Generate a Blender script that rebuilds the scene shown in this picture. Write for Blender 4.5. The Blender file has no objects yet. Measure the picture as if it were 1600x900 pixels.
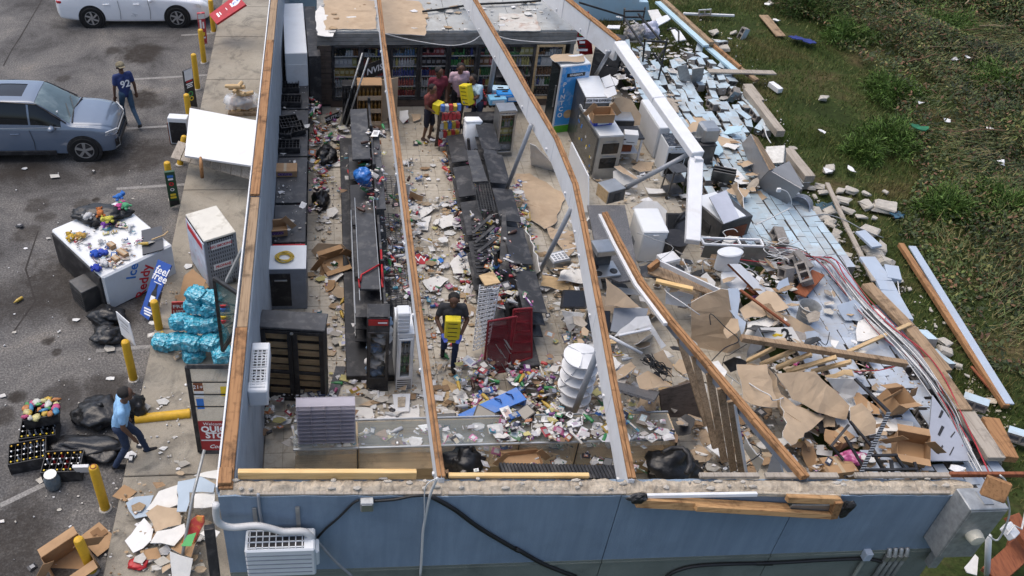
import bpy,bmesh,math,random
import numpy as np
from mathutils import Vector,Matrix,noise
R=math.radians
random.seed(7)
S=bpy.context.scene
COL=S.collection
# ---------------------------------------------------------------- camera
FPX,CX,CY,CH=1410.0,595.0,440.0,12.0          # focal length and principal point in photo pixels, height in m
_p,_r,_y=R(40.0),R(-1.27),R(3.68)
FWD=Vector((math.sin(_y)*math.cos(_p),math.cos(_y)*math.cos(_p),-math.sin(_p)))
_r0=Vector((math.cos(_y),-math.sin(_y),0));_d0=FWD.cross(_r0)
RGT=_r0*math.cos(_r) + _d0*math.sin(_r);DWN=_d0*math.cos(_r) - _r0*math.sin(_r)
EYE=Vector((0,0,CH))
cam=bpy.data.objects.new('camera',bpy.data.cameras.new('camera'));COL.objects.link(cam)
cam.matrix_world=Matrix(((RGT.x,-DWN.x,-FWD.x,EYE.x),(RGT.y,-DWN.y,-FWD.y,EYE.y),(RGT.z,-DWN.z,-FWD.z,EYE.z),(0,0,0,1)))
cam.data.sensor_width=36;cam.data.lens=FPX/1600*36
cam.data.shift_x=(800-CX)/1600;cam.data.shift_y=-(450-CY)/1600
cam.data.clip_end=2000;S.camera=cam
# ---------------------------------------------------------------- light: bright overcast
W=bpy.data.worlds.new('World');S.world=W;W.use_nodes=True
_n=W.node_tree.nodes;_l=W.node_tree.links
sky=_n.new('ShaderNodeTexSky');sky.sky_type = 'NISHITA';sky.sun_disc=False
SUN_EL,SUN_AZ=R(68),R(300)
sky.sun_elevation=SUN_EL;sky.sun_rotation=SUN_AZ
sky.air_density=1.0;sky.dust_density=4.0;sky.ozone_density=1.0
_n['Background'].inputs[1].default_value=0.15
_l.new(sky.outputs[0],_n['Background'].inputs[0])
sun=bpy.data.objects.new('sun',bpy.data.lights.new('sun','SUN'));COL.objects.link(sun)
sun.data.energy=1.05;sun.data.angle=R(65);sun.data.color=(1.0,.95,.88)
_sd=Vector((math.sin(SUN_AZ)*math.cos(SUN_EL),math.cos(SUN_AZ)*math.cos(SUN_EL),math.sin(SUN_EL)))
sun.rotation_euler=_sd.to_track_quat('Z','Y').to_euler();sun.location=(0,0,40)
vs=S.view_settings;vs.view_transform = 'Standard';vs.look = 'None';vs.gamma=1;vs.exposure=0.55
# ---------------------------------------------------------------- pixel readings of the photograph -> points on known planes
ORG = {'L': 0,'M': 390,'N': 780,'Q': 1180}
YORG = {'1': 0,'2': 200,'3': 420,'4': 660}
ZK = {'A': (850,80,6.4),'B': (850,200,6.4),'C': (920,320,6.4),'D': (1080,200,6.4),'E': (1080,320,6.4),'F': (1080,450,6.4),'G': (860,420,6.4),'H': (1150,570,5.0),
      'T1': (1000,0,5.625),'T2': (1000,140,5.625),'T3': (1150,280,5.625),'T4': (1200,420,5.625),'T5': (1320,560,5.625),'T6': (1320,720,5.0),'T7': (640,60,5.625),'T8': (480,80,5.625)}
def px(s):
    out=[];ox=oy=0;k=1.0
    for t in s.split():
        if t in ZK: ox,oy,k=ZK[t]
        elif t[0] in 'LMNQ' and len(t)==2: ox,oy,k=ORG[t[0]],YORG[t[1]],3.75
        elif t == 'P': ox=oy=0;k=1.0
        else:
            a,b=t.split(',');out.append((ox+float(a)/k,oy+float(b)/k))
    return out
def one(s): return px(s)[0] if isinstance(s,str) else s
def ray(p): return FWD + RGT*((p[0]-CX)/FPX) + DWN*((p[1]-CY)/FPX)
def at(p,z=0.0):
    d=ray(one(p));return EYE + d*((z-CH)/d.z)
def on_plane(p,o,n):
    d=ray(p);return EYE + d*((o-EYE).dot(n)/d.dot(n))
def at_y(p,y):
    d=ray(one(p));return EYE + d*(y/d.y)
def at_x(p,x):
    d=ray(one(p));return EYE + d*(x/d.x)
# ---------------------------------------------------------------- materials
def _mk(name):
    m=bpy.data.materials.new(name);m.use_nodes=True
    return m,m.node_tree.nodes,m.node_tree.links,m.node_tree.nodes['Principled BSDF']
def ramp(n,stops):
    r=n.new('ShaderNodeValToRGB');e=r.color_ramp.elements
    while len(e)<len(stops): e.new(.5)
    for x,(p,c) in zip(e,stops): x.position=p;x.color=(*c,1) if len(c)==3 else c
    return r
def noise_node(n,l,vec,scale,detail=4,rough=.6,dist=0):
    t=n.new('ShaderNodeTexNoise');t.inputs['Scale'].default_value=scale;t.inputs['Detail'].default_value=detail
    t.inputs['Roughness'].default_value=rough;t.inputs['Distortion'].default_value=dist
    l.new(vec,t.inputs['Vector']);return t
def mixc(n,l,fac,a,b,mode='MIX'):
    m=n.new('ShaderNodeMix');m.data_type = 'RGBA';m.blend_type=mode
    for s,v in ((m.inputs[0],fac),(m.inputs[6],a),(m.inputs[7],b)):
        if hasattr(v,'links') or hasattr(v,'is_linked'): l.new(v,s)
        else: s.default_value=v if isinstance(v,(int,float)) else (*v,1)
    return m.outputs[2]
MATS = {}
def mat(name,col,rough=.7,var=.25,scale=6,dirt=None,damt=.0,dscale=2.5,bump=.0,bscale=60,metal=0,spec=.4,vec='Object',alpha=1,coat=0):
    """paint, board, plastic ...: base colour with mottling, patches of dirt and fine relief"""
    if name in MATS: return MATS[name]
    m,n,l,b=_mk(name)
    tc=n.new('ShaderNodeTexCoord').outputs[vec]
    a=noise_node(n,l,tc,scale)
    r=ramp(n,[(.3,tuple(c*(1-var) for c in col)),(.7,tuple(min(1,c*(1+var*.55)) for c in col))]);l.new(a.outputs[0],r.inputs[0])
    out=r.outputs[0]
    if damt:
        d=noise_node(n,l,tc,dscale,7,.68,.4)
        k=ramp(n,[(.50,(0,0,0)),(.72,(damt,)*3)]);l.new(d.outputs[0],k.inputs[0])
        out=mixc(n,l,k.outputs[0],out,dirt or (.12,.09,.06))
    l.new(out,b.inputs['Base Color'])
    b.inputs['Roughness'].default_value=rough;b.inputs['Metallic'].default_value=metal;b.inputs['Specular IOR Level'].default_value=spec
    if alpha<1: b.inputs['Alpha'].default_value=alpha
    if coat: b.inputs['Coat Weight'].default_value=coat;b.inputs['Coat Roughness'].default_value = .08
    if bump:
        g=noise_node(n,l,tc,bscale,3);bp=n.new('ShaderNodeBump');bp.inputs['Strength'].default_value=bump;bp.inputs['Distance'].default_value = .02
        l.new(g.outputs[0],bp.inputs['Height']);l.new(bp.outputs[0],b.inputs['Normal'])
    MATS[name]=m;return m
def wood(name,c0,c1,axis=1,scale=9,rough=.75,dark=.5):
    if name in MATS: return MATS[name]
    m,n,l,b=_mk(name)
    tc=n.new('ShaderNodeTexCoord').outputs['Object'];mp=n.new('ShaderNodeMapping')
    sc=[scale*3]*3;sc[axis]=scale*.12;mp.inputs['Scale'].default_value=sc;l.new(tc,mp.inputs['Vector'])
    a=noise_node(n,l,mp.outputs[0],1.3,5,.65,.0)
    r=ramp(n,[(.28,c1),(.5,c0),(.75,tuple(c*1.15 for c in c0))]);l.new(a.outputs[0],r.inputs[0])
    k=noise_node(n,l,tc,3.0,5,.7)
    kr=ramp(n,[(.52,(0,0,0)),(.72,(dark,)*3)]);l.new(k.outputs[0],kr.inputs[0])
    l.new(mixc(n,l,kr.outputs[0],r.outputs[0],tuple(c*.25 for c in c1)),b.inputs['Base Color'])
    b.inputs['Roughness'].default_value=rough;b.inputs['Specular IOR Level'].default_value = .25
    bp=n.new('ShaderNodeBump');bp.inputs['Strength'].default_value = .35;bp.inputs['Distance'].default_value = .01
    l.new(a.outputs[0],bp.inputs['Height']);l.new(bp.outputs[0],b.inputs['Normal'])
    MATS[name]=m;return m
def vcol(name,rough=.55,spec=.4,metal=0,var=.2):
    if name in MATS: return MATS[name]
    m,n,l,b=_mk(name)
    a=n.new('ShaderNodeVertexColor');a.layer_name = 'Col'
    tc=n.new('ShaderNodeTexCoord').outputs['Object'];k=noise_node(n,l,tc,25,3)
    r=ramp(n,[(.3,(1-var,)*3),(.7,(1,1,1))]);l.new(k.outputs[0],r.inputs[0])
    l.new(mixc(n,l,1.0,a.outputs[0],r.outputs[0],'MULTIPLY'),b.inputs['Base Color'])
    b.inputs['Roughness'].default_value=rough;b.inputs['Specular IOR Level'].default_value=spec;b.inputs['Metallic'].default_value=metal
    MATS[name]=m;return m
def glass(name,col=(.75,.85,.85),alpha=.22,rough=.03):
    if name in MATS: return MATS[name]
    m,n,l,b=_mk(name)
    b.inputs['Base Color'].default_value=(*col,1);b.inputs['Alpha'].default_value=alpha
    b.inputs['Roughness'].default_value=rough;b.inputs['Specular IOR Level'].default_value = .9
    MATS[name]=m;return m
class MD(dict):
    def __getitem__(s,k): return dict.__getitem__(s,k) if isinstance(k,str) else k
M=MD()
M['white']=mat('white_paint',(.66,.67,.68),.5,.06,4,(.38,.34,.28),.28,2.2)
M['white_metal']=mat('white_enamel',(.66,.68,.69),.35,.05,3,(.42,.39,.34),.25,1.6,spec=.5)
M['gyp']=mat('plasterboard_white',(.64,.63,.60),.85,.08,5,(.40,.34,.26),.35,1.8,bump=.15)
M['kraft']=mat('brown_board_paper',(.43,.325,.22),.85,.16,2.2,(.27,.185,.115),.6,1.4,bump=.1,bscale=30)
M['card']=mat('corrugated_card',(.36,.225,.12),.85,.14,3,(.2,.12,.06),.35,4)
M['ply']=wood('pale_plywood',(.50,.36,.2),(.36,.24,.12),0,5)
M['pine']=wood('pine_y',(.31,.165,.075),(.11,.05,.022),1,7,dark=.9)
M['pine_x']=wood('pine_x',(.42,.25,.115),(.2,.095,.04),0,dark=.7)
M['newpine']=wood('new_pine',(.68,.47,.22),(.55,.33,.12),0,7,dark=.15)
M['oldwood']=wood('weathered_wood',(.30,.21,.13),(.13,.08,.045),1,dark=.8)
M['greywood']=wood('grey_wood',(.34,.30,.25),(.20,.165,.13),1)
M['redwood']=wood('red_brown_wood',(.22,.075,.035),(.11,.035,.02),1)
M['plankwall']=wood('dark_plank',(.105,.08,.065),(.05,.038,.03),0,6)
M['black']=mat('black_plastic',(.018,.018,.02),.45,.4,8,(.16,.15,.14),.4,5)
M['blackm']=mat('black_metal',(.024,.025,.028),.5,.35,5,(.22,.21,.2),.5,3.5)
M['bag']=mat('black_bin_bag',(.012,.012,.013),.36,.2,5,spec=.5,bump=.5,bscale=14)
M['grey']=mat('grey_paint',(.23,.25,.28),.6,.15,3,(.11,.10,.09),.4,3)
M['steel']=mat('brushed_steel',(.42,.43,.43),.35,.12,4,(.15,.13,.1),.35,3,metal=.75)
M['galv']=mat('galvanised_steel',(.36,.37,.37),.5,.25,12,(.2,.18,.15),.3,5,metal=.5)
M['alu']=mat('grey_pipe_paint',(.30,.32,.35),.5,.12,6,(.16,.14,.12),.3,6,metal=.2)
M['darksteel']=mat('dark_steel',(.09,.09,.09),.4,.3,5,(.25,.22,.18),.3,4,metal=.5)
M['counter']=mat('dark_counter_laminate',(.045,.047,.052),.5,.3,5,(.26,.25,.23),.35,4.5)
M['granite']=mat('grey_speckled_stone',(.12,.12,.125),.5,.7,45,(.3,.28,.26),.4,2.5)
M['yellow']=mat('yellow_post_paint',(.58,.34,.02),.55,.18,5,(.2,.13,.03),.5,5)
M['red']=mat('red_plastic',(.42,.02,.025),.4,.2,5)
M['darkred']=mat('dark_red_metal',(.19,.012,.02),.45,.25,6,(.05,.01,.01),.4,5)
M['blueplastic']=mat('bright_blue_plastic',(.02,.16,.55),.35,.12,5,(.3,.3,.3),.3,4)
M['green']=mat('lime_green_paint',(.09,.36,.03),.45,.15,5)
M['lightblue']=mat('pale_blue_block_paint',(.40,.57,.66),.75,.1,1.5,(.45,.45,.42),.4,1.8,bump=.12,vec='Object')
M['greyblue']=mat('grey_blue_block_paint',(.36,.42,.50),.75,.1,1.2,(.33,.31,.28),.4,1.6,bump=.12)
M['core']=mat('raw_concrete_block',(.24,.22,.20),.95,.2,14,bump=.5)
M['mortar']=mat('crumbly_mortar',(.42,.36,.28),.95,.35,9,(.12,.09,.06),.6,6,bump=.9,bscale=25)
M['concrete']=mat('pale_broken_concrete',(.42,.39,.34),.95,.2,8,(.2,.17,.13),.4,5,bump=.6,bscale=30)
M['wire']=mat('white_cable',(.55,.55,.54),.5,.1)
M['wiregrey']=mat('grey_cable',(.26,.27,.28),.5,.15)
M['wireblack']=mat('black_cable',(.015,.015,.016),.5,.2)
M['wirered']=mat('red_cable',(.35,.03,.04),.5,.2)
M['wireyellow']=mat('yellow_hose',(.55,.38,.05),.5,.2)
M['paper']=mat('white_paper',(.68,.68,.67),.8,.06,6,(.45,.4,.33),.3,6)
M['rubber']=mat('tyre_rubber',(.014,.014,.014),.75,.3,12,spec=.3)
M['glass']=glass('cooler_glass',(.03,.035,.035),.17)
M['counterglass']=glass('counter_glass',(.62,.72,.72),.10)
M['carglass']=mat('tinted_car_glass',(.010,.012,.014),.05,.1,spec=.45)
M['shield']=mat('windscreen_glass',(.10,.145,.155),.06,.35,1.2,(.3,.36,.36),.5,1.5,spec=.8)  # pale teal patches are a reflection painted into the glass colour
M['goods']=vcol('printed_packaging',.4,.5)
M['scraps']=vcol('scrap_litter',.85,.2)
M['foam']=mat('white_foam',(.8,.82,.83),.8,.05,8)
M['styro']=M['foam']
M['water']=mat('cyan_shrink_wrap',(.03,.33,.46),.22,.45,14,(.40,.68,.76),.9,11,bump=.8,bscale=18,spec=.7)
# ---------------------------------------------------------------- mesh building
class MB:
    def __init__(s): s.v=[];s.f=[];s.mi=[];s.c=[];s.k=0;s.col=None
    def add(s,vs,fs,mi=None):
        o=len(s.v);s.v+=[tuple(v) for v in vs]
        for f in fs: s.f.append(tuple(i+o for i in f));s.mi.append(s.k if mi is None else mi);s.c.append(s.col)
        return s
    def box(s,c,d,M3=None,b=.0,mi=None):
        hx,hy,hz=d[0]/2,d[1]/2,d[2]/2;c=Vector(c)
        b=min(b,hx*.9,hy*.9,hz*.9)
        vs=[];fs=[]
        if b<=0:
            vs=[Vector((x*hx,y*hy,z*hz)) for x in (-1,1) for y in (-1,1) for z in (-1,1)]
            fs=[(0,1,3,2),(4,6,7,5),(0,4,5,1),(2,3,7,6),(0,2,6,4),(1,5,7,3)]
        else:
            idx = {}
            for x in (-1,1):
                for y in (-1,1):
                    for z in (-1,1):
                        for a in range(3):
                            p=[x*(hx-b),y*(hy-b),z*(hz-b)];p[a]=(x,y,z)[a]*(hx,hy,hz)[a]
                            idx[x,y,z,a]=len(vs);vs.append(Vector(p))
            I=lambda x,y,z,a: idx[x,y,z,a]
            for q in (-1,1):
                fs.append([I(q,-1,-1,0),I(q,1,-1,0),I(q,1,1,0),I(q,-1,1,0)][::q])
                fs.append([I(-1,q,-1,1),I(-1,q,1,1),I(1,q,1,1),I(1,q,-1,1)][::q])
                fs.append([I(-1,-1,q,2),I(1,-1,q,2),I(1,1,q,2),I(-1,1,q,2)][::q])
                for w in (-1,1):
                    fs.append([I(q,w,-1,0),I(q,w,1,0),I(q,w,1,1),I(q,w,-1,1)][::-q*w])
                    fs.append([I(q,-1,w,0),I(q,1,w,0),I(q,1,w,2),I(q,-1,w,2)][::q*w])
                    fs.append([I(-1,q,w,1),I(1,q,w,1),I(1,q,w,2),I(-1,q,w,2)][::-q*w])
                    for u in (-1,1): fs.append([I(q,w,u,0),I(q,w,u,1),I(q,w,u,2)][::q*w*u])
        if M3 is not None: vs=[M3 @ v for v in vs]
        return s.add([v+c for v in vs],fs,mi)
    def bar(s,p,q,w,h,up=(0,0,1),b=.0,mi=None):
        p=Vector(p);q=Vector(q);d=q-p;L=d.length;y=d.normalized();u=Vector(up)
        if abs(y.dot(u)) > .98: u=Vector((1,0,0))
        x=y.cross(u).normalized();z=x.cross(y)
        return s.box((p+q)/2,(w,L,h),Matrix((x,y,z)).transposed(),b,mi)
    def tube(s,pts,r,n=6,cap=True,mi=None):
        pts=[Vector(p) for p in pts];m=len(pts);rr=r if isinstance(r,(list,tuple)) else [r]*m
        vs=[];fs=[];u=None
        for i,p in enumerate(pts):
            t=(pts[min(i+1,m-1)]-pts[max(i-1,0)])
            if t.length<1e-9: t=Vector((0,0,1))
            t.normalize()
            if u is None: u=t.cross(Vector((0,0,1)) if abs(t.z) < .9 else Vector((1,0,0)))
            u=(u - t*u.dot(t)).normalized();w=t.cross(u)
            for k in range(n):
                a=2*math.pi*k/n;vs.append(p + (u*math.cos(a)+w*math.sin(a))*rr[i])
        for i in range(m-1):
            for k in range(n): fs.append((i*n+k,i*n+(k+1) % n,(i+1)*n+(k+1) % n,(i+1)*n+k))
        if cap: fs+=[tuple(range(n))[::-1],tuple((m-1)*n+k for k in range(n))]
        return s.add(vs,fs,mi)
    def lathe(s,prof,c=(0,0,0),n=12,M3=None,mi=None,cap=True):
        vs=[];fs=[];m=len(prof);c=Vector(c)
        for r,z in prof:
            for k in range(n):
                a=2*math.pi*k/n;v=Vector((r*math.cos(a),r*math.sin(a),z));vs.append((M3 @ v if M3 is not None else v)+c)
        for i in range(m-1):
            for k in range(n): fs.append((i*n+k,i*n+(k+1) % n,(i+1)*n+(k+1) % n,(i+1)*n+k))
        if cap: fs+=[tuple(range(n))[::-1],tuple((m-1)*n+k for k in range(n))]
        return s.add(vs,fs,mi)
    def sheet(s,poly,th,nrm=None,mi_top=None,mi_side=None):
        poly=[Vector(p) for p in poly];n=len(poly)
        if nrm is None:
            nrm=Vector((0,0,0))
            for i in range(n): nrm+=poly[i].cross(poly[(i+1) % n])
            nrm.normalize()
        if nrm.z<0: nrm=-nrm
        a=Vector((0,0,0))
        for i in range(n): a+=poly[i].cross(poly[(i+1) % n])
        if a.dot(nrm)<0: poly=poly[::-1]
        vs=poly + [p-nrm*th for p in poly]
        s.add(vs,[tuple(range(n))],mi_top)
        o=len(s.v)-2*n
        for f in [tuple(range(2*n-1,n-1,-1))] + [(i,n+i,n+(i+1) % n,(i+1) % n) for i in range(n)]:
            s.f.append(tuple(j+o for j in f));s.mi.append(mi_side if mi_side is not None else (s.k if mi_top is None else mi_top));s.c.append(s.col)
        return s
    def blob(s,c,r,seed=0,amp=.25,sub=2,freq=1.6,flat=0,mi=None,fold=0):
        bm=bmesh.new();bmesh.ops.create_icosphere(bm,subdivisions=sub,radius=1)
        vs=[]
        for v in bm.verts:
            d=v.co.copy();k=1 + amp*noise.noise(d*freq+Vector((seed*3.1,seed*1.7,seed*.9)))
            if fold: k+=fold*noise.noise(d*freq*3.2+Vector((seed,5,seed)))*1.0 + fold*.8*abs(noise.noise(d*freq*6+Vector((seed,1,2))))-fold*.5*abs(noise.noise(d*freq*13+Vector((seed,4,2))))
            p=Vector((d.x*r[0]*k,d.y*r[1]*k,d.z*r[2]*k))
            if flat and p.z<-r[2]*flat: p.z=-r[2]*flat
            vs.append(p+Vector(c))
        fs=[[v.index for v in f.verts] for f in bm.faces];bm.free()
        return s.add(vs,fs,mi)
    def build(s,name,mats,parent=None,smooth=False,world=False,subdiv=None):
        if not isinstance(mats,(list,tuple)): mats=[mats]
        me=bpy.data.meshes.new(name)
        V=s.v;off=Vector((0,0,0))
        if world:
            if parent is not None: off=origin_of(parent)
            else:
                a=np.array(V);off=Vector(((a[:,0].min()+a[:,0].max())/2,(a[:,1].min()+a[:,1].max())/2,a[:,2].min()))
            V=[(v[0]-off.x,v[1]-off.y,v[2]-off.z) for v in V]
        me.from_pydata(V,[],s.f)
        for m in mats: me.materials.append(m if not isinstance(m,str) else M[m])
        if any(s.mi): me.polygons.foreach_set('material_index',s.mi)
        if any(c is not None for c in s.c):
            at_=me.color_attributes.new('Col','FLOAT_COLOR','CORNER');arr=[]
            for f,c in zip(s.f,s.c): arr+=list((*(c or (.5,.5,.5)),1))*len(f)
            at_.data.foreach_set('color',arr)
        if smooth: me.polygons.foreach_set('use_smooth',[True]*len(me.polygons))
        me.update()
        if smooth == 'auto':
            try: me.set_sharp_from_angle(angle=R(35))
            except Exception: pass
        o=bpy.data.objects.new(name,me);COL.objects.link(o)
        if parent is not None: o.parent=parent
        elif world: o.location=off
        return o
def origin_of(o):
    v=Vector(o.location)
    while o.parent is not None: o=o.parent;v=v + Vector(o.location)
    return v
def tag(o,label,cat,group=None,kind=None):
    if label: o['label']=label
    if cat: o['category']=cat
    if group: o['group']=group
    if kind: o['kind']=kind
    return o
def thing(name,label,cat,loc=(0,0,0),rz=0,group=None,rot=None):
    o=bpy.data.objects.new(name,None);COL.objects.link(o);o.empty_display_size = .2
    o.location=loc;o.rotation_euler=rot if rot else (0,0,rz)
    return tag(o,label,cat,group)
def kids(o): return [c for c in COL.objects if c.parent is o]
def dup(root,loc,rz,label=None,rot=None):
    def cp(o,par):
        c=o.copy();COL.objects.link(c);c.parent=par
        for ch in list(o.children): cp(ch,c)
        return c
    r=cp(root,None);r.location=loc;r.rotation_euler=rot if rot else (0,0,rz)
    if label: r['label']=label
    return r
def jag(poly,step=.12,amp=.03,rnd=random):
    out=[];n=len(poly)
    for i in range(n):
        a,b=Vector(poly[i]),Vector(poly[(i+1) % n]);L=(b-a).length;k=max(1,int(L/step))
        t=(b-a).normalized() if L>0 else Vector((1,0,0));sd=t.cross(Vector((0,0,1)))
        if sd.length < .1: sd=Vector((1,0,0))
        for j in range(k):
            p=a+(b-a)*(j/k)
            if j: p=p + sd*rnd.uniform(-amp,amp) + t*rnd.uniform(-amp,amp)*.5
            out.append(p)
    return out
def frame3(pts):
    """centre, rotation and size of the best rectangle through four points tl, tr, br, bl lying on one level"""
    tl,tr,br,bl=pts;c=(tl+tr+br+bl)/4
    u=((tr-tl)+(br-bl))/2;u.z=0;w=u.length;rz=math.atan2(u.y,u.x);u.normalize();v=Vector((-u.y,u.x,0))
    d=abs((((tl-bl)+(tr-br))/2).dot(v));return c,rz,w,d
def topbox(s,z1,z0=.14):
    c,rz,w,d=frame3([at(p,z1) for p in px(s)]);c.z=z0
    return c,rz,w,d,z1-z0
# ================================================================ ground, asphalt, pavement
def m_ground():
    m,n,l,b=_mk('soil_and_turf')
    tc=n.new('ShaderNodeTexCoord').outputs['Object']
    a=noise_node(n,l,tc,.55,6,.7,.6);f=noise_node(n,l,tc,14,5,.7)
    r=ramp(n,[(.30,(.02,.028,.009)),(.5,(.038,.055,.016)),(.62,(.07,.062,.028)),(.78,(.14,.10,.055))]);l.new(a.outputs[0],r.inputs[0])
    r2=ramp(n,[(.3,(.45,.45,.45)),(.7,(1.25,1.25,1.2))]);l.new(f.outputs[0],r2.inputs[0])
    l.new(mixc(n,l,1.0,r.outputs[0],r2.outputs[0],'MULTIPLY'),b.inputs['Base Color']);b.inputs['Roughness'].default_value = .95
    b.inputs['Specular IOR Level'].default_value = .1
    return m
STAINS=[((222,84),.75,.75),((178,78),.3,.6),((222,155),.7,.75),((100,123),.25,.5),((232,240),.9,.6),((175,255),.8,.55),((110,205),.5,.3),((40,250),1.0,.55),
          ((60,320),.35,.5),((130,318),.25,.5),((40,365),.4,.5),((95,440),1.1,.6),((30,470),1.0,.45),((120,480),.6,.5),((75,533),.15,.7),((90,550),.12,.7),((28,620),.2,.7),
          ((8,650),.25,.6),((100,612),.5,.5),((170,605),.5,.5),((20,850),.9,.6),((60,880),.8,.5),((185,500),.5,.5),((230,460),.6,.55),((70,340),.3,.5),((30,800),.5,.4),((128,330),.12,.7),((150,312),.12,.7)]
def m_asphalt():
    m,n,l,b=_mk('worn_asphalt')
    tc=n.new('ShaderNodeTexCoord').outputs['Object']
    a=noise_node(n,l,tc,.5,6,.7,.5);f=noise_node(n,l,tc,26,6,.85);g=noise_node(n,l,tc,6,7,.8)
    r=ramp(n,[(.34,(.045,.042,.04)),(.47,(.095,.091,.088)),(.6,(.14,.132,.123)),(.75,(.20,.175,.145))]);l.new(a.outputs[0],r.inputs[0])
    r2=ramp(n,[(.36,(.35,.35,.35)),(.52,(1.0,1.0,1.0)),(.64,(1.9,1.88,1.85))]);l.new(f.outputs[0],r2.inputs[0])
    out=mixc(n,l,1.0,r.outputs[0],r2.outputs[0],'MULTIPLY')
    r3=ramp(n,[(.56,(0,0,0)),(.7,(.55,.55,.55))]);l.new(g.outputs[0],r3.inputs[0])
    out=mixc(n,l,r3.outputs[0],out,(.07,.062,.055))
    # oil and dirt stains where they lie
    wob=noise_node(n,l,tc,1.5,6,.75);sub=n.new('ShaderNodeVectorMath');sub.operation = 'SUBTRACT';sub.inputs[1].default_value=(.5,.5,.5);l.new(wob.outputs['Color'],sub.inputs[0])
    sc=n.new('ShaderNodeVectorMath');sc.operation = 'SCALE';sc.inputs['Scale'].default_value=1.9;l.new(sub.outputs[0],sc.inputs[0])
    acc=None
    for p,rad,amt in STAINS:
        c=at(p);amt=min(1,amt*1.35)
        ad=n.new('ShaderNodeVectorMath');ad.operation = 'MULTIPLY_ADD';ad.inputs[1].default_value=(rad,)*3;l.new(sc.outputs[0],ad.inputs[0]);l.new(tc,ad.inputs[2])
        d=n.new('ShaderNodeVectorMath');d.operation = 'DISTANCE';d.inputs[1].default_value=(c.x,c.y,0);l.new(ad.outputs[0],d.inputs[0])
        mr=n.new('ShaderNodeMapRange');mr.inputs[1].default_value=rad;mr.inputs[2].default_value=rad*.6;mr.inputs[3].default_value=0;mr.inputs[4].default_value=amt;l.new(d.outputs['Value'],mr.inputs[0])
        if acc is None: acc=mr.outputs[0]
        else:
            mx=n.new('ShaderNodeMath');mx.operation = 'MAXIMUM';l.new(acc,mx.inputs[0]);l.new(mr.outputs[0],mx.inputs[1]);acc=mx.outputs[0]
    mm=n.new('ShaderNodeMath');mm.operation = 'MULTIPLY';rr=ramp(n,[(.3,(.5,)*3),(.55,(1,1,1))]);l.new(g.outputs[0],rr.inputs[0]);l.new(acc,mm.inputs[0]);l.new(rr.outputs[0],mm.inputs[1])
    out=mixc(n,l,mm.outputs[0],out,(.022,.017,.013))
    l.new(out,b.inputs['Base Color']);b.inputs['Roughness'].default_value = .85;b.inputs['Specular IOR Level'].default_value = .3
    bp=n.new('ShaderNodeBump');bp.inputs['Strength'].default_value = .5;bp.inputs['Distance'].default_value = .01;l.new(f.outputs[0],bp.inputs['Height']);l.new(bp.outputs[0],b.inputs['Normal'])
    return m
def struct(o,label=None): o['kind'] = 'structure';return o
g=MB().sheet([(-300,-200,-.03),(300,-200,-.03),(300,400,-.03),(-300,400,-.03)],.5);struct(g.build('ground',m_ground()))
a=MB().sheet([(-200,-60,0),(-3.5,-60,0),(-3.5,120,0),(-200,120,0)],.02);struct(a.build('parking_lot',m_asphalt()))
LINE=mat('faded_white_line',(.25,.24,.225),.9,.5,30,(.14,.135,.13),1.0,5)
for q in ("P 205,124 325,117","P 283,55 338,52","P 198,201 262,197","P 182,295 289,288","P 150,548 238,541","P 0,790 100,742"):
    A,B=[at(p,.004) for p in px(q)]
    mk=MB();d=(B-A).normalized();s_=Vector((-d.y,d.x,0))*.05;mk.add([A-s_,B-s_,B+s_,A+s_],[(0,1,2,3)])
    struct(mk.build('parking_line',LINE,world=True))
CR=mat('crack_fill',(.03,.025,.022),.9,.3)
for q in ("L1 245,0 190,95 120,215 70,290 20,385","P 0,222 60,213 130,210","P 60,360 40,420 55,470 20,520"):
    pts=[at(p,.004) for p in px(q)];mk=MB();L_=[];R_=[]
    for i,p in enumerate(pts):
        t=(pts[min(i+1,len(pts)-1)]-pts[max(0,i-1)]).normalized();s_=Vector((-t.y,t.x,0))*random.uniform(.012,.03);L_.append(p-s_);R_.append(p+s_)
    for i in range(len(pts)-1): mk.add([L_[i],L_[i+1],R_[i+1],R_[i]],[(0,1,2,3)])
    struct(mk.build('asphalt_crack',CR,world=True))
def m_pave():
    m,n,l,b=_mk('stained_pavement_concrete')
    tc=n.new('ShaderNodeTexCoord').outputs['Object']
    a=noise_node(n,l,tc,.9,6,.7,.5);f=noise_node(n,l,tc,60,3,.7);g=noise_node(n,l,tc,1.6,7,.75,.8)
    r=ramp(n,[(.3,(.235,.205,.16)),(.65,(.33,.30,.245))]);l.new(a.outputs[0],r.inputs[0])
    r2=ramp(n,[(.3,(.75,.75,.75)),(.7,(1.1,1.1,1.1))]);l.new(f.outputs[0],r2.inputs[0])
    out=mixc(n,l,1.0,r.outputs[0],r2.outputs[0],'MULTIPLY')
    k=ramp(n,[(.50,(0,0,0)),(.68,(.75,)*3)]);l.new(g.outputs[0],k.inputs[0])
    out=mixc(n,l,k.outputs[0],out,(.075,.07,.06))
    l.new(out,b.inputs['Base Color']);b.inputs['Roughness'].default_value = .9
    bp=n.new('ShaderNodeBump');bp.inputs['Strength'].default_value = .3;bp.inputs['Distance'].default_value = .008;l.new(f.outputs[0],bp.inputs['Height']);l.new(bp.outputs[0],b.inputs['Normal'])
    return m
PAVE=m_pave()
pv=struct(MB().box((-2.495,30,.03),(2.03,90,.1)).build('pavement',mat('joint_dark',(.05,.045,.04),.9,.2)))
pv.location=(0,0,0)
ys=[-15,1.2,5.6] + [at(p,.12).y for p in px("P 267,742 240,514 340,296 345,124 350,57")] + [27.9,31.5,36,75]
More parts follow.
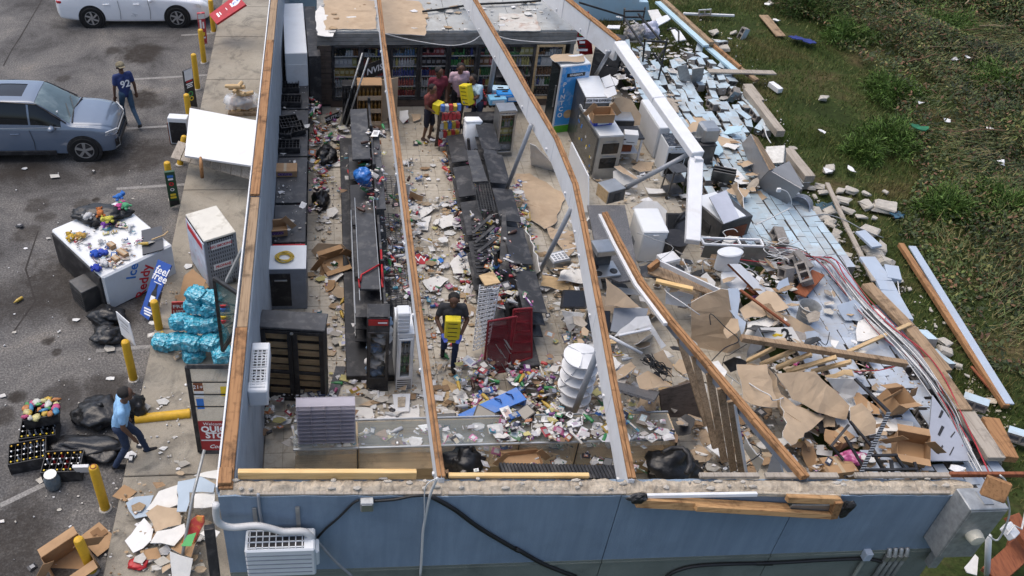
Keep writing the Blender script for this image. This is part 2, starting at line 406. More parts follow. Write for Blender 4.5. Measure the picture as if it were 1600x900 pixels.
for y0,y1 in zip(ys,ys[1:]):
    MB().box((-2.485,(y0+y1)/2,.05),(2.03,y1-y0-.02,.14),None,.012).build('slab',PAVE,pv)
# ================================================================ the store shell
ZW=3.1
def ZT(x): return 3.1-.048*(x+1.46)      # the wall head falls toward the right
WX0,WX1,WY0,WY1=-1.46,8.12,6.68,27.0
store=thing('store_building','roofless blue walled shop building torn open to the sky','building',(3.3,16.5,0))
BLUE=mat('blue_stucco',(.205,.27,.35),.85,.10,.9,(.15,.195,.25),.6,1.0,bump=.35,bscale=50)
_n2=BLUE.node_tree.nodes;_l2=BLUE.node_tree.links;_b2=_n2['Principled BSDF'];_src=_b2.inputs['Base Color'].links[0].from_socket
_mp=_n2.new('ShaderNodeMapping');_mp.inputs['Scale'].default_value=(6,6,.5);_l2.new(_n2.new('ShaderNodeTexCoord').outputs['Object'],_mp.inputs['Vector'])
_st=noise_node(_n2,_l2,_mp.outputs[0],1.0,6,.7,.3);_sr=ramp(_n2,[(.4,(.90,.91,.92)),(.62,(1.05,1.05,1.04))]);_l2.new(_st.outputs[0],_sr.inputs[0])
_l2.new(mixc(_n2,_l2,1.0,_src,_sr.outputs[0],'MULTIPLY'),_b2.inputs['Base Color'])
GREEN=mat('olive_stucco_base',(.17,.19,.165),.85,.18,1.2,(.07,.08,.07),.5,1.5,bump=.4,bscale=50)
INNER=mat('grey_inner_wall',(.33,.37,.41),.8,.12,1.5,(.12,.12,.12),.4,2,bump=.1)
xj=[WX0,at("P 983,773",ZW).x,at("P 1276,790",ZW-.15).x,WX1]
for x0,x1 in zip(xj,xj[1:]):
    w=MB();a_,b_=x0+(.006 if x0>WX0 else 0),x1-(.006 if x1<WX1 else 0)
    top=[(a_+(b_-a_)*i/24,ZT(a_+(b_-a_)*i/24)-.02+random.uniform(-.018,.012)) for i in range(25)]
    w.k=0;n_=25
    vs=[(x,WY0,1.46) for x,z in top]+[(x,WY0,z) for x,z in top]+[(x,WY0+.26,z) for x,z in top]+[(x,WY0+.26,1.46) for x,z in top]
    fs=[]
    for i in range(24): fs+=[(i,i+1,26+i,25+i),(25+i,26+i,51+i,50+i),(50+i,51+i,76+i,75+i)]
    fs+=[(0,25,50,75),(24,99,74,49)]
    w.add(vs,fs);w.box(((a_+b_)/2,WY0+.127,.73),(b_-a_,.266,1.46),mi=1)
    w.box(((a_+b_)/2,WY0+.12,1.40),(b_-a_-.001,.272,.03),mi=1)
    w.build('front_wall',[BLUE,GREEN],store,world=True)
MB().box(((WX0+WX1)/2,WY0+.15,1.3),(WX1-WX0-.1,.2,2.56)).build('wall_core',mat('dark_joint',(.02,.025,.03),.9,.2),store,world=True)
lw=MB().box((-1.365,(WY0+.27+WY1)/2,1.53),(.19,WY1-WY0-.27,3.06));lw.build('side_wall',INNER,store,world=True)
bw=MB()
tops=[3.05]*6+[2.6,2.5,2.1,2.05,1.5,1.4,.8,.5]
MB().box((2.6,WY1+.1,1.5),(8.2,.2,3.0)).build('rear_wall',M['lightblue'],store,world=True)
rw=MB();poly=[(6.72,0),(10.2,0),(10.0,.6),(9.7,.6),(9.6,1.5),(9.2,1.6),(9.1,2.5),(8.6,2.6),(8.4,2.9),(6.72,2.9)]
rw.add([(x,WY1,z) for x,z in poly]+[(x,WY1+.2,z) for x,z in poly],[tuple(range(10)),tuple(range(19,9,-1))]+[(i,10+i,10+(i+1) % 10,(i+1) % 10) for i in range(10)])
rw.build('rear_wall',M['lightblue'],store,world=True)
fl=MB().box((3.33,16.85,.066),(9.58,20.3,.13)).build('floor_slab',mat('grout',(.16,.14,.115),.95,.2),store,world=True)
def m_tile():
    m,n,l,b=_mk('beige_floor_tile')
    oi=n.new('ShaderNodeObjectInfo');ge=n.new('ShaderNodeNewGeometry').outputs['Position']
    a=noise_node(n,l,ge,1.1,6,.7);f=noise_node(n,l,ge,7,6,.75,.4)
    r=ramp(n,[(.3,(.36,.32,.255)),(.7,(.46,.42,.345))]);l.new(a.outputs[0],r.inputs[0])
    k=ramp(n,[(.48,(0,0,0)),(.72,(.7,)*3)]);l.new(f.outputs[0],k.inputs[0])
    out=mixc(n,l,k.outputs[0],r.outputs[0],(.22,.175,.12))
    r3=ramp(n,[(0,(.88,)*3),(1,(1.06,)*3)]);l.new(oi.outputs['Random'],r3.inputs[0])
    l.new(mixc(n,l,1.0,out,r3.outputs[0],'MULTIPLY'),b.inputs['Base Color']);b.inputs['Roughness'].default_value = .55
    return m
TILE=m_tile();ts = .305
tm=MB().box((0,0,0),(ts-.006,ts-.006,.016),None,.003)
cells=[]
nx=int(9.4/ts)
for i in range(nx):
    for j in range(int(20/ts)):
        X=-1.25+ts*(i+.5);Y=6.98+ts*(j+.5)
        cells.append((X,Y,((X>-.75) and (X<5.2) and (10.2<Y<21.2) and not (.3<X<1.4 and Y>11) and not (2.7<X<4.2 and Y>11.2))))
vis=sorted([c for c in cells if c[2]],key=lambda c: c[1])[:300];vset=set((c[0],c[1]) for c in vis)
t0=None;fo=origin_of(fl)
for X,Y,_ in vis:
    if t0 is None: t0=tm.build('tile',TILE,fl);o=t0
    else: o=t0.copy();COL.objects.link(o)
    o.location=(X-fo.x,Y-fo.y,.133-fo.z+random.uniform(-.001,.001))
rest=MB()
for X,Y,_ in cells:
    if (X,Y) not in vset: rest.box((X,Y,.133),(ts-.006,ts-.006,.016))
tag(rest.build('tile_field',TILE,fl,world=True),None,None,kind='stuff')
# wall heads: plates, mortar, trim
def plank(name,a,b,w,h,m,par,up=(0,0,1)):
    return MB().bar(a,b,w,h,up,.006).build(name,m,par,world=True)
yb=at("P 392,306",3.15).y
plank('top_plate',(-1.37,6.75,3.125),(-1.37,at("P 374,515",3.1).y,3.125),.17,.045,M['pine'],store)
plank('top_plate',(-1.365,at("P 374,513",3.1).y,3.11),(-1.365,yb,3.11),.15,.04,M['oldwood'],store)
plank('top_plate',(-1.365,yb+.01,3.16),(-1.365,18.9,3.16),.16,.05,M['pine'],store)
plank('top_plate',(-1.365,18.92,3.15),(-1.365,27,3.15),.16,.05,M['oldwood'],store)
plank('trim',(-1.475,6.75,3.09),(-1.475,27,3.09),.025,.16,M['white'],store)
MB().bar((-1.38,6.78,3.18),(-1.38,7.02,3.18),.16,.06,b=.006).build('top_plate',M['pine'],store,world=True)
mo=MB();N=260
for i in range(N+1):
    x=-1.44+(8.1+1.44)*i/N
    for k,(y,z) in enumerate(((WY0+.012,ZW-.03),(WY0+.03,ZW+.0),(WY0+.10,ZW+.035),(WY0+.18,ZW+.03),(WY0+.25,ZW-.03))):
        d=noise.noise(Vector((x*5,k*1.3,0)))*.035+noise.noise(Vector((x*19,k*2.3,4)))*.02
        mo.v.append((x,y+d*.3,z+d-ZW+ZT(x)))
for i in range(N):
    for k in range(4): mo.f.append((i*5+k,(i+1)*5+k,(i+1)*5+k+1,i*5+k+1));mo.mi.append(0);mo.c.append(None)
mo.build('mortar_bed',M['mortar'],store,world=True)
yi=WY0+.235
for q,z,w,h,mt in (("P 372,741 651,731",3.27,.07,.13,'newpine'),("P 700,750 920,744",3.245,.06,.05,'newpine'),("P 1090,750 1185,744",3.245,.07,.05,'greywood'),("P 1192,751 1306,749",3.24,.08,.05,'greywood'),("P 1330,752 1480,748",3.25,.07,.05,'greywood'),("P 1478,749 1600,741",3.27,.05,.07,'redwood')):
    A,B=[at_y(p,yi+.03) for p in px(q)]
    plank('top_plate',(A.x,yi+.03,z-3.2+ZT(A.x)),(B.x,yi+.03,z-3.2+ZT(B.x)),w,h,M[mt],store)
for q in ("P 376,771 560,768","P 560,769 690,765","P 1185,760 1310,757","P 1330,764 1490,762","P 700,766 980,764"):
    A,B=[at_y(p,WY0+.03) for p in px(q)]
    plank('edge_strip',(A.x,WY0+.035,ZT(A.x)-.005),(B.x,WY0+.035,ZT(B.x)),.05,.03,M['greywood'],store)
for i in range(40):
    x=random.uniform(-1.3,7.9);rb=MB().blob((x,WY0+random.uniform(.06,.22),ZT(x)+.045),(random.uniform(.02,.07),random.uniform(.015,.035),.02),i,.5,1)
    tag(rb.build('rubble',M['concrete'],store,world=True),None,None)
# ================================================================ roof beams
def beam(name,label,pts,w=.15,h=.34,top='pine',side='white',flat=0):
    """box beam with raw timber top edge and painted white sides; pts are (pixel, height)"""
    P3=[at(p,z) for p,z in pts]
    t=thing(name,label,'beam',(P3[0].x,P3[0].y,0))
    a=MB();b=MB();c=MB()
    for i in range(len(P3)-1):
        p,q=P3[i],P3[i+1];d=(q-p).normalized();e=d*.004*(1 if i else 0)
        up=Vector((0,0,1));sx=d.cross(up).normalized()
        if i<flat:
            b.bar(p-Vector((0,0,.1))+e,q-Vector((0,0,.1))-e,.27,.16,up,.012);continue
        b.bar(p-Vector((0,0,h/2+.03))+e,q-Vector((0,0,h/2+.03))-e,w*.8,h,up,.01)
        a.bar(p-Vector((0,0,.018))+e-sx*w*.27,q-Vector((0,0,.018))-e-sx*w*.27,w*.48,.045,up,.006);a.bar(p-Vector((0,0,.024))+e+sx*w*.27,q-Vector((0,0,.012))-e+sx*w*.27,w*.46,.045,up,.006)
        L=(q-p).length
        k = .3
        while k<L-.2:
            m_=p+d*k - sx*(w*.4+.012) - Vector((0,0,h*.85));c.box(m_,(.03,.05,.05),None,.008);k+=random.uniform(1.2,1.9)
    b.build('fascia',M[side],t,world=True);a.build('timber_edge',M[top],t,world=True);c.build('bracket',M['white'],t,world=True)
    return t
beam('roof_beam','long straight roof beam above the two people aisles, nearest the left wall',[((690,744),3.12),((655,487),3.2),((626,262),3.25),((600,68),3.25),((592,-2),3.25),((580,-60),3.25)],.10,.40)
beam('roof_beam','white roof beam buckled in its middle, second from the left wall',[((988,746),3.0),((962,610),3.05),((938,480),3.1),((912,345),3.15),((899,285),3.1),((870,215),3.15),((830,148),3.2),((785,70),3.25),((742,-2),3.3),((715,-50),3.3)],.10,.52)
beam('roof_beam','snapped roof beam ending in a hanging white stump over the kitchen',[((1084,372),1.75),((1089,243),2.5),((1092,236),2.6),((1030,150),2.85),((968,62),3.1),((925,28),3.2),((885,-4),3.25),((840,-45),3.25)],.13,.5,flat=4)
# ================================================================ walk-in cooler along the back of the shop
rnd=random.Random(3)
DRINKS=[(.03,.3,.06),(.6,.5,.08),(.55,.06,.05),(.02,.16,.03),(.03,.25,.05),(.35,.02,.02),(.5,.33,.04),(.02,.05,.3),(.03,.02,.02),(.45,.45,.45),(.05,.2,.4),(.25,.1,.02),(.55,.5,.1),(.6,.62,.62)]
def bottle(mb,x,y,z,h,r,col,n=6):
    mb.col=col;mb.lathe([(r,0),(r,h*.62),(r*.38,h*.82),(r*.36,h)],(x,y,z),n)
def shelf_stock(mb,x0,x1,y,z,hmax,r=None,mode=None):
    x=x0;mode=mode or rnd.choice('bbcbp');col=rnd.choice(DRINKS);k=0
    while x<x1-.04:
        if rnd.random() < .25: col=rnd.choice(DRINKS)
        rk=rnd.uniform(.8,1.3)
        gm=sum(col)/3;c=tuple(min(.8,(q*.8+gm*.2)*rk*1.15) for q in col)
        if mode == 'b': rr = .034;bottle(mb,x+rr,y,z,hmax*rnd.uniform(.78,.85),rr,c);x+=rr*2.1
        elif mode == 'c': rr = .033;mb.col=c;mb.lathe([(rr,0),(rr,.13),(rr*.8,.15)],(x+rr,y,z),6);x+=rr*2.1
        else:
            w=rnd.uniform(.1,.16);mb.col=c;mb.box((x+w/2,y+.05,z+hmax*.4),(w-.006,.14,hmax*.8));mb.col=tuple(min(.85,q+.35) for q in c);mb.box((x+w/2,y-.023,z+hmax*.45),(w*.7,.006,hmax*.35));x+=w
        k+=1
cz = .14
cy0=at("P 520,166",.16).y;cx0,cx1=-.38,6.24;dx0,dx1=-.01,5.99
wc=thing('walk_in_cooler','walk-in cooler with a row of black framed glass doors across the back of the shop','cooler',(2.9,cy0,cz))
ROOFB=mat('cooler_roof_board',(.37,.38,.37),.8,.2,1.5,(.19,.165,.13),.6,1.6)
FASC=mat('grubby_fascia',(.24,.235,.22),.85,.2,5,(.1,.08,.06),.7,3.5,bump=.3,bscale=20)
for k,(a,b) in enumerate(((cx0,1.3),(1.3,2.95),(2.95,4.6),(4.6,cx1))):
    MB().box(((a+b)/2,cy0+1.85,2.24),(b-a-.008,3.7,.06),None,.008).build('roof_panel',ROOFB,wc,world=True)
for r_ in range(3):
    MB().box(((cx0+cx1)/2,cy0+.02,1.94+.11*r_),(cx1-cx0,.08,.104),None,.008).build('fascia_board',FASC,wc,world=True)
MB().box((cx1-.06,cy0+1.85,1.17),(.1,3.6,2.06)).build('side_panel',FASC,wc,world=True)
MB().box((cx0+.02,cy0+1.85,1.17),(.04,3.6,2.06)).build('side_panel',M['grey'],wc,world=True)
for i in range(11):
    for s_ in range(2):
        MB().box((cx0+.09+.1*0+(.095 if i % 2 else .11)+(s_-.5)*.17,cy0,.30+i*.15),(.165,.03,.143),None,.004).build('plank',M['plankwall'],wc,world=True)
MB().box((cx0+.2,cy0+.03,1.0),(.40,.02,1.7)).build('backing',M['black'],wc,world=True)
MB().box(((dx0+dx1)/2,cy0+.03,.24),(dx1-dx0+.1,.1,.2)).build('kick_plate',M['plankwall'],wc,world=True)
MB().box(((dx0+dx1)/2+.1,cy0+.8,1.0),(dx1-dx0+.3,.03,1.8)).build('back_panel',mat('cooler_inside',(.10,.11,.115),.6,.2),wc,world=True)
dw=(dx1-dx0)/8
for i in range(8):
    x0=dx0+i*dw;x1=x0+dw;xm=(x0+x1)/2
    fr=MB()
    for xx in (x0+.035,x1-.035): fr.box((xx,cy0,1.1),(.066,.06,1.54),None,.006)
    for zz in (.365,1.845): fr.box((xm,cy0,zz),(dw-.14,.06,.06),None,.006)
    dm = 'blackm' if i<7 else 'ply'
    d_=fr.build('door_frame',M[dm],wc,world=True)
    MB().box((xm,cy0-.01,1.1),(dw-.14,.008,1.42)).build('glass',M['glass'],d_,world=True)
    MB().box((x0+.06,cy0-.045,1.05),(.02,.03,.35),None,.005).build('handle',M['steel'],d_,world=True)
    st=MB()
    for k in range(5):
        z = .42+k*.285
        MB().box((xm,cy0+.22,z-.012),(dw-.08,.36,.014)).build('shelf',M['white_metal'],wc,world=True)
        st.col=(.7,.7,.68);st.box((xm,cy0+.04,z),(dw-.1,.006,.03))
        shelf_stock(st,x0+.07,x1-.07,cy0+.10,z,.25,mode=('p' if (k>2 and i>2 and rnd.random() < .7) else None))
        shelf_stock(st,x0+.07,x1-.07,cy0+.22,z,.25)
    for k in range(2):
        st.col=(.03,.07,.4);st.box((x0+.13,cy0+.03,1.72),(.1,.005,.1));st.col=(.6,.6,.62);st.box((x0+.30,cy0+.03,1.72),(.12,.005,.12))
    tag(st.build('stocked_drinks',M['goods'],wc,world=True),None,None,kind='stuff')
# torn brown boards lying on the cooler roof
def board(name,label,poly,zs,mt='kraft',edge='gyp',th=.014,step=.16,amp=.03,cat='board',warp=.015,seed=None,flat=False):
    """a torn sheet: poly in photo pixels, zs = heights of its first three corners; the other corners lie in that plane"""
    rs=random.Random(seed if seed is not None else hash(label) % 9999 if False else sum(map(ord,label)))
    p=px(poly)
    if isinstance(zs,(int,float)): zs=(zs,)*3
    A=[at(p[i],zs[i]) for i in range(3)];nr=(A[1]-A[0]).cross(A[2]-A[0]).normalized()
    if nr.z<0: nr=-nr
    pts=A + [on_plane(q,A[0],nr) for q in p[3:]]
    if step: pts=jag(pts,step,amp,rs)
    o=MB().sheet(pts,th,nr,0,1).build(name,[M[mt] if isinstance(mt,str) else mt,M[edge] if isinstance(edge,str) else edge],None,world=True)
    if warp:
        me=o.data;bm=bmesh.new();bm.from_mesh(me)
        bmesh.ops.triangulate(bm,faces=[f for f in bm.faces if len(f.verts)>4])
        es=[e for e in bm.edges if e.calc_length() > .22]
        bmesh.ops.subdivide_edges(bm,edges=es,cuts=2,use_grid_fill=False)
        sd=rs.uniform(0,50)
        for v in bm.verts:
            k=noise.noise(Vector((v.co.x*1.3+sd,v.co.y*1.3,v.co.z*1.3)))*1.6+noise.noise(Vector((v.co.x*4+sd,v.co.y*4,v.co.z*4)))*.5
            v.co+=nr*(k*warp)
        bm.to_mesh(me);bm.free()
    return tag(o,label,cat)
zr=2.30
board('torn_board','large tan ceiling board lying on the cooler roof, left of the beam',"P 508,46 588,45 588,1 541,-3 505,0",zr)
board('torn_board','tan ceiling board with ragged right edge on the middle of the cooler roof',"P 597,52 664,55 668,20 655,2 596,-2",zr+.01)
board('torn_board','white plaster sheet corner at the left end of the cooler roof',"P 496,54 520,57 520,20 500,8 493,18",zr-.01,'gyp')
board('torn_board','rusty stained white board on the right of the cooler roof',"P 780,48 845,48 838,22 780,20",zr-.005,mat('rusty_white',(.5,.48,.44),.8,.2,2,(.25,.1,.05),.8,3))
def cable(name,label,pts,r=.012,m='wire',z=None,n=5,sub=4,cat='cable',par=None):
    P3=[at(p,zz) for p,zz in pts];out=[]
    for i in range(len(P3)-1):
        p0=P3[max(i-1,0)];p1=P3[i];p2=P3[i+1];p3=P3[min(i+2,len(P3)-1)]
        for k in range(sub):
            t=k/sub;out.append(.5*((2*p1)+(p2-p0)*t+(2*p0-5*p1+4*p2-p3)*t*t+(3*p1-p0-3*p2+p3)*t**3))
    out.append(P3[-1])
    o=MB().tube(out,r,n).build(name,M[m],par,smooth=True,world=True)
    return tag(o,label,cat) if par is None else o
def cz_(s,z): return [(p,z) for p in px(s)] if not isinstance(z,(list,tuple)) else list(zip(px(s),z))
cable('power_cable','black cable lying along the back of the cooler roof',cz_("P 660,18 700,13 740,7 800,4 845,1",2.36),.03,'wireblack')
cable('power_cable','thin white wire drooping across the cooler fascia',cz_("P 600,52 640,62 700,71 735,66 760,52 800,62 870,66 945,56",[2.3,2.2,2.1,2.1,2.2,2.15,2.15,2.4]),.012)
# ================================================================ generic furniture
def open_case(w,d,h,t=.04,base=.12):
    m=MB();m.box((0,d/2-t/2,h/2),(w,t,h));
    for s_ in (-1,1): m.box((s_*(w/2-t/2),-t/2,h/2),(t,d-t,h),None,.004)
    m.box((0,-t/2,h-t/2),(w-2*t,d-t,t));m.box((0,-t/2,base/2),(w-2*t,d-t,base));return m
def glass_fridge(label,s,z1,z0=.14,body='blackm',hdr=None,nsh=4,cols=1,name='display_fridge',stock=True,head=.22,base=.25,inside=None,rot=None):
    c,rz,w,d,h=topbox(s,z1,z0)
    t=thing(name,label,'fridge',c,rz,rot=rot)
    open_case(w,d,h,.03,base).build('cabinet',M[body],t);MB().box((0,d/2-.05,(h+base-head)/2),(w-.08,.02,h-base-head)).build('liner',M['white_metal'],t)
    MB().box((0,-d/2+.02,h-head/2),(w-.06,.035,head),None,.005).build('header',M[hdr or body],t)
    for k in range(nsh+1):
        z=base+.02+k*(h-head-base)/(nsh+1)
        MB().box((0,0,z),(w-.07,d-.14,.012)).build('shelf',M['steel'],t)
        if stock:
            st=MB();shelf_stock(st,-w/2+.05,w/2-.05,-d/2+.13,z+.01,(h-head-base)/(nsh+1)*.85);shelf_stock(st,-w/2+.05,w/2-.05,0,z+.01,(h-head-base)/(nsh+1)*.85)
            tag(st.build('stock',M['goods'],t),None,None,kind='stuff')
    dwid=(w-.05)/cols
    for i in range(cols):
        f=MB();x=-w/2+.025+dwid*(i+.5);zb,zt=base+.005,h-head-.005
        for q in (-1,1): f.box((x+q*(dwid/2-.02),-d/2-.012,(zb+zt)/2),(.04,.03,zt-zb),None,.004)
        for zz in (zb+.02,zt-.02): f.box((x,-d/2-.012,zz),(dwid-.08,.03,.04),None,.004)
        fo_=f.build('door_frame',M[body],t)
        MB().box((x,-d/2-.01,(zb+zt)/2),(dwid-.08,.006,zt-zb-.08)).build('glass',M['glass'],fo_)
        MB().box((x+dwid/2-.045,-d/2-.045,(zb+zt)/2),(.016,.03,.25),None,.004).build('handle',M['steel'],fo_)
    g=MB()
    for k in range(5): g.box((0,-d/2+.004,.03+k*base*.17),(w*.86,.012,base*.07))
    g.build('grille',M['black'],t)
    return t
def box_thing(name,label,cat,s,z1,z0=.14,m='white_metal',b=.015,rot=None):
    c,rz,w,d,h=topbox(s,z1,z0);t=thing(name,label,cat,c,rz,rot=rot)
    MB().box((0,0,h/2),(w,d,h),None,b).build('body',M[m],t);return t,w,d,h
def carton(label,c,rz,w,d,h,open_=True,m='card',tilt=None,mark=None,name='cardboard_box',group=None):
    t=thing(name,label,'box',c,rz,group,rot=tilt)
    th = .006;b=MB()
    b.box((0,0,th/2),(w,d,th))
    for q in (-1,1): b.box((q*(w/2-th/2),0,h/2),(th,d,h));b.box((0,q*(d/2-th/2),h/2),(w-2*th,th,h))
    b.build('walls',M[m],t)
    if open_:
        for q in (-1,1):
            MB().bar((q*w/2,0,h),(q*(w/2+d*.28),0,h+d*.22),d*.98,th,(0,1,0)).build('flap',M[m],t)
            a=q*(d/2);MB().bar((0,a,h),(0,a+q*d*.33,h-.06*q),w*.97,th).build('flap',M[m],t)
    else:
        for q in (-1,1): MB().box((0,q*d/4,h+th/2),(w,d/2-.004,th)).build('flap',M[m],t)
        MB().box((0,0,h+th+.001),(.06,d*.98,.002)).build('tape',mat('packing_tape',(.42,.33,.22),.25,.1),t)
    if mark: MB().box((0,-d/2-.001,h*.5),(w*.6,.002,h*.45)).build('print',mark,t)
    return t
PURPLE=mat('purple_pattern_print',(.11,.05,.19),.6,.9,40,(.7,.6,.75),.8,45)
# ---------------------------------------------------------------- left wall counter run
tops=[("P 421,379 476,379","P 424,320 476,319",'black shelving counter against the left wall nearest the red stripe'),("P 425,317 477,317","P 430,246 478,246",'black shelving counter with one flat purple box against the left wall'),("P 430,244 479,244","P 434,172 481,172",'black shelving counter heaped with black crates against the left wall'),("P 435,170 481,170","P 439,90 482,90",'farthest black shelving counter by the left wall, under black trays')]
for fr_,bk_,lab in tops:
    f0,f1=[at(p,1.0) for p in px(fr_)];b0,b1=[at(p,1.0) for p in px(bk_)]
    y0,y1=f0.y,b0.y;x0,x1=-1.26,-.6
    t=thing('wall_counter',lab,'counter',((x0+x1)/2,(y0+y1)/2,.14),group='black shelving counters')
    MB().box(((x0+x1)/2,(y0+y1)/2,.98),(x1-x0,y1-y0-.012,.04),None,.008).build('counter_top',M['counter'],t,world=True)
    MB().box(((x0+.1),(y0+y1)/2,.55),(.16,y1-y0-.02,.8)).build('back_panel',M['blackm'],t,world=True)
    st=MB()
    for k,(z,dep) in enumerate(((.2,.62),(.46,.58),(.70,.56))):
        MB().box((x0+dep/2+.03,(y0+y1)/2,z),(dep,y1-y0-.03,.02),None,.004).build('shelf',M['blackm'],t,world=True)
        y=y0+.05
        while y<y1-.1:
            w=rnd.uniform(.06,.14)
            if rnd.random() < .7: st.col=rnd.choice([(.5,.05,.05),(.6,.4,.05),(.05,.2,.5),(.1,.35,.1),(.6,.6,.58),(.3,.1,.35),(.04,.04,.05)]);st.box((x0+dep-.06,y+w/2,z+.10),(.1,w*.9,rnd.uniform(.1,.18)),Matrix.Rotation(rnd.uniform(-.2,.2),3,'Z'))
            y+=w
    tag(st.build('stock',M['goods'],t,world=True),None,None,kind='stuff')
    for yy in (y0+.03,y1-.03): MB().box((x1-.03,yy,.56),(.03,.03,.82)).build('upright',M['blackm'],t,world=True)
def crate(label,c,rz,w=.42,d=.32,h=.14,tilt=None,group='black plastic trays',name='plastic_tray',contents=None):
    t=thing(name,label,'crate',c,rz,group,rot=tilt)
    m=MB();m.box((0,0,.008),(w,d,.012))
    for q in (-1,1):
        m.box((q*(w/2-.008),0,h/2),(.014,d,h));m.box((0,q*(d/2-.008),h/2),(w-.03,.014,h))
    m.build('shell',M['black'],t)
    g=MB();nx_=6;ny_=4
    for i in range(1,nx_): g.box((-w/2+w*i/nx_,0,h*.42),(.008,d-.03,h*.7))
    for j in range(1,ny_): g.box((0,-d/2+d*j/ny_,h*.43),(w-.03,.008,h*.66))
    g.build('divider_grid',M['black'],t)
    if contents: contents(t,w,d,h)
    return t
for i,(p,z,rz,tl,lab) in enumerate((("P 458,88",1.16,.25,(.35,.1,.3),'topmost black tray of the heap at the back left wall, tipped forward'),("P 470,103",1.08,-.2,(.2,.1,-.2),'black tray leaning on the heap at the back left wall'),("P 452,120",1.02,.05,None,'black tray flat on the counter below the tipped heap'),("P 452,139",1.02,.02,None,'black tray with open cells, middle of the far wall counter'),("P 455,161",1.02,-.03,None,'wide black tray at the near end of the far wall counter'),("P 450,195",1.10,.4,(.3,.1,.4),'tilted black tray of the nearer heap on the wall counter'),("P 460,205",1.03,.2,(.1,-.15,.2),'black tray under the nearer heap on the wall counter'),("P 440,210",1.02,-.1,None,'black tray against the wall in the nearer heap'),("P 452,232",1.02,0,None,'large flat black tray behind the flat purple printed box'))):
    crate(lab,at(p,z),rz,.5,.4,.13,tl)
carton('flat tan box with purple printed lid on the left wall counter',at("P 446,270",1.0),0,.52,.34,.14,False,mark=PURPLE)
carton('open tan box of purple cartons on the left wall counter',at("P 433,362",1.0),.12,.40,.34,.17,True,mark=PURPLE)
for p,z,s_ in (("P 452,252",1.148,(.32,.17)),("P 432,342",1.10,(.26,.2))):
    MB().box(at(p,z) if False else (at(p,z).x,at(p,z).y,z+.006),(s_[0],s_[1],.008)).build('print',PURPLE,[o for o in COL.objects if o.name.startswith('cardboard_box')][-1],world=False) if False else None
t,w,d,h=box_thing('white_cabinet','tall white cabinet with a plain top in the back left corner','cabinet',"P 443,5 477,5 476,82 443,84",1.9)
MB().box((w/2+.18,0,h/2-.05),(.3,d,h-.1)).build('side_unit',M['blackm'],t)
MB().box((0,-d/2-.006,h*.45),(w*.9,.012,h*.75)).build('door',M['white'],t)
t,w,d,h=box_thing('counter_fridge','low white topped dark fridge holding a coiled yellow hose','fridge',"M2 88,695 330,690 332,828 80,830",1.15,m='grey')
MB().box((0,0,h+.008),(w+.01,d+.01,.02),None,.006).build('lid',M['white_metal'],t)
MB().box((-w*.12,-d/2-.008,h*.5),(w*.5,.02,h*.8),None,.004).build('door',M['black'],t)
MB().box((-w*.1,-d/2-.02,h*.75),(w*.3,.05,.03),None,.004).build('handle',M['steel'],t)
hc=at("M2 205,760",1.18);cb=MB()
for k in range(5):
    r_ = .10+.016*k;cb.tube([hc+Vector((math.cos(a)*r_*1.1,math.sin(a)*r_,.012+.012*(k % 3)+.01*math.sin(a*3+k))) for a in np.linspace(0,6.1,26)],.011,5)
tag(cb.build('hose_coil',M['wireyellow'],None,True,True),'coiled yellow hose lying on a white topped fridge','hose')
MB_red=MB().box(((-1.26-.6)/2,at("P 450,381",1.0).y-.05,.99),(.64,.05,.05));tag(MB_red.build('edge_strip',M['red'],None,world=True),'red edging strip across the end of the wall counter','strip')
# wooden slatted display cabinet
c,rz,w,d,h=topbox("M3 82,255 445,280 440,368 60,345",1.85)
t=thing('display_cabinet','black cabinet with two glazed doors and pale wooden slats inside','cabinet',c,rz)
open_case(w,d,h,.05,.08).build('carcass',M['blackm'],t)
MB().box((0,0,h+.025),(w+.05,d+.06,.05),None,.01).build('top',M['counter'],t)
for q in (-1,1):
    x=q*w/4
    f=MB()
    for e in (-1,1): f.box((x+e*(w/4-.045),-d/2-.01,h/2),(.08,.04,h-.04),None,.005)
    for zz in (.05,h*.42,h-.06): f.box((x,-d/2-.01,zz),(w/2-.17,.038,.07),None,.005)
    fo_=f.build('door',M['black'],t)
    MB().box((x,-d/2-.014,h/2),(w/2-.17,.006,h-.2)).build('glass',glass('dull_glass',(.1,.09,.08),.06),fo_)
    for k in range(9): MB().box((x,-d/2+.10+.02*(k % 2),.14+k*.185),(w/2-.10,.03,.12),None,.006).build('slat',M['ply'],t)
lk=MB();lk.lathe([(.03,0),(.03,.015),(.02,.02)],(0,-d/2-.03,h-.06),10,Matrix.Rotation(R(90),3,'X'));lk.build('lock',M['steel'],t)
# wall air conditioner inside
A,B=at_x("P 387,541",-1.27+.0),at_x("P 383,614",-1.27)
def ac_unit(name,label,c,rz,L,D,H,rot=None):
    t=thing(name,label,'air conditioner',c,rz,rot=rot)
    MB().box((0,0,H/2),(D,L,H),None,.02).build('casing',M['white_metal'],t)
    for q in (-1,1):
        g=MB();cy_=q*L*.2-.05
        g.box((0,cy_,H+.002),(D*.75,L*.36,.004),mi=1)
        for k in range(7): g.box((0,cy_-L*.17+k*L*.057,H+.012),(D*.8,.012,.012))
        for k in range(4): g.box((-D*.33+k*D*.22,cy_,H+.012),(.012,L*.37,.012))
        for r_ in (.05,.09): g.tube([Vector((math.cos(a)*r_,cy_+math.sin(a)*r_,H+.016)) for a in np.linspace(0,6.283,17)],.006,4)
        g.build('fan_grille',[M['white_metal'],M['black']],t)
    MB().box((0,-L/2+.10,H*.5),(D+.01,.19,H+.012),None,.015).build('end_cover',M['white_metal'],t)
    return t
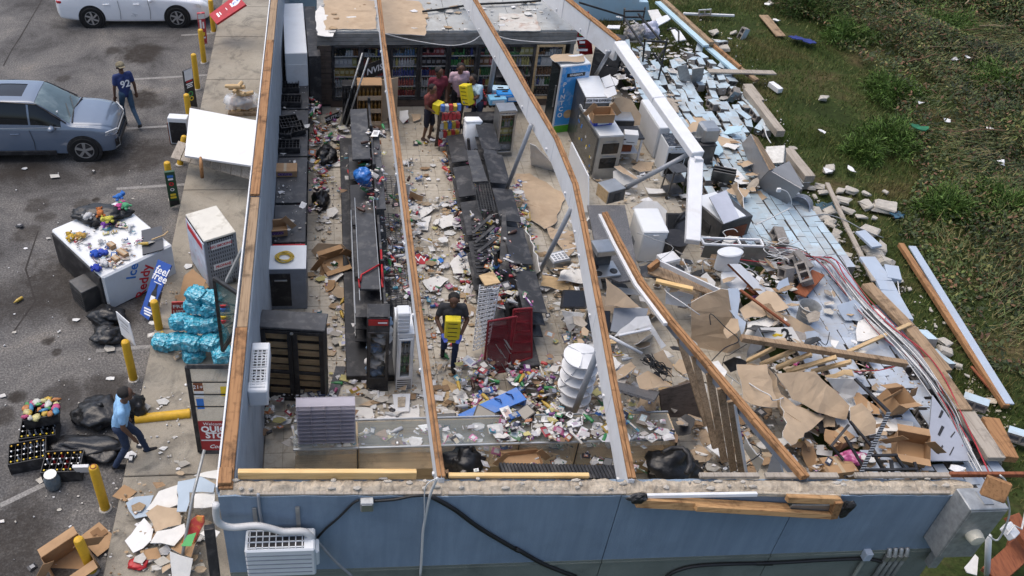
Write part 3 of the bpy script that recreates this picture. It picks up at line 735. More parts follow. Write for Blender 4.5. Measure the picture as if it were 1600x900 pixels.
pc=at("P 397,585",2.55);ac_unit('air_conditioner','white air conditioner with round grilles on the left wall head',(-1.13,pc.y,2.42),0,1.0,.27,.3)
# ---------------------------------------------------------------- shelf gondolas
def wire_shelf(mb,x0,x1,y0,y1,z,tilt=0,r=.006,nx_=5,ny_=16):
    f=lambda x,y: Vector((x,y,z+(x-x0)*tilt))
    for i in range(nx_): x=x0+(x1-x0)*i/(nx_-1);mb.tube([f(x,y0),f(x,y1)],r*1.3,4)
    for j in range(ny_): y=y0+(y1-y0)*j/(ny_-1);mb.tube([f(x0,y),f(x1,y)],r,4)
g1=thing('shelf_gondola','black shelf row between the left aisle and the middle aisle','shelving',(.75,15.2,.14))
MB().box((.62,15.4,.22),(.95,8.2,.16),None,.01).build('base_deck',M['blackm'],g1,world=True)
for y0,y1 in ((11.9,13.1),(13.12,14.75),(14.77,16.4),(16.42,18.0),(18.02,19.3)):
    MB().box((.86,(y0+y1)/2,.8),(.05,y1-y0-.01,1.16),None,.006).build('back_panel',M['blackm'],g1,world=True)
for y in (11.9,13.1,14.75,16.4,18.0,19.3):
    MB().box((.86,y,.84),(.07,.05,1.35),None,.005).build('upright',M['blackm'],g1,world=True)
MB().box((.60,13.6,1.36),(.38,2.35,.05),Matrix.Rotation(.03,3,'Y'),.008).build('top_panel',M['counter'],g1,world=True)
MB().box((.60,17.9,1.36),(.40,2.2,.05),Matrix.Rotation(-.05,3,'Y'),.008).build('top_panel',M['counter'],g1,world=True)
MB().box((.96,16.6,1.3),(.16,3.2,.05),None,.008).build('top_panel',M['counter'],g1,world=True)
for z,tl in ((.5,0),(.78,.1),(1.06,-.08)):
    for y0,y1 in ((12.0,13.0),(13.2,14.7),(14.85,16.3),(16.5,17.9)):
        MB().box((.58,(y0+y1)/2,z+rnd.uniform(-.03,.03)),(.50,y1-y0,.025),Matrix.Rotation(tl*rnd.uniform(.3,2),3,'Y'),.004).build('shelf',M['blackm'],g1,world=True)
for z,y0,y1,tl in ((.55,12.0,13.1,.1),(.62,13.2,14.4,.05),(.8,14.5,15.6,-.1),(.95,15.7,16.8,-.05),(.9,12.6,13.6,.15)):
    wsb=MB();wire_shelf(wsb,.90,1.36,y0,y1,z,tl);wsb.build('wire_shelf',M['darksteel'],g1,world=True)
for x_,z_ in ((.41,1.385),(.79,1.385),(.33,.52),(.33,.80),(.33,1.08)): MB().box((x_,13.7,z_),(.012,3.2,.035)).build('price_rail',M['steel'],g1,world=True)
strap=MB();strap.tube([at(p,1.42) for p in px("M2 770,715 775,800 780,900 M3 775,60 780,108")],.022,5);strap.tube([at(p,1.42) for p in px("M2 760,800 690,840 655,860 648,900 M3 640,60 645,110")],.018,5)
tag(strap.build('red_rail',M['red'],None,True,True),'red plastic strips hanging over the black shelf row','strip')
g2=thing('shelf_gondola','black shelf row leaning over along the right of the middle aisle','shelving',(3.2,14.5,.14))
MB().box((3.25,15.0,.2),(.9,7.0,.12),None,.01).build('base_deck',M['blackm'],g2,world=True)
def px_panel(name,s,zs,m,par,th=.03):
    p=px(s);A=[at(p[i],zs[i]) for i in range(3)];nr=(A[1]-A[0]).cross(A[2]-A[0]).normalized()
    if nr.z<0: nr=-nr
    return MB().sheet(A+[on_plane(q,A[0],nr) for q in p[3:]],th,nr).build(name,M[m] if isinstance(m,str) else m,par,world=True)
px_panel('top_panel',"M2 1270,130 1335,128 1395,310 1310,315",(1.35,1.35,1.35),'counter',g2)
px_panel('top_panel',"M2 1370,120 1440,115 1490,315 1410,318",(1.05,1.0,1.0),'counter',g2)
wsb=MB()
W0,W1,W2,W3=[at(p,1.28) for p in px("M2 1312,318 1405,316 1440,480 1345,485")]
for i in range(7): a=i/6;wsb.tube([W0.lerp(W1,a),W3.lerp(W2,a)],.008,4)
for i in range(18): a=i/17;wsb.tube([W0.lerp(W3,a),W1.lerp(W2,a)],.006,4)
wsb.build('wire_shelf',M['darksteel'],g2,world=True)
# the leaning slatted back
for (sx,zz) in (("M2 1310,620 1330,500 M2 1400,500 1420,620",0),):
    pass
def slat_stack(par,s,zs,n,m='blackm',w=.06,name='slat',th=.03):
    a,b,c,d_=[at(p,z) for p,z in zip(px(s),zs)]
    for i in range(n):
        k=(i+.5)/n;MB().bar(a.lerp(d_,k),b.lerp(c,k),w,th,(0,0,1),.004).build(name,M[m],par,world=True)
slat_stack(g2,"M2 1300,590 1410,480 M3 1570,250 1440,290",(1.2,1.3,.5,.6),9,w=.07)
slat_stack(g2,"M2 1300,560 1375,540 M3 1440,20 1330,30",(1.0,1.0,.85,.9),14,w=.05)
px_panel('back_panel',"N3 0,0 60,0 215,340 100,330",(1.0,1.1,.45),'blackm',g2)
px_panel('back_panel',"N3 75,0 150,0 245,300 170,310",(1.0,1.0,.4),'counter',g2)
px_panel('back_panel',"M2 1480,480 1500,480 N3 60,0 0,0",(1.2,1.2,.9),'blackm',g2)
for i,y in enumerate((12.2,13.6,15.0,16.4,17.8)):
    MB().bar((3.25,y,.2),(3.05,y-.15,1.35),.05,.05).build('upright',M['blackm'],g2,world=True)
    for k in range(3): MB().box((3.62,y+.5,.42+.3*k),(.45,1.2,.022),Matrix.Rotation(.12,3,'Y'),.004).build('shelf',M['blackm'],g2,world=True)
    for k in range(2): MB().box((2.93,y+.5,.40+.3*k),(.40,1.2,.022),Matrix.Rotation(-.15,3,'Y'),.004).build('shelf',M['blackm'],g2,world=True)
# ================================================================ text helper
def text(body,size,m,parent,mtx,name='lettering',ext=.001,align='CENTER',shear=0,bold=0,squash=1):
    cu=bpy.data.curves.new(name,'FONT');cu.body=body;cu.size=size;cu.extrude=ext;cu.align_x=align;cu.align_y = 'CENTER';cu.shear=shear;cu.offset=bold;cu.resolution_u=2
    o=bpy.data.objects.new(name,cu);COL.objects.link(o);bpy.context.view_layer.update()
    me=bpy.data.meshes.new_from_object(o.evaluated_get(bpy.context.evaluated_depsgraph_get()))
    bpy.data.objects.remove(o);bpy.data.curves.remove(cu)
    me.transform(Matrix.Diagonal((squash,1,1,1)));me.materials.clear();me.materials.append(M[m] if isinstance(m,str) else m)
    t=bpy.data.objects.new(name,me);COL.objects.link(t);t.parent=parent;t.matrix_local=mtx;return t
def face_front(x,y,z,rz=0):      # lettering standing upright on a face that looks toward -y
    return Matrix.Translation((x,y,z)) @ Matrix.Rotation(rz,4,'Y') @ Matrix.Rotation(R(90),4,'X')
def plane_mtx(o,u,v):             # lettering lying in the plane with x axis u and y axis v
    u=Vector(u).normalized();n=u.cross(Vector(v)).normalized();v=n.cross(u)
    return Matrix(((u.x,v.x,n.x,o[0]),(u.y,v.y,n.y,o[1]),(u.z,v.z,n.z,o[2]),(0,0,0,1)))
INK_W=mat('white_ink',(.8,.8,.8),.6,.03);INK_K=mat('black_ink',(.012,.012,.012),.6,.1);INK_R=mat('red_ink',(.5,.02,.03),.55,.08);INK_B=mat('blue_ink',(.03,.16,.5),.55,.08)
INK_Y=mat('yellow_ink',(.7,.5,.03),.55,.08);INK_G=mat('green_ink',(.05,.3,.08),.55,.08)
# ================================================================ middle of the shop
t=glass_fridge('tall black drinks fridge with red header at the near end of the shelf row',"M3 690,205 826,205 818,290 686,288",1.9,body='blackm',nsh=4,head=.30,base=.32,stock=False)
for k in range(7): MB().blob((rnd.uniform(-.1,.1),-.02,.40+.19*k),(.15,.14,.08),k,.5,3,2,fold=.2).build('cloth_bundle',M['paper'] if k % 3 else mat('blue_cloth',(.2,.3,.45),.8),t,True)
hd=[o for o in t.children if o.name.startswith('header')][0]
cf=topbox("M3 690,205 826,205 818,290 686,288",1.9)
MB().box((0,-cf[3]/2-.004,cf[4]-.10),(cf[2]*.86,.012,.13),None,.003).build('sign_strip',M['red'],t)
MB().box((.07,-cf[3]/2-.012,cf[4]-.10),(cf[2]*.4,.004,.03)).build('print_bar',INK_W,t)
t=glass_fridge('narrow white drinks fridge standing beside the black fridge',"M3 868,225 945,222 966,380 846,385",1.5,body='white_metal',nsh=3,head=.10,base=.3)
t,w,d,h=box_thing('white_box','white ribbed box standing on top of the narrow white fridge','box',"M3 865,212 938,210 942,262 866,265",1.95,1.52,'white_metal')
for k in range(5): MB().box((0,-d/2-.004,.06+k*.08),(w*.9,.008,.02)).build('rib',M['white'],t)
# white wire rack that leans over the floor
t=thing('wire_rack','white wire basket rack with a pale wooden top, leaning in the middle aisle','rack',at("M3 1350,480",.14))
a0,a1=at("M3 1350,95",1.6),at("M3 1310,475",.25);b0,b1=at("M3 1466,85",1.6),at("M3 1402,432",.3)
for p,q in ((a0,a1),(b0,b1),(a0.lerp(b0,.5)+Vector((.05,.2,0)),a1.lerp(b1,.5)+Vector((.05,.2,0)))):
    MB().tube([p,q],.014,6).build('upright',M['white'],t,world=True)
for k in range(15):
    f=(k+.5)/15;p=a0.lerp(a1,f);q=b0.lerp(b1,f);m=MB();fw=Vector((-.02,-.10,.03))
    m.tube([p,p+fw,p.lerp(q,.25)+fw*1.1,p.lerp(q,.5)+fw,p.lerp(q,.75)+fw*1.1,q+fw,q],.010,5);m.tube([p,q],.010,5)
    for j in range(6): x=j/5;m.tube([p.lerp(q,x),p.lerp(q,x)+fw,p.lerp(q,x)+fw+Vector((0,0,.04))],.007,4)
    m.build('basket',M['white'],t,world=True)
px_panel('top_board',"M3 1343,38 1425,15 1470,80 1380,97",(1.66,1.66,1.66),M['ply'],t,.03)
# red racks
def red_rack(label,s,zs,n=7):
    p=[at(q,z) for q,z in zip(px(s),zs)]
    t=thing('red_rack',label,'rack',(p[2].x,p[2].y,.14),group=None)
    fr=MB();
    for i in range(4): fr.tube([p[i],p[(i+1) % 4]],.02,6)
    fr.build('frame',M['darkred'],t,world=True)
    me=MB()
    for i in range(1,26): f=i/26;me.tube([p[0].lerp(p[1],f),p[3].lerp(p[2],f)],.0045,4)
    for i in range(1,34): f=i/34;me.tube([p[0].lerp(p[3],f),p[1].lerp(p[2],f)],.0045,4)
    me.build('mesh_panel',M['darkred'],t,world=True)
    nr=(p[1]-p[0]).cross(p[3]-p[0]).normalized()
    if nr.y>0: nr=-nr
    for k in range(n):
        u=rnd.uniform(.12,.88);v=rnd.uniform(.15,.85);q=p[0].lerp(p[1],u).lerp(p[3].lerp(p[2],u),v)
        MB().tube([q,q+nr*.02+Vector((.10,-.05,-.16)),q+nr*.03+Vector((.11,-.05,-.15))],.007,5).build('hook',M['steel'],t,world=True)
    return t
red_rack('wide red mesh rack leaning beside the white wire rack',"M3 1400,308 1565,280 1510,600 1368,620",(1.5,1.5,.3,.25),8)
t=red_rack('narrow red stepped rack right of the wide red rack',"N3 85,240 190,230 190,520 60,560",(1.3,1.35,.35,.3),0)
for k in range(5):
    y=250+k*60;px_panel('shelf',"N3 %d,%d %d,%d %d,%d %d,%d" % (95-k*6,y,188,y-8,190,y+1,92-k*6,y+10),(1.3-.2*k,1.3-.2*k,1.27-.2*k),M['darkred'],t,.02)
# white spinner of stacked round trays
bs=at("N3 418,812",.2);t=thing('spinner_rack','white spinner of six stacked round trays near the buckled beam','rack',bs)
MB().lathe([(.03,0),(.03,1.35)],(0,0,0),10).build('pole',M['white'],t)
for k in range(6):
    z = .06+k*.235;m=MB();n=28;r_ = .30
    m.lathe([(.02,z+.07),(r_*.6,z+.035),(r_,z),(r_+.006,z+.035),(r_-.012,z+.035),(r_*.6,z+.06),(.02,z+.1)],(0,0,0),n)
    tr=m.build('tray',M['white'],t,smooth='auto')
    for j in range(3):
        a=j*2.094+.5+.35*k;MB().bar((0,0,z+.075),(math.cos(a)*r_*.98,math.sin(a)*r_*.98,z+.045),.018,.05).build('divider',M['white'],tr)
MB().lathe([(.22,-.05),(.22,-.02),(.05,0)],(0,0,0),16).build('foot',M['white'],t)
# blue lid and black screens on the floor behind the counter
t=thing('plastic_slab','bright blue plastic lid with two handle slots lying behind the counter','plastic sheet',at("P 770,650",.14))
lid=px_panel('shell',"P 715,648 807,605 823,624 734,661",(.6,.8,.75),'blueplastic',t,.05)
for q in ("M3 1435,765 1475,790","M3 1500,735 1545,765"):
    A,B=[on_plane(p,at("P 715,648",.62),Vector((-.1,-.1,1)).normalized()) for p in px(q)]
    MB().tube([A+Vector((0,0,.02)),A.lerp(B,.5)+Vector((.03,0,.05)),B+Vector((0,0,.02))],.012,5).build('handle_slot',mat('navy',(.01,.03,.12),.5,.1),t,world=True)
def screen(label,s,zs,th=.05,frame='black',glassm=None,name='monitor'):
    p=px(s);A=[at(p[i],zs[i]) for i in range(3)];nr=(A[1]-A[0]).cross(A[2]-A[0]).normalized();nr=nr if nr.z>0 else -nr
    Q4=A+[on_plane(p[3],A[0],nr)];c=sum(Q4,Vector())/4
    t=thing(name,label,'monitor',(c.x,c.y,min(q.z for q in Q4)-th))
    MB().sheet(Q4,th,nr).build('case',M[frame],t,world=True)
    MB().sheet([c+(q-c)*.86+nr*.003 for q in Q4],.002,nr).build('screen',glassm or mat('dark_screen',(.012,.013,.015),.12,.2,spec=.7),t,world=True)
    MB().bar(Q4[2].lerp(Q4[3],.5)-nr*.02,Q4[2].lerp(Q4[3],.5)-nr*(.02+th)+Vector((0,-.06,-.03)),.1,.03).build('stand',M['black'],t,world=True)
    return t
screen('black monitor face down on the blue lid',"M3 1335,790 1450,850 1425,905 1295,895",(.95,.95,.9))
screen('black screen lying among papers by the beam foot',"M3 1090,850 1210,845 1215,905 1100,905",(.95,.95,.9))
screen('black till screen on the glass counter beside the blue lid',"N3 95,840 165,790 215,840 150,890",(1.1,1.2,1.2))
screen('small black screen by the spinner foot',"N3 305,835 375,815 400,870 320,885",(1.05,1.1,1.05))
screen('square framed black oven door propped left of the buckled beam',"G 130,210 380,215 365,390 105,385",(1.0,1.0,.8),.12,'black')
screen('second black framed oven door under the buckled beam',"G 380,410 600,420 600,640 340,620",(.9,.9,.6),.12,'black')
# ---------------------------------------------------------------- glass counter along the front
yr=at("P 600,699",1.02).y
ct=thing('glass_counter','long glass display counter with aluminium rail along the front wall','counter',(2.3,yr+.3,.14))
xs=[-.72,at("P 560,700",1.0).x,at("P 688,697",1.0).x,at("P 812,693",1.0).x,at("P 905,690",1.0).x,5.35]
for i,(x0,x1) in enumerate(zip(xs,xs[1:])):
    xm,ww=(x0+x1)/2,x1-x0
    MB().box((xm,yr+.3,.30),(ww-.01,.56,.3),None,.006).build('base',M['ply'],ct,world=True)
    MB().box((xm,yr+.555,.72),(ww-.01,.02,.56)).build('back_panel',M['ply'],ct,world=True)
    MB().box((xm,yr+.02,.72),(ww-.03,.006,.54)).build('front_glass',M['counterglass'],ct,world=True)
    MB().box((xm,yr+.29,1.005),(ww-.006,.56,.008)).build('glass_top',M['counterglass'],ct,world=True)
    MB().box((xm,yr+.33,.70),(ww-.04,.36,.006)).build('glass_shelf',M['counterglass'],ct,world=True)
    MB().box((xm,yr,1.02),(ww-.004,.035,.035),None,.006).build('rail',M['steel'],ct,world=True)
    MB().box((xm,yr+.575,1.02),(ww-.004,.03,.03),None,.006).build('rail',M['steel'],ct,world=True)
    MB().box((x1-.012,yr+.28,.73),(.022,.54,.55)).build('divider',M['ply'],ct,world=True)
    MB().box((x1-.012,yr+.0,.72),(.014,.02,.56)).build('mullion',M['black'],ct,world=True)
# clear organiser standing on the counter
A,B=at("P 466,695",1.02),at("P 555,695",1.02);ow=(B-A).length
t=thing('clear_organiser','clear plastic pigeonhole organiser standing on the glass counter','organiser',(A+B)/2+Vector((0,.12,0)),0)
oh = .85;CL=glass('smoky_plastic',(.55,.52,.58),.45,.2)
MB().box((0,.10,oh/2),(ow,.008,oh)).build('back',CL,t)
for i in range(5): MB().box((-ow/2+ow*i/4,0,oh/2),(.008,.19,oh)).build('upright',CL,t)
for k in range(11):
    MB().box((0,-.002,k*oh/10),(ow-.002,.18,.007)).build('shelf',CL,t)
st=MB()
for k in range(10):
    for i in range(16):
        if rnd.random() < .8: st.col=rnd.choice([(.32,.30,.34),(.42,.40,.43),(.24,.23,.27),(.5,.48,.5)]);st.box((-ow/2+ow*(i+.5)/16,.04,k*oh/10+.03),(ow/16*.8,.08,.05))
tag(st.build('packets',M['goods'],t),None,None,kind='stuff')
# rear-of-shop clutter around the people
c,rz,w,d,h=topbox("M1 1450,605 1555,598 1562,650 1455,655",1.4)
glass_fridge('silver framed glass display tower beside the cola stack',"M1 1450,605 1555,598 1562,650 1455,655",1.4,body='steel',nsh=4,head=.06,base=.12)
t,w,d,h=box_thing('display_stand','black stand at the shelf end holding cola bottles','stand',"M1 1255,655 1440,650 1450,700 1270,705",.95,m='blackm')
bt=MB();cp_=[]
for i in range(6):
    for j in range(4):
        p=at("M1 1290,630",.95).lerp(at("M1 1435,625",.95),i/5)+Vector((0,j*.11,0));q=(p.x+rnd.uniform(-.02,.02),p.y,.95)
        bb=MB();bb.col=(.03,.012,.01);bb.lathe([(.045,0),(.045,.2),(.018,.28)],q,8);bb.col=(.55,.08,.12) if rnd.random() < .7 else (.6,.6,.6);bb.lathe([(.047,.08),(.047,.18)],q,8,cap=False);bb.col=(.6,.05,.05);bb.lathe([(.018,.28),(.018,.31)],q,8)
        tag(bb.build('cola_bottle',M['goods'],None,True,True),'dark cola bottle with pink label in the cluster on the black stand','bottle','cola bottles on the stand')
fb=at("M1 1290,890",.3);t=thing('foam_cooler','upright white foam cooler leaning against the leaning shelf row','cooler',fb,rot=(R(-12),R(4),.1))
MB().box((0,0,.42),(.40,.30,.85),None,.05).build('body',M['foam'],t,True);MB().box((0,0,.80),(.42,.32,.10),None,.04).build('lid',M['foam'],t,True)
for i,(p,z,col,rz) in enumerate((("P 776,160",1.25,(.22,.50,.68),.1),("P 788,152",1.3,(.03,.25,.62),0),("P 801,155",1.25,(.03,.25,.62),.05),("P 781,146",1.3,(.45,.62,.72),-.1))):
    t=thing('drink_pack',('pale blue drinks pack nearest the silver display tower','middle bright blue drinks pack behind the silver tower','right bright blue drinks pack behind the silver tower','whitish blue drinks pack at the back of the blue packs')[i],'carton',at(p,z-.14),rz)
    MB().box((0,0,.08),(.42,.28,.16),None,.01).build('carton',mat('pack_blue%d' % i,col,.45,.1),t);MB().box((0,-.141,.08),(.3,.003,.09)).build('print',M['white'],t);MB().box((0,0,.161),(.14,.07,.004)).build('carry_slot',M['black'],t)
t=thing('shelf_stand','dark shelf stand under the blue drinks packs','stand',at("P 790,175",.14))
for z in (.3,.6,.9,1.08): MB().box((0,.1,z),(.75,.45,.03),None,.004).build('shelf',M['blackm'],t)
for x in (-.36,.36): MB().box((x,.3,.6),(.03,.03,1.1)).build('upright',M['blackm'],t)
# cardboard display with bottles
p0=at("M1 700,735",.14);t=thing('card_display','tan cardboard shop display with bottle shelves in front of the cooler','display',p0)
m=open_case(.62,.4,1.25,.02,.1);m.build('case',M['card'],t)
MB().box((.52,.12,.66),(.42,.02,1.2),Matrix.Rotation(.25,3,'Z')).build('side_flap',M['kraft'],t)
MB().box((-.5,.1,.62),(.36,.32,1.1),None,.01).build('bottle_rack',M['black'],t)
st=MB()
for k in range(3):
    MB().box((0,0,.12+.36*k),(.58,.36,.03)).build('shelf',M['card'],t);MB().box((0,-.195,.17+.36*k),(.58,.012,.12)).build('shelf_lip',M['kraft'],t)
    for i in range(6): bottle(st,-.25+i*.1,-.09,.14+.36*k,.26,.036,(.30,.15,.03))
    for i in range(4): bottle(st,-.62+i*.08,-.12,.14+.36*k,.27,.036,(.02,.02,.02))
tag(st.build('bottles',M['goods'],t),None,None,kind='stuff')
board('brown_sheet','dark brown panel leaning at the foot of the cardboard display',"P 605,185 621,182 622,202 607,200",(.3,.75,.7),M['plankwall'],M['plankwall'],cat='panel',step=0,warp=0)
for i,(a,b,l) in enumerate((("M1 662,310","M1 520,770",'left of the two thin steel poles leaning by the cooler'),("M1 697,340","M1 555,765",'right of the two thin steel poles leaning by the cooler'))):
    tag(MB().tube([at(a,2.1),at(b,.16)],.022,8).build('pole',M['galv'],None,True,True),l,'pole')
def sign(label,s,zs,m,th=.02,cat='sign',name='sign_board',words=(),inkm=INK_W,size=.1,frame=None):
    p=px(s);A=[at(p[i],zs[i]) for i in range(3)];nr=(A[1]-A[0]).cross(A[2]-A[0]).normalized()
    f=nr if nr.dot(EYE-A[0])>0 else -nr
    Q4=A+[on_plane(p[3],A[0],nr)]
    c=sum(Q4,Vector())/4;t=thing(name,label,cat,(c.x,c.y,min(q.z for q in Q4)))
    mb=MB();mb.add(Q4+[q-f*th for q in Q4],[(0,1,2,3),(7,6,5,4),(0,4,5,1),(1,5,6,2),(2,6,7,3),(3,7,4,0)]);mb.build('panel',M[m] if isinstance(m,str) else m,t,world=True)
    u=(Q4[1]-Q4[0]);v=(Q4[0]-Q4[3])
    for body,fx,fy,sz,ink,*o in words:
        if body[0] == '#':
            hw=float(body[1:])/2;c0=Q4[3]+u*fx+v*fy+f*.004;dv=v.normalized()*sz/2;mb=MB();mb.add([c0-u*hw-dv,c0+u*hw-dv,c0+u*hw+dv,c0-u*hw+dv],[(0,1,2,3)]);mb.build('print_bar',ink,t,world=True);continue
        pt=Q4[3]+u*fx+v*fy+f*.004-origin_of(t)
        text(body,sz,ink,t,plane_mtx(pt,u,v) if f.dot(u.cross(v))>0 else plane_mtx(pt,u,v),shear=o[0] if o else 0,bold=o[1] if len(o)>1 else 0)
    return t,Q4,u,v,f
sign('black sign with white block letters leaning behind the shelf beam',"M1 672,385 790,340 790,420 690,470",(1.6,1.6,1.2),'black',words=[('NVIS',.45,.5,.26,INK_W,0,.004)])
sign('fallen black sign with white letters near the poles',"M1 440,690 522,655 528,690 448,722",(.45,.5,.3),'black',words=[('NUTRL',.5,.5,.14,INK_W,0,.003)])
# snack rack in front of the boy
t=thing('snack_rack','black wire snack rack standing before the boy in the red shirt','rack',at("M1 1160,880",.14),.1)
for x in (-.22,0,.28):
    MB().tube([(x,0,0),(x,.02,1.25)],.014,6).build('upright',M['black'],t)
st=MB()
for k in range(5):
    m=MB();z = .15+.24*k
    for x in (-.2,-.1,0,.1,.2): m.tube([(x,-.12,z),(x,.12,z)],.006,4)
    m.tube([(-.22,-.14,z+.05),(.22,-.14,z+.05)],.008,4);m.build('basket',M['darksteel'],t)
    for i in range(5): st.col=rnd.choice([(.5,.05,.05),(.6,.4,.05),(.1,.2,.5),(.5,.5,.5)]);st.box((-.2+i*.1,0,z+.08),(.085,.12,.15),Matrix.Rotation(rnd.uniform(-.2,.2),3,'X'))
tag(st.build('snack_packets',M['goods'],t),None,None,kind='stuff')
px_panel('side_board',"M1 1085,850 1110,650 1125,650 1110,850",(.2,1.3,1.3),M['plankwall'],t,.03)
# bags and boxes in the left aisle
def bag(label,c,r,seed,cat='bin bag',name='rubbish_bag',mt='bag',group=None,knot=True):
    t=thing(name,label,cat,c,group=group)
    MB().blob((0,0,r[2]*.8),r,seed,.45,4,1.3,.75,fold=.16).build('sack',M[mt],t,True)
    if knot: MB().blob((r[0]*.2,0,r[2]*1.7),(r[0]*.16,r[0]*.12,r[2]*.3),seed+5,.5,2).build('knot',M[mt],t,True)
    return t
bag('crumpled black bag on the floor of the left aisle',at("M2 450,190",.14),(.24,.32,.18),3)
bag('limp black bag in front of the low fridge at the left aisle',at("M2 415,440",.14),(.16,.42,.12),9,knot=False)
t=thing('blue_pack','blue plastic wrapped pack on top of the black shelf row','pack',at("M2 665,325",1.38),.05)
MB().blob((0,.12,.12),(.19,.2,.17),2,.2,4,2,.8,fold=.12).build('wrap',mat('blue_wrap',(.02,.15,.5),.25,.4,8,(.3,.5,.8),.5,7,spec=.7),t,True)
carton('crushed tan carton flattened in the left aisle',at("M2 500,810",.14),.3,.55,.45,.22,True,tilt=(R(14),R(-8),.3))
board('kraft_sheet','crumpled brown sheet flattened in the left aisle by the counter',"M2 360,720 400,675 540,680 630,765 590,850 430,820",(.25,.4,.38),'kraft','kraft',warp=.05)
board('shelf_board','fallen black shelf board on the floor beside the wooden slat cabinet',"M3 505,570 565,572 510,765 452,760",.19,'counter','black',.03,cat='shelf',step=0,warp=0)
board('white_frame_piece','square white frame lying near the foot of the straight beam',"M3 838,735 942,730 935,835 850,838",.22,'white','white',.03,cat='frame',step=0,warp=0)
px_panel('opening',"M3 868,752 915,750 910,808 868,810",(.235,.235,.235),M['mortar'],[o for o in COL.objects if o.name.startswith('white_frame_piece')][0],.004)
# ================================================================ kitchen side
c,rz,w,d,h=topbox("A 95,60 385,20 470,125 170,150",2.0)
t=thing('ice_cream_fridge','tall blue sided ice cream fridge with torn board on its top','fridge',c,rz)
SKY=mat('sky_blue_print',(.05,.30,.68),.4,.05,3,(.75,.78,.8),.9,2.2)
MB().box((0,0,h/2),(w,d,h),None,.01).build('body',M['white_metal'],t)
MB().box((.02,-d/2-.004,h*.55),(w*.94,.008,h*.86)).build('side_print',SKY,t);MB().box((.02,-d/2-.0045,.10),(w*.94,.008,.2)).build('green_base',M['green'],t)
MB().box((-w/2-.006,0,h*.52),(.012,d*.9,h*.92)).build('door',M['black'],t);MB().box((-w/2-.014,0,h*.52),(.006,d*.74,h*.82)).build('glass',M['shield'] if False else mat('fridge_glass_dark',(.02,.025,.026),.08,.2,spec=.8),t)
MB().box((-w/2-.03,-d*.36,h*.55),(.03,.03,.6),None,.005).build('handle',M['steel'],t)
MB().box((.03,-d/2-.010,h*.86),(w*.62,.006,.10),None,.002).build('name_plate',M['black'],t)
text("BEN&JERRY'S",.075,INK_W,t,face_front(.03,-d/2-.016,h*.86),bold=.001,squash=.8)
for k,ch in enumerate('PINTCO'): text(ch,.17,INK_W,t,face_front(-w*.3,-d/2-.011,h*.73-k*.17),bold=.004)
MB().lathe([(.12,0),(.12,.006)],(-.02,-d/2-.008,h*.28),16,Matrix.Rotation(R(90),3,'X')).build('emblem',M['ply'],t)
board('torn_board','tan torn board draped on the ice cream fridge',"A 60,60 110,120 400,108 400,30 240,18 100,30",(2.03,2.05,2.03),warp=.03)
board('promo_panel','red promotion panel with white lettering right of the cooler',"P 892,20 920,18 926,84 906,86",(2.2,2.2,.9),'red','red',.02,cat='poster',step=0,warp=0)
pp=[o for o in COL.objects if o.name.startswith('promo_panel')][0];u_=at("P 920,18",2.2)-at("P 892,20",2.2);v_=at("P 892,20",2.2)-at("P 906,86",.9);n_=Vector((0,-.85,.4)).normalized()
for k in range(9):
    c_=at("P 909,%d" % (30+k*6),1.98-k*.11)+n_*.04;MB().box(c_,(rnd.uniform(.15,.4),.01,.06),Matrix.Rotation(R(-25),3,'X')).build('print_block',[INK_W,INK_K,INK_W,M['black'],INK_G,INK_W][k % 6],pp,world=True)
def grey_case(label,s,z1,m='steel',side=None,name='food_warmer',wins=0,glassleft=False):
    c,rz,w,d,h=topbox(s,z1);t=thing(name,label,'appliance',c,rz)
    MB().box((0,0,h/2),(w,d,h),None,.012).build('body',M[m],t);MB().box((0,0,h+.006),(w*.96,d*.96,.012),None,.005).build('top',M[side or 'white_metal'],t)
    if glassleft:
        fr=MB().box((-w/2-.008,0,h*.52),(.016,d*.95,h*.86)).build('side_door',M['darksteel'],t)
        MB().box((-w/2-.019,0,h*.52),(.006,d*.88,h*.78)).build('side_glass',mat('case_glass',(.035,.038,.036),.12,.5,6,(.2,.18,.15),.4,5,spec=.7),t)
        for k in range(14): MB().box((-w/2-.024,rnd.uniform(-.4,.4)*d,rnd.uniform(.2,.85)*h),(.004,.05,.05),Matrix.Rotation(rnd.uniform(0,3),3,'X')).build('sticker',rnd.choice([M['paper'],INK_Y,INK_B]),t)
    for k in range(wins):
        MB().box((.01,-d/2-.006,h*(.72-.34*k)),(w*.66,.012,h*.24),None,.004).build('window',M['carglass'],t);MB().box((.01,-d/2-.02,h*(.87-.34*k)),(w*.5,.02,.02)).build('handle',M['steel'],t)
    return t,w,d,h
t,w,d,h=grey_case('large grey topped food warmer with a lettered strip, right of the ice cream fridge',"A 320,248 560,245 662,462 402,468",1.62,'darksteel')
MB().box((.02,-d/2-.012,h-.07),(w,.02,.13),None,.003).build('sign_strip',M['white'],t);text('SAVOR THE EXPERIENCE',.075,INK_K,t,face_front(.02,-d/2-.024,h-.07),squash=.9,bold=.002)
t,w,d,h=grey_case('marble topped glass display case carrying a tan carton',"A 375,525 655,510 738,850 535,862",1.3,'steel',None,'display_case',2,True)
t2=carton('tan carton with ragged open top on the marble topped display case',at("A 570,680",1.46),.02,.5,.36,.22)
t,w,d,h=box_thing('snack_carton','flat blue snack carton under the tan carton','carton',"A 480,660 668,640 672,690 490,712",1.44,1.32,mat('blue_carton',(.03,.06,.4),.5,.2,9,(.7,.6,.6),.6,8),.004)
MB().box((0,-d/2-.002,h/2),(w*.6,.003,h*.5)).build('print',M['paper'],t)
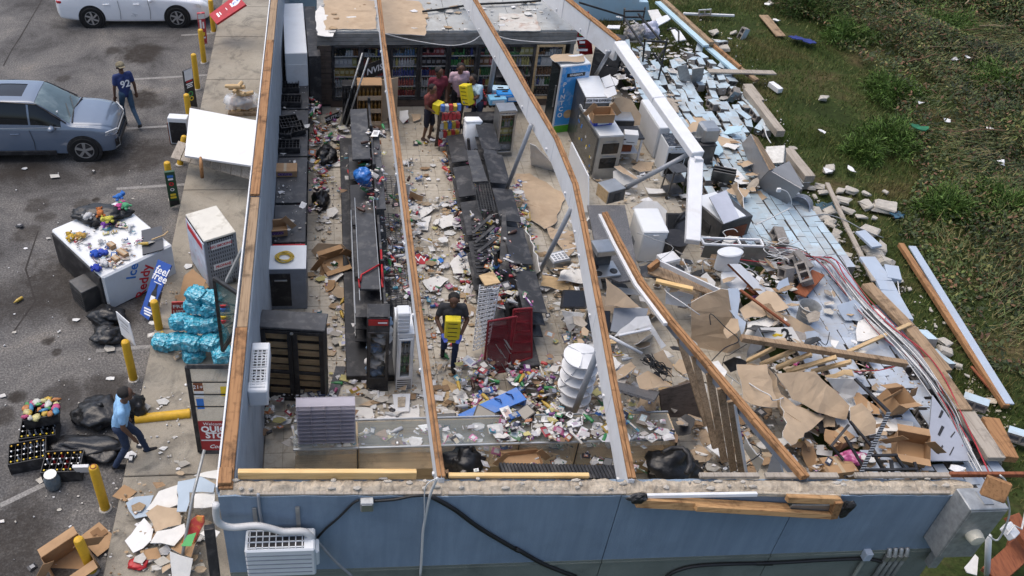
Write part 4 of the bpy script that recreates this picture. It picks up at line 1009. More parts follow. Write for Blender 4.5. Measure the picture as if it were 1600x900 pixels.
for i,(s,z) in enumerate((("A 570,270 660,232 705,340 612,368",1.66),("A 612,372 705,345 730,430 640,465 600,420",1.65),("A 670,250 745,290 735,330 712,345",1.6))):
    board('paper_sheet',('upper white paper sheet on the grey topped warmer','lower white paper sheet on the grey topped warmer','narrow white paper sheet at the edge of the grey topped warmer')[i],s,z,'paper','paper',.004,cat='paper',step=0,warp=.01)
t,w,d,h=grey_case('low stainless steam table with a dark front',"A 660,578 865,582 903,700 682,696",.95,'darksteel','steel','steam_table');MB().box((0,-d/2-.02,h*.8),(w*.8,.03,.03)).build('handle',M['steel'],t)
board('kraft_board','tan torn board standing behind the stainless steam table',"A 670,490 900,740 960,740 975,640 880,490 790,455 700,470",(1.2,.7,.7),warp=.02)
t,w,d,h=box_thing('white_carton','small white printed carton on the black worktop beyond the display case','box',"B 810,15 945,20 945,75 805,60",1.0,.72,'paper',.004)
MB().box((0,-d/2-.001,h*.25),(w*.6,.002,.015)).build('print_line',INK_K,t)
t=thing('work_table','small white framed table with a black top beside the display case','table',at("B 790,360",.14),.02)
MB().box((0,.25,.72),(.75,.6,.04),None,.006).build('top',M['black'],t)
for x in (-.33,.33):
    for y in (.0,.5): MB().box((x,y,.35),(.04,.04,.7)).build('leg',M['white'],t)
MB().box((0,.25,.3),(.62,.5,.02)).build('shelf',M['white'],t);MB().box((-.05,.25,.4),(.4,.4,.18),None,.01).build('bin',M['redwood'],t)
t,w,d,h=box_thing('white_counter','long white counter half hidden by the snapped beam','counter',"A 985,480 1062,478 1292,762 1147,768",1.0,m='white_metal');MB().box((-w/2-.005,0,h*.5),(.01,d*.96,h*.9)).build('side_panel',M['grey'] if False else M['white'],t)
t,w,d,h=box_thing('cooker','white cooker with black glass top under the snapped beam','cooker',"B 1172,55 1375,52 1440,182 1248,188",.98,m='white_metal')
MB().box((0,0,h+.006),(w*.96,d*.94,.014),None,.004).build('glass_hob',mat('black_hob',(.012,.012,.013),.25,.5,9,(.35,.34,.32),.5,8,spec=.6),t);MB().box((0,-d/2-.008,h*.45),(w*.86,.016,h*.7),None,.006).build('oven_door',M['black'],t)
MB().box((0,-d/2-.04,h*.82),(w*.7,.025,.025),None,.005).build('handle',M['steel'],t)
for k in range(4): MB().lathe([(.02,0),(.016,.025)],(-w*.3+k*w*.2,-d/2-.004,h*.92),8,Matrix.Rotation(R(90),3,'X')).build('knob',M['steel'],t)
# microwave on the speckled counter
c,rz,w,d,h=topbox("B 537,545 702,497 828,600 655,640",1.22,.9);t=thing('microwave','silver microwave with bronze side, resting askew by the fallen pipe','microwave',c,rz)
MB().box((0,0,h/2),(w,d,h),None,.008).build('case',M['steel'],t);MB().box((-w/2-.003,0,h*.5),(.006,d*.9,h*.9)).build('side',M['ply'],t)
MB().box((.0,-d/2-.004,h*.5),(w*.96,.008,h*.9)).build('front',M['darksteel'],t);MB().box((.02,-d/2-.01,h*.45),(w*.36,.006,h*.62),None,.003).build('window',M['carglass'],t)
board('speckled_worktop','grey speckled stone worktop under the coffee machine',"B 432,772 810,770 C 362,10 430,330 500,740 300,770 140,700 60,380 5,100",.95,'granite','granite',.045,cat='worktop',step=0,warp=0)
px_panel('front_panel',"B 270,140 440,480 440,842 400,842 235,350",(1.0,1.0,.35),M['white_metal'],thing('laminate_counter','pale grey counter front standing along the kitchen aisle','counter',at("B 320,600",.14)),.03)
t=thing('coffee_machine','steel coffee machine with three round burners on the speckled worktop','coffee machine',at("C 170,690",.96),.12)
MB().box((0,.10,.02),(.52,.45,.06),None,.01).build('base',M['steel'],t);MB().box((-.02,.30,.22),(.34,.2,.4),None,.01).build('column',M['darksteel'],t);MB().box((-.02,.22,.47),(.44,.38,.13),None,.012).build('head',M['steel'],t)
for x,y in ((-.17,-.03),(-.17,.17),(.15,.0)):
    MB().lathe([(.075,.05),(.075,.062),(.06,.064)],(x,y,0),16).build('burner',M['black'],t)
t,w,d,h=box_thing('chest_freezer','white chest freezer with a flat lid beside the black oval bin','freezer',"C 440,48 692,52 796,283 560,292",.9,m='white_metal',b=.03)
MB().box((0,0,h+.02),(w+.015,d+.015,.05),None,.02).build('lid',M['white_metal'],t);MB().box((0,-d/2-.015,h-.05),(.12,.03,.04),None,.008).build('handle',M['white'],t);MB().box((-w/2-.003,.05,h*.3),(.006,.2,.12)).build('vent',M['grey'],t)
board('white_board','white sheet behind the white chest freezer',"B 880,800 1000,725 1130,735 1230,830 1225,960 1000,900",(.7,.75,.7),'gyp','gyp')
screen('black television lying on its face with its wall arm up',"C 775,80 1000,85 1005,298 775,290",(.75,.8,.5),.06,'blackm')
tag(MB().tube([at("C 880,170",.85),at("C 930,90",1.0),at("C 1035,45",1.05)],.03,6).build('swing_bracket',M['black'],None,True,True),'black television wall arm by the hanging beam stump','bracket')
t=thing('oval_bin','black open bin next to the white chest freezer','bin',at("C 815,500",.25),rot=(R(8),0,0))
m=MB();m.lathe([(.20,0),(.235,.35),(.25,.5),(.235,.5),(.19,.05),(.01,.04)],(0,0,0),24);m.build('tub',M['black'],t,'auto');MB().lathe([(.25,.48),(.262,.49),(.262,.515),(.24,.515)],(0,0,0),24).build('rim',M['black'],t,'auto')
t,w,d,h=box_thing('tipped_cabinet','white cabinet tipped over below the chest freezer','cabinet',"C 690,495 775,470 995,525 745,578",.75,.3,'white',.01)
MB().box((0,-d/2-.006,h/2),(w*.9,.012,h*.85)).build('door',M['gyp'],t)
t,w,d,h=box_thing('fryer','steel fryer with pale lid fallen open, right of the hanging beam stump','appliance',"D 112,682 372,590 E 552,138 205,212",.92,m='darksteel')
MB().box((-w*.1,0,h+.012),(w*.75,d*.95,.025),None,.006).build('worktop',M['white_metal'],t);MB().box((.02,-d/2-.006,h*.45),(w*.7,.012,h*.6)).build('door',M['redwood'],t);MB().box((-w/2-.006,-.1,h*.55),(.012,d*.25,h*.3)).build('vent',M['black'],t)
board('metal_sheet','pale blue-grey lid panel tilted on the steel fryer',"D 180,690 350,620 E 485,130 325,190",(1.15,1.15,1.0),mat('pale_steel',(.44,.46,.52),.4,.08),'steel',.02,cat='lid',step=0,warp=0)
# extractor hood lying on the fallen wall
hd=thing('extractor_hood','big dented grey extractor hood lying on the fallen block wall','hood',at("D 780,600",.3))
HOOD=mat('hood_steel',(.30,.30,.31),.45,.15,2,(.2,.19,.18),.5,2.2,metal=.35)
px_panel('side_sheet',"D 510,160 600,60 790,420 670,550",(.55,1.1,1.1),HOOD,hd,.02)
px_panel('front_sheet',"D 670,550 790,420 1110,605 890,830",(.5,1.1,1.0),HOOD,hd,.02)
px_panel('inner_sheet',"D 605,60 665,95 850,400 792,418",(1.08,.7,.7),M['oldwood'],hd,.02)
px_panel('back_sheet',"D 800,418 980,330 1112,560 1108,600",(1.05,.6,.8),HOOD,hd,.02)
MB().box(on_plane(px("D 875,620")[0],at("D 790,420",1.1),Vector((-.1,-.6,.8)).normalized()),(.09,.06,.09),None,.006).build('junction_box',M['white'],hd,world=True)
t=thing('electric_box','open grey electrical box tipped on the outer wall plate','box',at("D 850,340",.45),rot=(R(25),R(-20),R(-28)))
m=open_case(.42,.5,.3,.02,.02);m.build('case',M['galv'],t);MB().box((.0,-.255,.15),(.36,.008,.26)).build('cover',M['steel'],t);MB().box((.0,.05,.16),(.3,.3,.02)).build('breaker_plate',M['black'],t)
for k in range(3): MB().box((-.1+k*.1,-.262,.16),(.05,.01,.14)).build('slot',M['black'],t)
t=thing('duct_elbow','rounded grey duct end beside the extractor hood','duct',at("D 1100,770",.1),rot=(R(70),0,R(-40)))
MB().lathe([(.02,.0),(.25,.02),(.27,.06),(.27,.45),(.25,.46),(.24,.1)],(0,0,0),22).build('shell',mat('duct_blue',(.27,.30,.36),.4,.12,3,metal=.3),t,'auto');MB().lathe([(.275,.2),(.28,.21),(.28,.23),(.275,.24)],(0,0,0),22).build('seam',M['galv'],t)
# stainless sink table, frames, toilet
board('steel_sheet','dull stainless sheet lying below the wire bundle',"E 140,400 785,430 720,622 95,522",(.95,.9,.45),mat('stained_steel',(.22,.21,.18),.4,.3,3,(.36,.4,.42),.6,2,metal=.45),'steel',.015,cat='sheet',step=0,warp=.01)
fr=thing('window_frame','pale aluminium frame across the steel fryer foot','frame',at("E 400,400",.6))
cn=[at(p,.98) for p in px("E 95,330 690,350 722,415 130,395")]
for i in range(4): MB().bar(cn[i],cn[(i+1) % 4],.035,.04).build('bar',M['white'],fr,world=True)
MB().bar(cn[0].lerp(cn[1],.62),cn[3].lerp(cn[2],.62),.03,.04).build('bar',M['white'],fr,world=True)
b0=at("E 345,790",.5);t=thing('toilet','white toilet with cistern standing in the rubble','toilet',(b0.x,b0.y,.14),.12)
m=MB();n=20
for nm,prof,cc,sx,sy in (('cistern',[(.9,.62),(1,.64),(1.06,.98),(.9,1.0)],(0,.18,0),.24,.13),('cistern_lid',[(.4,1.0),(1.1,1.0),(1.12,1.03),(1.0,1.05),(.1,1.06)],(0,.18,0),.24,.14),('bowl',[(.55,.0),(.5,.2),(.95,.5),(1.0,.58),(.8,.585),(.6,.45),(.1,.35)],(0,-.2,0),.22,.29),('seat',[(.75,.59),(1.04,.59),(1.04,.62),(.72,.62)],(0,-.2,0),.22,.29)):
    mb=MB();mb.lathe(prof,(0,0,0),n);mb.v=[(v[0]*sx+cc[0],v[1]*sy+cc[1],v[2]) for v in mb.v];mb.build(nm,M['white_metal'],t,'auto')
board('door_slab','white door slab leaning over the toilet',"E 378,590 490,592 742,838 742,905 690,905",(1.25,1.15,.7),'white','redwood',.05,cat='door',step=0,warp=0)
# stud partition that leans from the kitchen to the front wall
pt=thing('stud_partition','leaning timber stud partition with bare studs reaching the front wall','partition',at("P 1110,640",.14))
tp=[at(p,z) for p,z in (((945,332),2.0),((968,378),2.15),((1002,440),2.35),((1050,502),2.6),((1110,572),2.75),((1180,655),2.85),((1258,744),2.9))]
a=MB();b=MB()
for p,q in zip(tp,tp[1:]):
    d=(q-p).normalized();sx=d.cross(Vector((0,0,1))).normalized()
    a.bar(p-sx*.027,q+d*.02-sx*.027,.05,.045,b=.005);a.bar(p+sx*.027-Vector((0,0,.01)),q+sx*.027-Vector((0,0,.004)),.05,.045,b=.005);a.bar(p-Vector((0,0,.05)),q-Vector((0,0,.05)),.10,.045,b=.005)
a.build('top_plate',M['pine'],pt,world=True)
for (p,q) in zip(tp[2:],tp[3:]):
    sx=(q-p).normalized().cross(Vector((0,0,1))).normalized();
    MB().bar(p-sx*.075-Vector((0,0,.16)),q-sx*.075-Vector((0,0,.16)),.02,.26).build('fascia',M['grey'],pt,world=True)
for (p,q) in zip(tp[:3],tp[1:4]):
    sx=(q-p).normalized().cross(Vector((0,0,1))).normalized();MB().bar(p+sx*.09-Vector((0,0,.06)),q+sx*.09-Vector((0,0,.06)),.06,.05).build('white_batten',M['white'],pt,world=True)
for p,zt,q in (((1062,528),2.4,(1105,665)),((1085,556),2.5,(1118,700)),((1108,583),2.6,(1132,722)),((1126,606),2.7,(1146,735)),((1142,626),2.75,(1160,742))):
    MB().bar(at(p,zt),at(q,1.15),.045,.10,(1,0,0),.004).build('stud',M['oldwood'],pt,world=True)
MB().bar(at((1148,632),2.7),at((1166,738),1.4),.06,.03,(1,0,0)).build('pipe',M['white'],pt,world=True)
for s in ("N3 1400,850 1445,850 1440,880 1405,880","N3 600,690 655,680 655,705 605,715"):
    p=at(px(s)[0],2.9)
# loose timbers
def timber(label,a,za,b,zb,w=.09,h=.045,m='pine_x',name='timber',cat='timber',par=None):
    o=MB().bar(at(a,za),at(b,zb),w,h,(0,0,1),.005).build(name,M[m],par,world=True)
    return tag(o,label,cat) if par is None else o
timber('orange pine stud lying across the hollow soffit',"C 670,760",1.1,"C 1040,845",1.1,.10,.06,'newpine')
sf=thing('hollow_soffit','hollow brown soffit box with a white edge lying in the kitchen rubble','soffit',at("C 900,760",.5))
timber('',"C 600,640",1.15,"C 1290,880",.95,.30,.04,'oldwood','bottom_board',par=sf);MB().bar(at("C 700,575",1.3),at("C 1330,875",1.1),.03,.10).build('edge',M['white'],sf,world=True);MB().bar(at("C 600,650",1.2),at("C 700,572",1.3),.08,.16).build('end_block',M['pine'],sf,world=True)
tr=thing('roof_truss','broken roof truss with pale rafters lying over the brown boards','truss',at("P 1280,560",.5))
timber('',"F 500,500",1.5,"T4 1215,835",1.0,.11,.10,'oldwood','chord',par=tr);timber('',"F 500,512",1.40,"T4 1200,845",.9,.05,.06,'pine_x','lower_chord',par=tr)
for a,b in (("F 560,730","F 840,592"),("F 690,768","F 1035,622"),("F 850,800","F 1205,655"),("F 950,838","F 1455,692"),("F 1200,838","F 1600,735")): timber('',a,.75,b,1.25,.09,.05,'ply','rafter',par=tr)
timber('long pale lath slanting across the white sheet by the wire bundle',"T4 690,735",.55,"T4 1250,485",.5,.07,.05,'ply')
timber('thin red-brown lath over the tan triangular board',"F 490,20",1.15,"F 985,380",.95,.05,.04,'redwood')
timber('red-brown plank beside the tilted concrete blocks',"E 1270,680",.55,"E 1080,896",.55,.26,.04,'redwood')
timber('dark red plank slanting under the toilet door',"E 480,760",.4,"E 650,896",.4,.12,.05,'redwood')
# grey steel pipes that prop or hang from the beams
def pipe(label,a,za,b,zb,r=.045,m='alu'):
    t=thing('steel_pipe',label,'pipe',at(b,zb));p,q=at(a,za),at(b,zb)
    MB().tube([p,q],r,12).build('shaft',M[m],t,True,True)
    d=(q-p).normalized()
    MB().tube([q-d*.06,q+d*.005],r*1.25,12).build('collar',M['darksteel'],t,True,True)
pipe('grey pipe slanting down from the top of the buckled beam behind the people',"T7 768,80",2.9,"T7 690,540",.9,.06)
pipe('grey pipe slanting beside the silver display tower',"P 830,195",2.8,"P 790,300",.8)
pipe('grey pipe propping the kink of the buckled beam',"P 893,325",2.75,"P 836,440",.3)
pipe('grey pipe with yellow label beside the white spinner',"P 934,548",2.6,"P 894,652",.5,.05)
pipe('grey pipe stretched between microwave and snapped beam',"B 1462,250",2.3,"B 820,598",1.1,.05)
pipe('grey pipe behind the ice cream fridge up to the snapped beam',"A 655,0",2.9,"A 520,235",1.4,.045)
# ================================================================ torn boards over the right half
BD=[
 ("tan board on the aisle floor below the kink of the buckled beam","N2 100,270 180,260 300,330 385,390 330,560 265,600 170,520 40,500 55,420 80,370",.22,'kraft'),
 ("tan board standing against the ice cream fridge foot","N2 180,90 215,100 330,220 330,270 240,305 190,240",(1.0,1.0,.4),'kraft'),
 ("tan strip board leaning right of the buckled beam top","N2 300,30 400,150 390,210 330,130",(.9,.6,.4),'kraft'),
 ("small tan board beside the upright white panel","N2 270,560 330,590 440,600 450,700 400,760 350,690 300,650",.25,'kraft'),
 ("upright white panel at the end of the leaning shelf row","N2 155,580 240,840 200,880 115,700",(.95,.8,.25),'gyp'),
 ("white plaster sheet below the upright white panel","N2 430,790 490,800 520,900 340,900 360,840",.4,'gyp'),
 ("tan ply strip beside the slatted shelf end","N3 250,45 430,75 400,130 240,95",.3,'ply'),
 ("white triangle of plaster near the square oven doors","G 110,410 345,450 190,640",(.8,.8,.4),'gyp'),
 ("tan triangular board leaning on the dark worktop","G 550,95 895,385 550,370",(1.25,1.0,.95),'kraft'),
 ("grey flat panel between the oven doors and the partition","G 640,390 980,395 960,470 840,500 680,640 600,620",(.85,.85,.8),'grey'),
 ("white arched panel leaning on the stud partition","G 640,680 860,480 980,470 1160,770 1110,800 1000,620 880,600 760,660",(.7,1.1,1.2),'white'),
 ("tan torn board under the white arched panel","G 830,740 940,680 1010,640 1090,800 900,830",(.7,.8,.9),'kraft'),
 ("dark plank clad counter front near the front wall","N3 940,720 1160,655 1195,870 960,870",(1.0,1.05,.3),'plankwall'),
 ("grey speckled worktop slab above the plank clad counter","N3 685,660 800,690 940,720 910,770 700,705",(.95,1.0,1.0),'granite'),
 ("tan board flap hanging over the speckled slab","N3 800,640 870,600 1015,690 900,710 830,725",(1.05,1.1,1.08),'kraft'),
 ("tan board beside the dark tangle of wires","N3 905,500 960,475 1015,560 1010,640 930,590",(1.2,1.25,1.1),'kraft'),
 ("tan board strip left of the dark tangle of wires","N3 680,600 770,540 800,570 740,620 690,640",(.6,.7,.75),'kraft'),
 ("big tan ceiling board tilted right of the partition","F 0,150 300,10 370,20 400,220 490,590 330,660 180,740 0,560",(1.0,1.35,1.35),'kraft'),
 ("flaking pale blue strip beside the big tan board","F 370,0 470,0 490,50 470,270 550,340 500,480 440,290 350,170",(1.2,1.2,1.15),'greyblue'),
 ("tan board with a white edge below the toilet door","F 480,220 760,20 850,40 980,190 760,270 530,330",(.9,1.0,1.0),'kraft'),
 ("large white board below the thin lath","F 530,470 560,340 870,250 960,330 740,410 690,400 650,470",(.75,.8,.85),'gyp'),
 ("long tan board running under the metal bucket","F 890,240 1000,260 1200,370 1400,540 1440,620 1090,550 1010,390",(.7,.65,.5),'kraft'),
 ("white corner of board at the end of the long tan board","F 1400,510 1480,530 1440,600 1400,560",.6,'gyp'),
 ("tan board left of the folded big board, nearest the partition","H 0,0 235,0 330,330 120,305 60,270",(1.2,1.2,.9),'kraft'),
 ("narrow folded flap of the board nearest the partition","H 235,5 320,100 375,430 330,340",(1.2,1.1,.6),'kraft'),
 ("widest tan board with ragged lower edge in the near right rubble","H 310,70 620,50 720,150 890,320 860,430 690,385 560,330 430,270",(1.1,1.1,.95),'kraft'),
 ("shaded brown board under the widest tan board","H 335,220 470,320 700,400 440,620 370,560 400,450",(.85,.75,.5),'kraft'),
 ("white torn board right of the widest tan board","H 700,100 930,110 962,170 890,295 770,190",(.95,.95,.8),'gyp'),
 ("curled tan board beside the slotted black upright","H 890,335 980,297 1090,440 1090,535 1000,560 890,440",(.9,.95,.8),'kraft'),
 ("white board lying under the slotted black upright","H 1060,395 1380,450 1385,490 1250,530 1110,545 980,560",.45,'gyp'),
 ("tan carton sheet under the open brown boxes","H 1120,545 1500,500 1500,640 1420,760 1330,780 1100,620",.35,'card'),
 ("brown carton sheet by the black rack at the front wall","H 1000,830 1400,760 1500,830 1480,890 1050,895",.3,'card'),
 ("brown flat carton under the black diagonal bar","H 910,235 960,215 1120,330 1130,380 960,370",.6,'card'),
 ("tan ply sheet beyond the near right rubble","H 700,80 900,45 920,100 700,95",.6,'ply'),
 ("tan board on the fallen blocks right of the snapped beam","T2 380,260 470,235 540,240 720,370 600,420 540,400",.40,'kraft'),
 ("second tan board on the fallen blocks, below the first","T2 615,430 700,405 820,440 880,480 720,500 640,470",.42,'kraft'),
 ("white torn sheet on the second tan board","T2 720,505 760,470 880,490 830,545",.45,'gyp'),
 ("third tan board on the fallen blocks, by the hood","T2 640,540 800,555 845,605 800,640 680,635",.38,'kraft'),
 ("white bent sheet left of the extractor hood","T2 735,670 840,690 900,760 960,830 880,840 800,790",.40,'white'),
 ("ragged brown board under the extractor hood","D 515,700 600,640 690,625 760,700 610,780",.35,'kraft'),
 ("white torn board on the slope by the wire bundle","T4 805,335 980,360 1040,415 1010,500 1050,555 950,600 780,640 790,470 840,450",.4,'gyp'),
 ("pale grey sheet behind the white torn board","T4 1040,420 1110,500 1100,530 1040,545 1015,500",.42,'greyblue'),
 ("brown torn strip board beside the steel fryer","D 390,570 460,540 520,720 540,860 470,730",(.6,.9,.9),'kraft'),
 ("white sheet on the floor below the granite worktop edge","B 690,430 800,400 950,500 930,600 820,590 690,500",(.5,.6,.5),'gyp'),
 ("tan round ended board behind the display case foot","B 870,390 960,330 1100,340 1080,410 960,440",.25,'kraft'),
 ("tan strip lying over the white sheet by the display case","B 700,380 760,370 950,490 900,495",.62,'kraft'),
 ("white slats on the kitchen floor by the trolley","B 1010,600 1270,610 1260,645 1050,650",.25,'gyp'),
 ("white sheet wedged between partition and the buckled beam","G 450,60 500,70 520,200 480,190",(.9,.9,.5),'gyp'),
 ("tan board right of the red lath near the metal bucket","F 100,10 200,60 240,130 100,200",(.9,1.0,1.0),'kraft'),
]
for lab,s,z,m in BD:
    flatm=m in ('granite','grey','plankwall')
    board('torn_board' if not flatm else 'broken_worktop',lab,s,z,m,m if flatm else 'gyp',.014 if not flatm else .04,step=.14 if not flatm else 0,warp=.045 if not flatm else 0,cat='board' if not flatm else 'panel',amp=.035)
wb=board('marked_board','white board with a hand painted number and yellow mark',"F 690,395 1010,390 1105,555 745,505",(1.0,1.0,.8),'gyp','gyp',.014,step=.3,amp=.01,warp=0)
A,B,C_=at("F 690,395",1.0),at("F 1010,390",1.0),at("F 1105,555",.8);nr=(B-A).cross(C_-A).normalized();nr=nr if nr.z>0 else -nr
def onb(s): return on_plane(px(s)[0],A,nr)+nr*.006
text('2',.34,INK_K,wb,plane_mtx(onb("F 945,480")-Vector(wb.location),B-A,nr.cross(B-A)),bold=.008);text('5',.2,INK_K,wb,plane_mtx(onb("F 990,510")-Vector(wb.location),B-A,nr.cross(B-A)),bold=.004)
MB().sheet(jag([onb(q) for q in ("F 805,470","F 850,452","F 920,462","F 905,485","F 830,490")],.06,.02),.002,nr).build('yellow_mark',INK_Y,wb,world=True)
t=thing('metal_bucket','galvanised metal bucket standing on the fallen wall','bucket',at("F 1120,340",.35))
MB().lathe([(.15,0),(.19,.42),(.205,.43),(.195,.44),(.18,.42),(.14,.03),(.01,.03)],(0,0,0),24).build('pail',M['galv'],t,'auto');MB().tube([(-.2,0,.4),(-.22,-.1,.3),(-.05,-.2,.22),(.15,-.15,.3),(.2,0,.4)],.008,5).build('handle',M['steel'],t)
# black slotted angle, rack and boxes near the front wall
bk=thing('slotted_rack','collapsed black slotted angle rack in the near right corner','rack',at("H 1150,800",.3))
for a,za,b,zb,w in (("H 930,110",1.2,"H 1195,370",1.2,.05),("H 1195,370",1.25,"H 960,880",.8,.06),("H 1000,822",.8,"H 1410,815",.8,.04),("H 1150,880",.75,"H 1330,870",.75,.04),("H 1090,720",.9,"H 1190,890",.6,.05),("H 1210,740",.9,"H 1230,890",.7,.05),("H 1240,700",.9,"H 1370,890",.6,.05),("H 1395,760",.8,"H 1430,890",.7,.04),("H 740,640",.7,"H 880,470",.8,.04),("H 750,640",.6,"H 840,745",.5,.04),("H 850,560",.8,"H 990,790",.6,.04),("H 890,440",.9,"H 1060,640",.8,.035),("H 1060,710",.9,"H 1260,705",.9,.04)):
    MB().bar(at(a,za),at(b,zb),w,.03).build('angle_bar',M['black'],bk,world=True)
sl=MB();A,B=at("H 1195,370",1.27),at("H 960,880",.82)
for k in range(26): p=A.lerp(B,(k+.5)/26);sl.bar(p+Vector((-.035,0,.005)),p+Vector((.035,0,.005)),.015,.02)
sl.build('slots',M['grey'],bk,world=True)
carton('open brown box holding scraps beside the slotted rack',at("H 1340,690",.45),-.35,.48,.42,.36,True,tilt=(R(20),R(-6),-.4))
carton('brown box with red tie by the fallen wall',at("H 1190,330",.55),.3,.42,.34,.34,True,tilt=(R(10),R(12),.3))
carton('low tan box at the foot of the stud partition',at("H 770,840",.25),.1,.5,.34,.2,False)
carton('small tan box near the black rack feet',at("H 800,610",.3),.5,.3,.26,.2,False)
bag('pink and white sack beside the tan box at the front wall',at("H 900,760",.3),(.28,.16,.12),21,'sack','pink_sack',mat('pink_white_print',(.5,.09,.25),.4,.6,9,(.75,.7,.72),.8,9),knot=False)
board('paper_sheet','upper white paper on the floor near the brown boards',"H 580,630 690,625 690,665 600,670",.2,'paper','paper',.004,cat='paper',warp=.01,step=0);board('paper_sheet','lower white paper on the floor near the brown boards',"H 625,665 755,672 750,715 630,700",.2,'paper','paper',.004,cat='paper',warp=.01,step=0)
ch=thing('lattice_chair','pale grey plastic chair back with slots at the partition foot','chair',at("H 300,890",.8))
cb=px_panel('backrest',"H 230,895 290,690 340,720 390,900",(1.2,2.0,2.0),mat('pale_grey_plastic',(.42,.44,.48),.5,.08),ch,.03)
for k in range(5): 
    p=on_plane(px("H %d,%d" % (285+8*k,785+22*k))[0],at("H 290,690",2.0),((at("H 290,690",2.0)-at("H 230,895",1.2)).cross(at("H 340,720",2.0)-at("H 230,895",1.2))).normalized())
    MB().box(p,(.06,.03,.05),None,.01).build('slot',M['black'],ch,world=True)
# trolley, orange hoses and other kitchen bits
t=thing('steel_trolley','dark steel trolley frame on its side near the hanging stump','trolley',at("B 1300,700",.14),.2)
for x in (-.2,.2):
    for y in (0,.3): MB().tube([(x,y,0),(x*.8,y,.75)],.018,6).build('leg',M['darksteel'],t)
for z in (.15,.45,.72): MB().box((0,.15,z),(.42,.36,.02),None,.004).build('shelf',M['darksteel'],t)
for x in (-.2,.2): MB().lathe([(.04,-.015),(.04,.015)],(x,0,.03),10,Matrix.Rotation(R(90),3,'Y')).build('castor',M['black'],t)
t=thing('oven_range','blackened oven and pans under the snapped beam','appliance',at("B 1400,480",.14),.05)
MB().box((.1,.3,.4),(1.0,.6,.8),None,.01).build('body',M['darksteel'],t);MB().box((.1,.3,.82),(1.02,.62,.03),None,.005).build('top',M['blackm'],t)
for x in (-.15,.2): MB().lathe([(.14,.84),(.15,.95),(.14,.95),(.12,.86),(.01,.86)],(x,.3,0),18).build('pan',M['steel'],t,'auto')
MB().box((.45,.3,1.02),(.4,.45,.4),None,.05).build('fryer_head',M['steel'],t)
t=thing('wire_trays','stack of dark metal trays beside the steel fryer','trays',at("D 300,560",.5),-.4)
for k in range(3): MB().box((.0,.12*k,.18),(.5,.03,.34),Matrix.Rotation(.35,3,'X'),.006).build('tray',M['darksteel'],t)
tag(MB().tube([at("D 240,370",.7),at("D 400,545",.6)],.018,6).build('yellow_pole',M['yellow'],None,True,True),'thin yellow pole between the oven and the extractor hood','pole')
t=thing('small_appliance','white and grey till machine on the floor by the leaning pipe','machine',at("N2 350,830",.2),.3)
MB().box((0,.1,.15),(.42,.34,.26),None,.015).build('case',M['steel'],t);MB().box((0,.08,.29),(.36,.26,.02),None,.006).build('keypad',M['white'],t)
for i in range(4):
    for j in range(3): MB().box((-.12+i*.08,.0+j*.07,.305),(.05,.045,.012),None,.003).build('key',M['grey'],t)
bag('black bin bag by the front wall beside the curved black rim',at("N4 1000,320",.3),(.42,.3,.34),31);bag('black bin bags hung behind the counter near the straight beam',at("N4 -210,300",.35),(.34,.24,.34),33)
tag(MB().tube([at(p,1.2) for p in px("N4 960,175 1010,150 1075,150 1112,190 1118,250 1095,300")],.035,8).build('chair_rim',M['black'],None,True,True),'curved black chair rim rising behind the bin bag','chair rim')
t=thing('ribbed_rack','row of black ribbed display pushers behind the front wall','rack',at("N4 350,320",.9))
for k in range(34):
    p=at("N4 20,285",1.25).lerp(at("N4 705,300",1.25),k/33);MB().box(p,(.045,.26,.09),Matrix.Rotation(.15,3,'Z'),.006).build('pusher',M['black'],t,world=True)
MB().bar(at("N4 10,300",1.2),at("N4 715,312",1.2),.2,.02).build('tray',M['black'],t,world=True)
carton('flattened brown carton behind the counter by the ribbed pushers',at("N4 130,235",.8),.1,.6,.3,.1,True)
screen('small dark tablet lying inside the counter',"N4 620,205 670,212 655,262 602,245",(.8,.8,.75),.02)

wt=thing('wire_tangle','dark tangle of wires between the tan boards near the buckled beam','wires',at("N3 900,560",.9))
for k in range(22):
    a_=px("N3 %d,%d" % (rnd.uniform(840,880),rnd.uniform(500,540)))[0];b_=px("N3 %d,%d" % (rnd.uniform(950,1015),rnd.uniform(590,645)))[0];pts=[((a_[0]+(b_[0]-a_[0])*f+rnd.uniform(-6,6),a_[1]+(b_[1]-a_[1])*f+rnd.uniform(-5,5)),1.2+rnd.uniform(-.06,.06)) for f in (0,.2,.4,.6,.8,1)]
    cable('wire','',pts,.008,'wireblack',par=wt)
tag(MB().tube([at("N3 645,395",1.3),at("N3 835,497",1.0)],.03,8).build('white_pole',M['white'],None,True,True),'white plastic pole slanting from the buckled beam over the tan scraps','pole')
timber('white ceiling batten beside the white arched panel',"N3 700,390",1.15,"N3 890,350",1.2,.05,.03,'white','ceiling_batten')
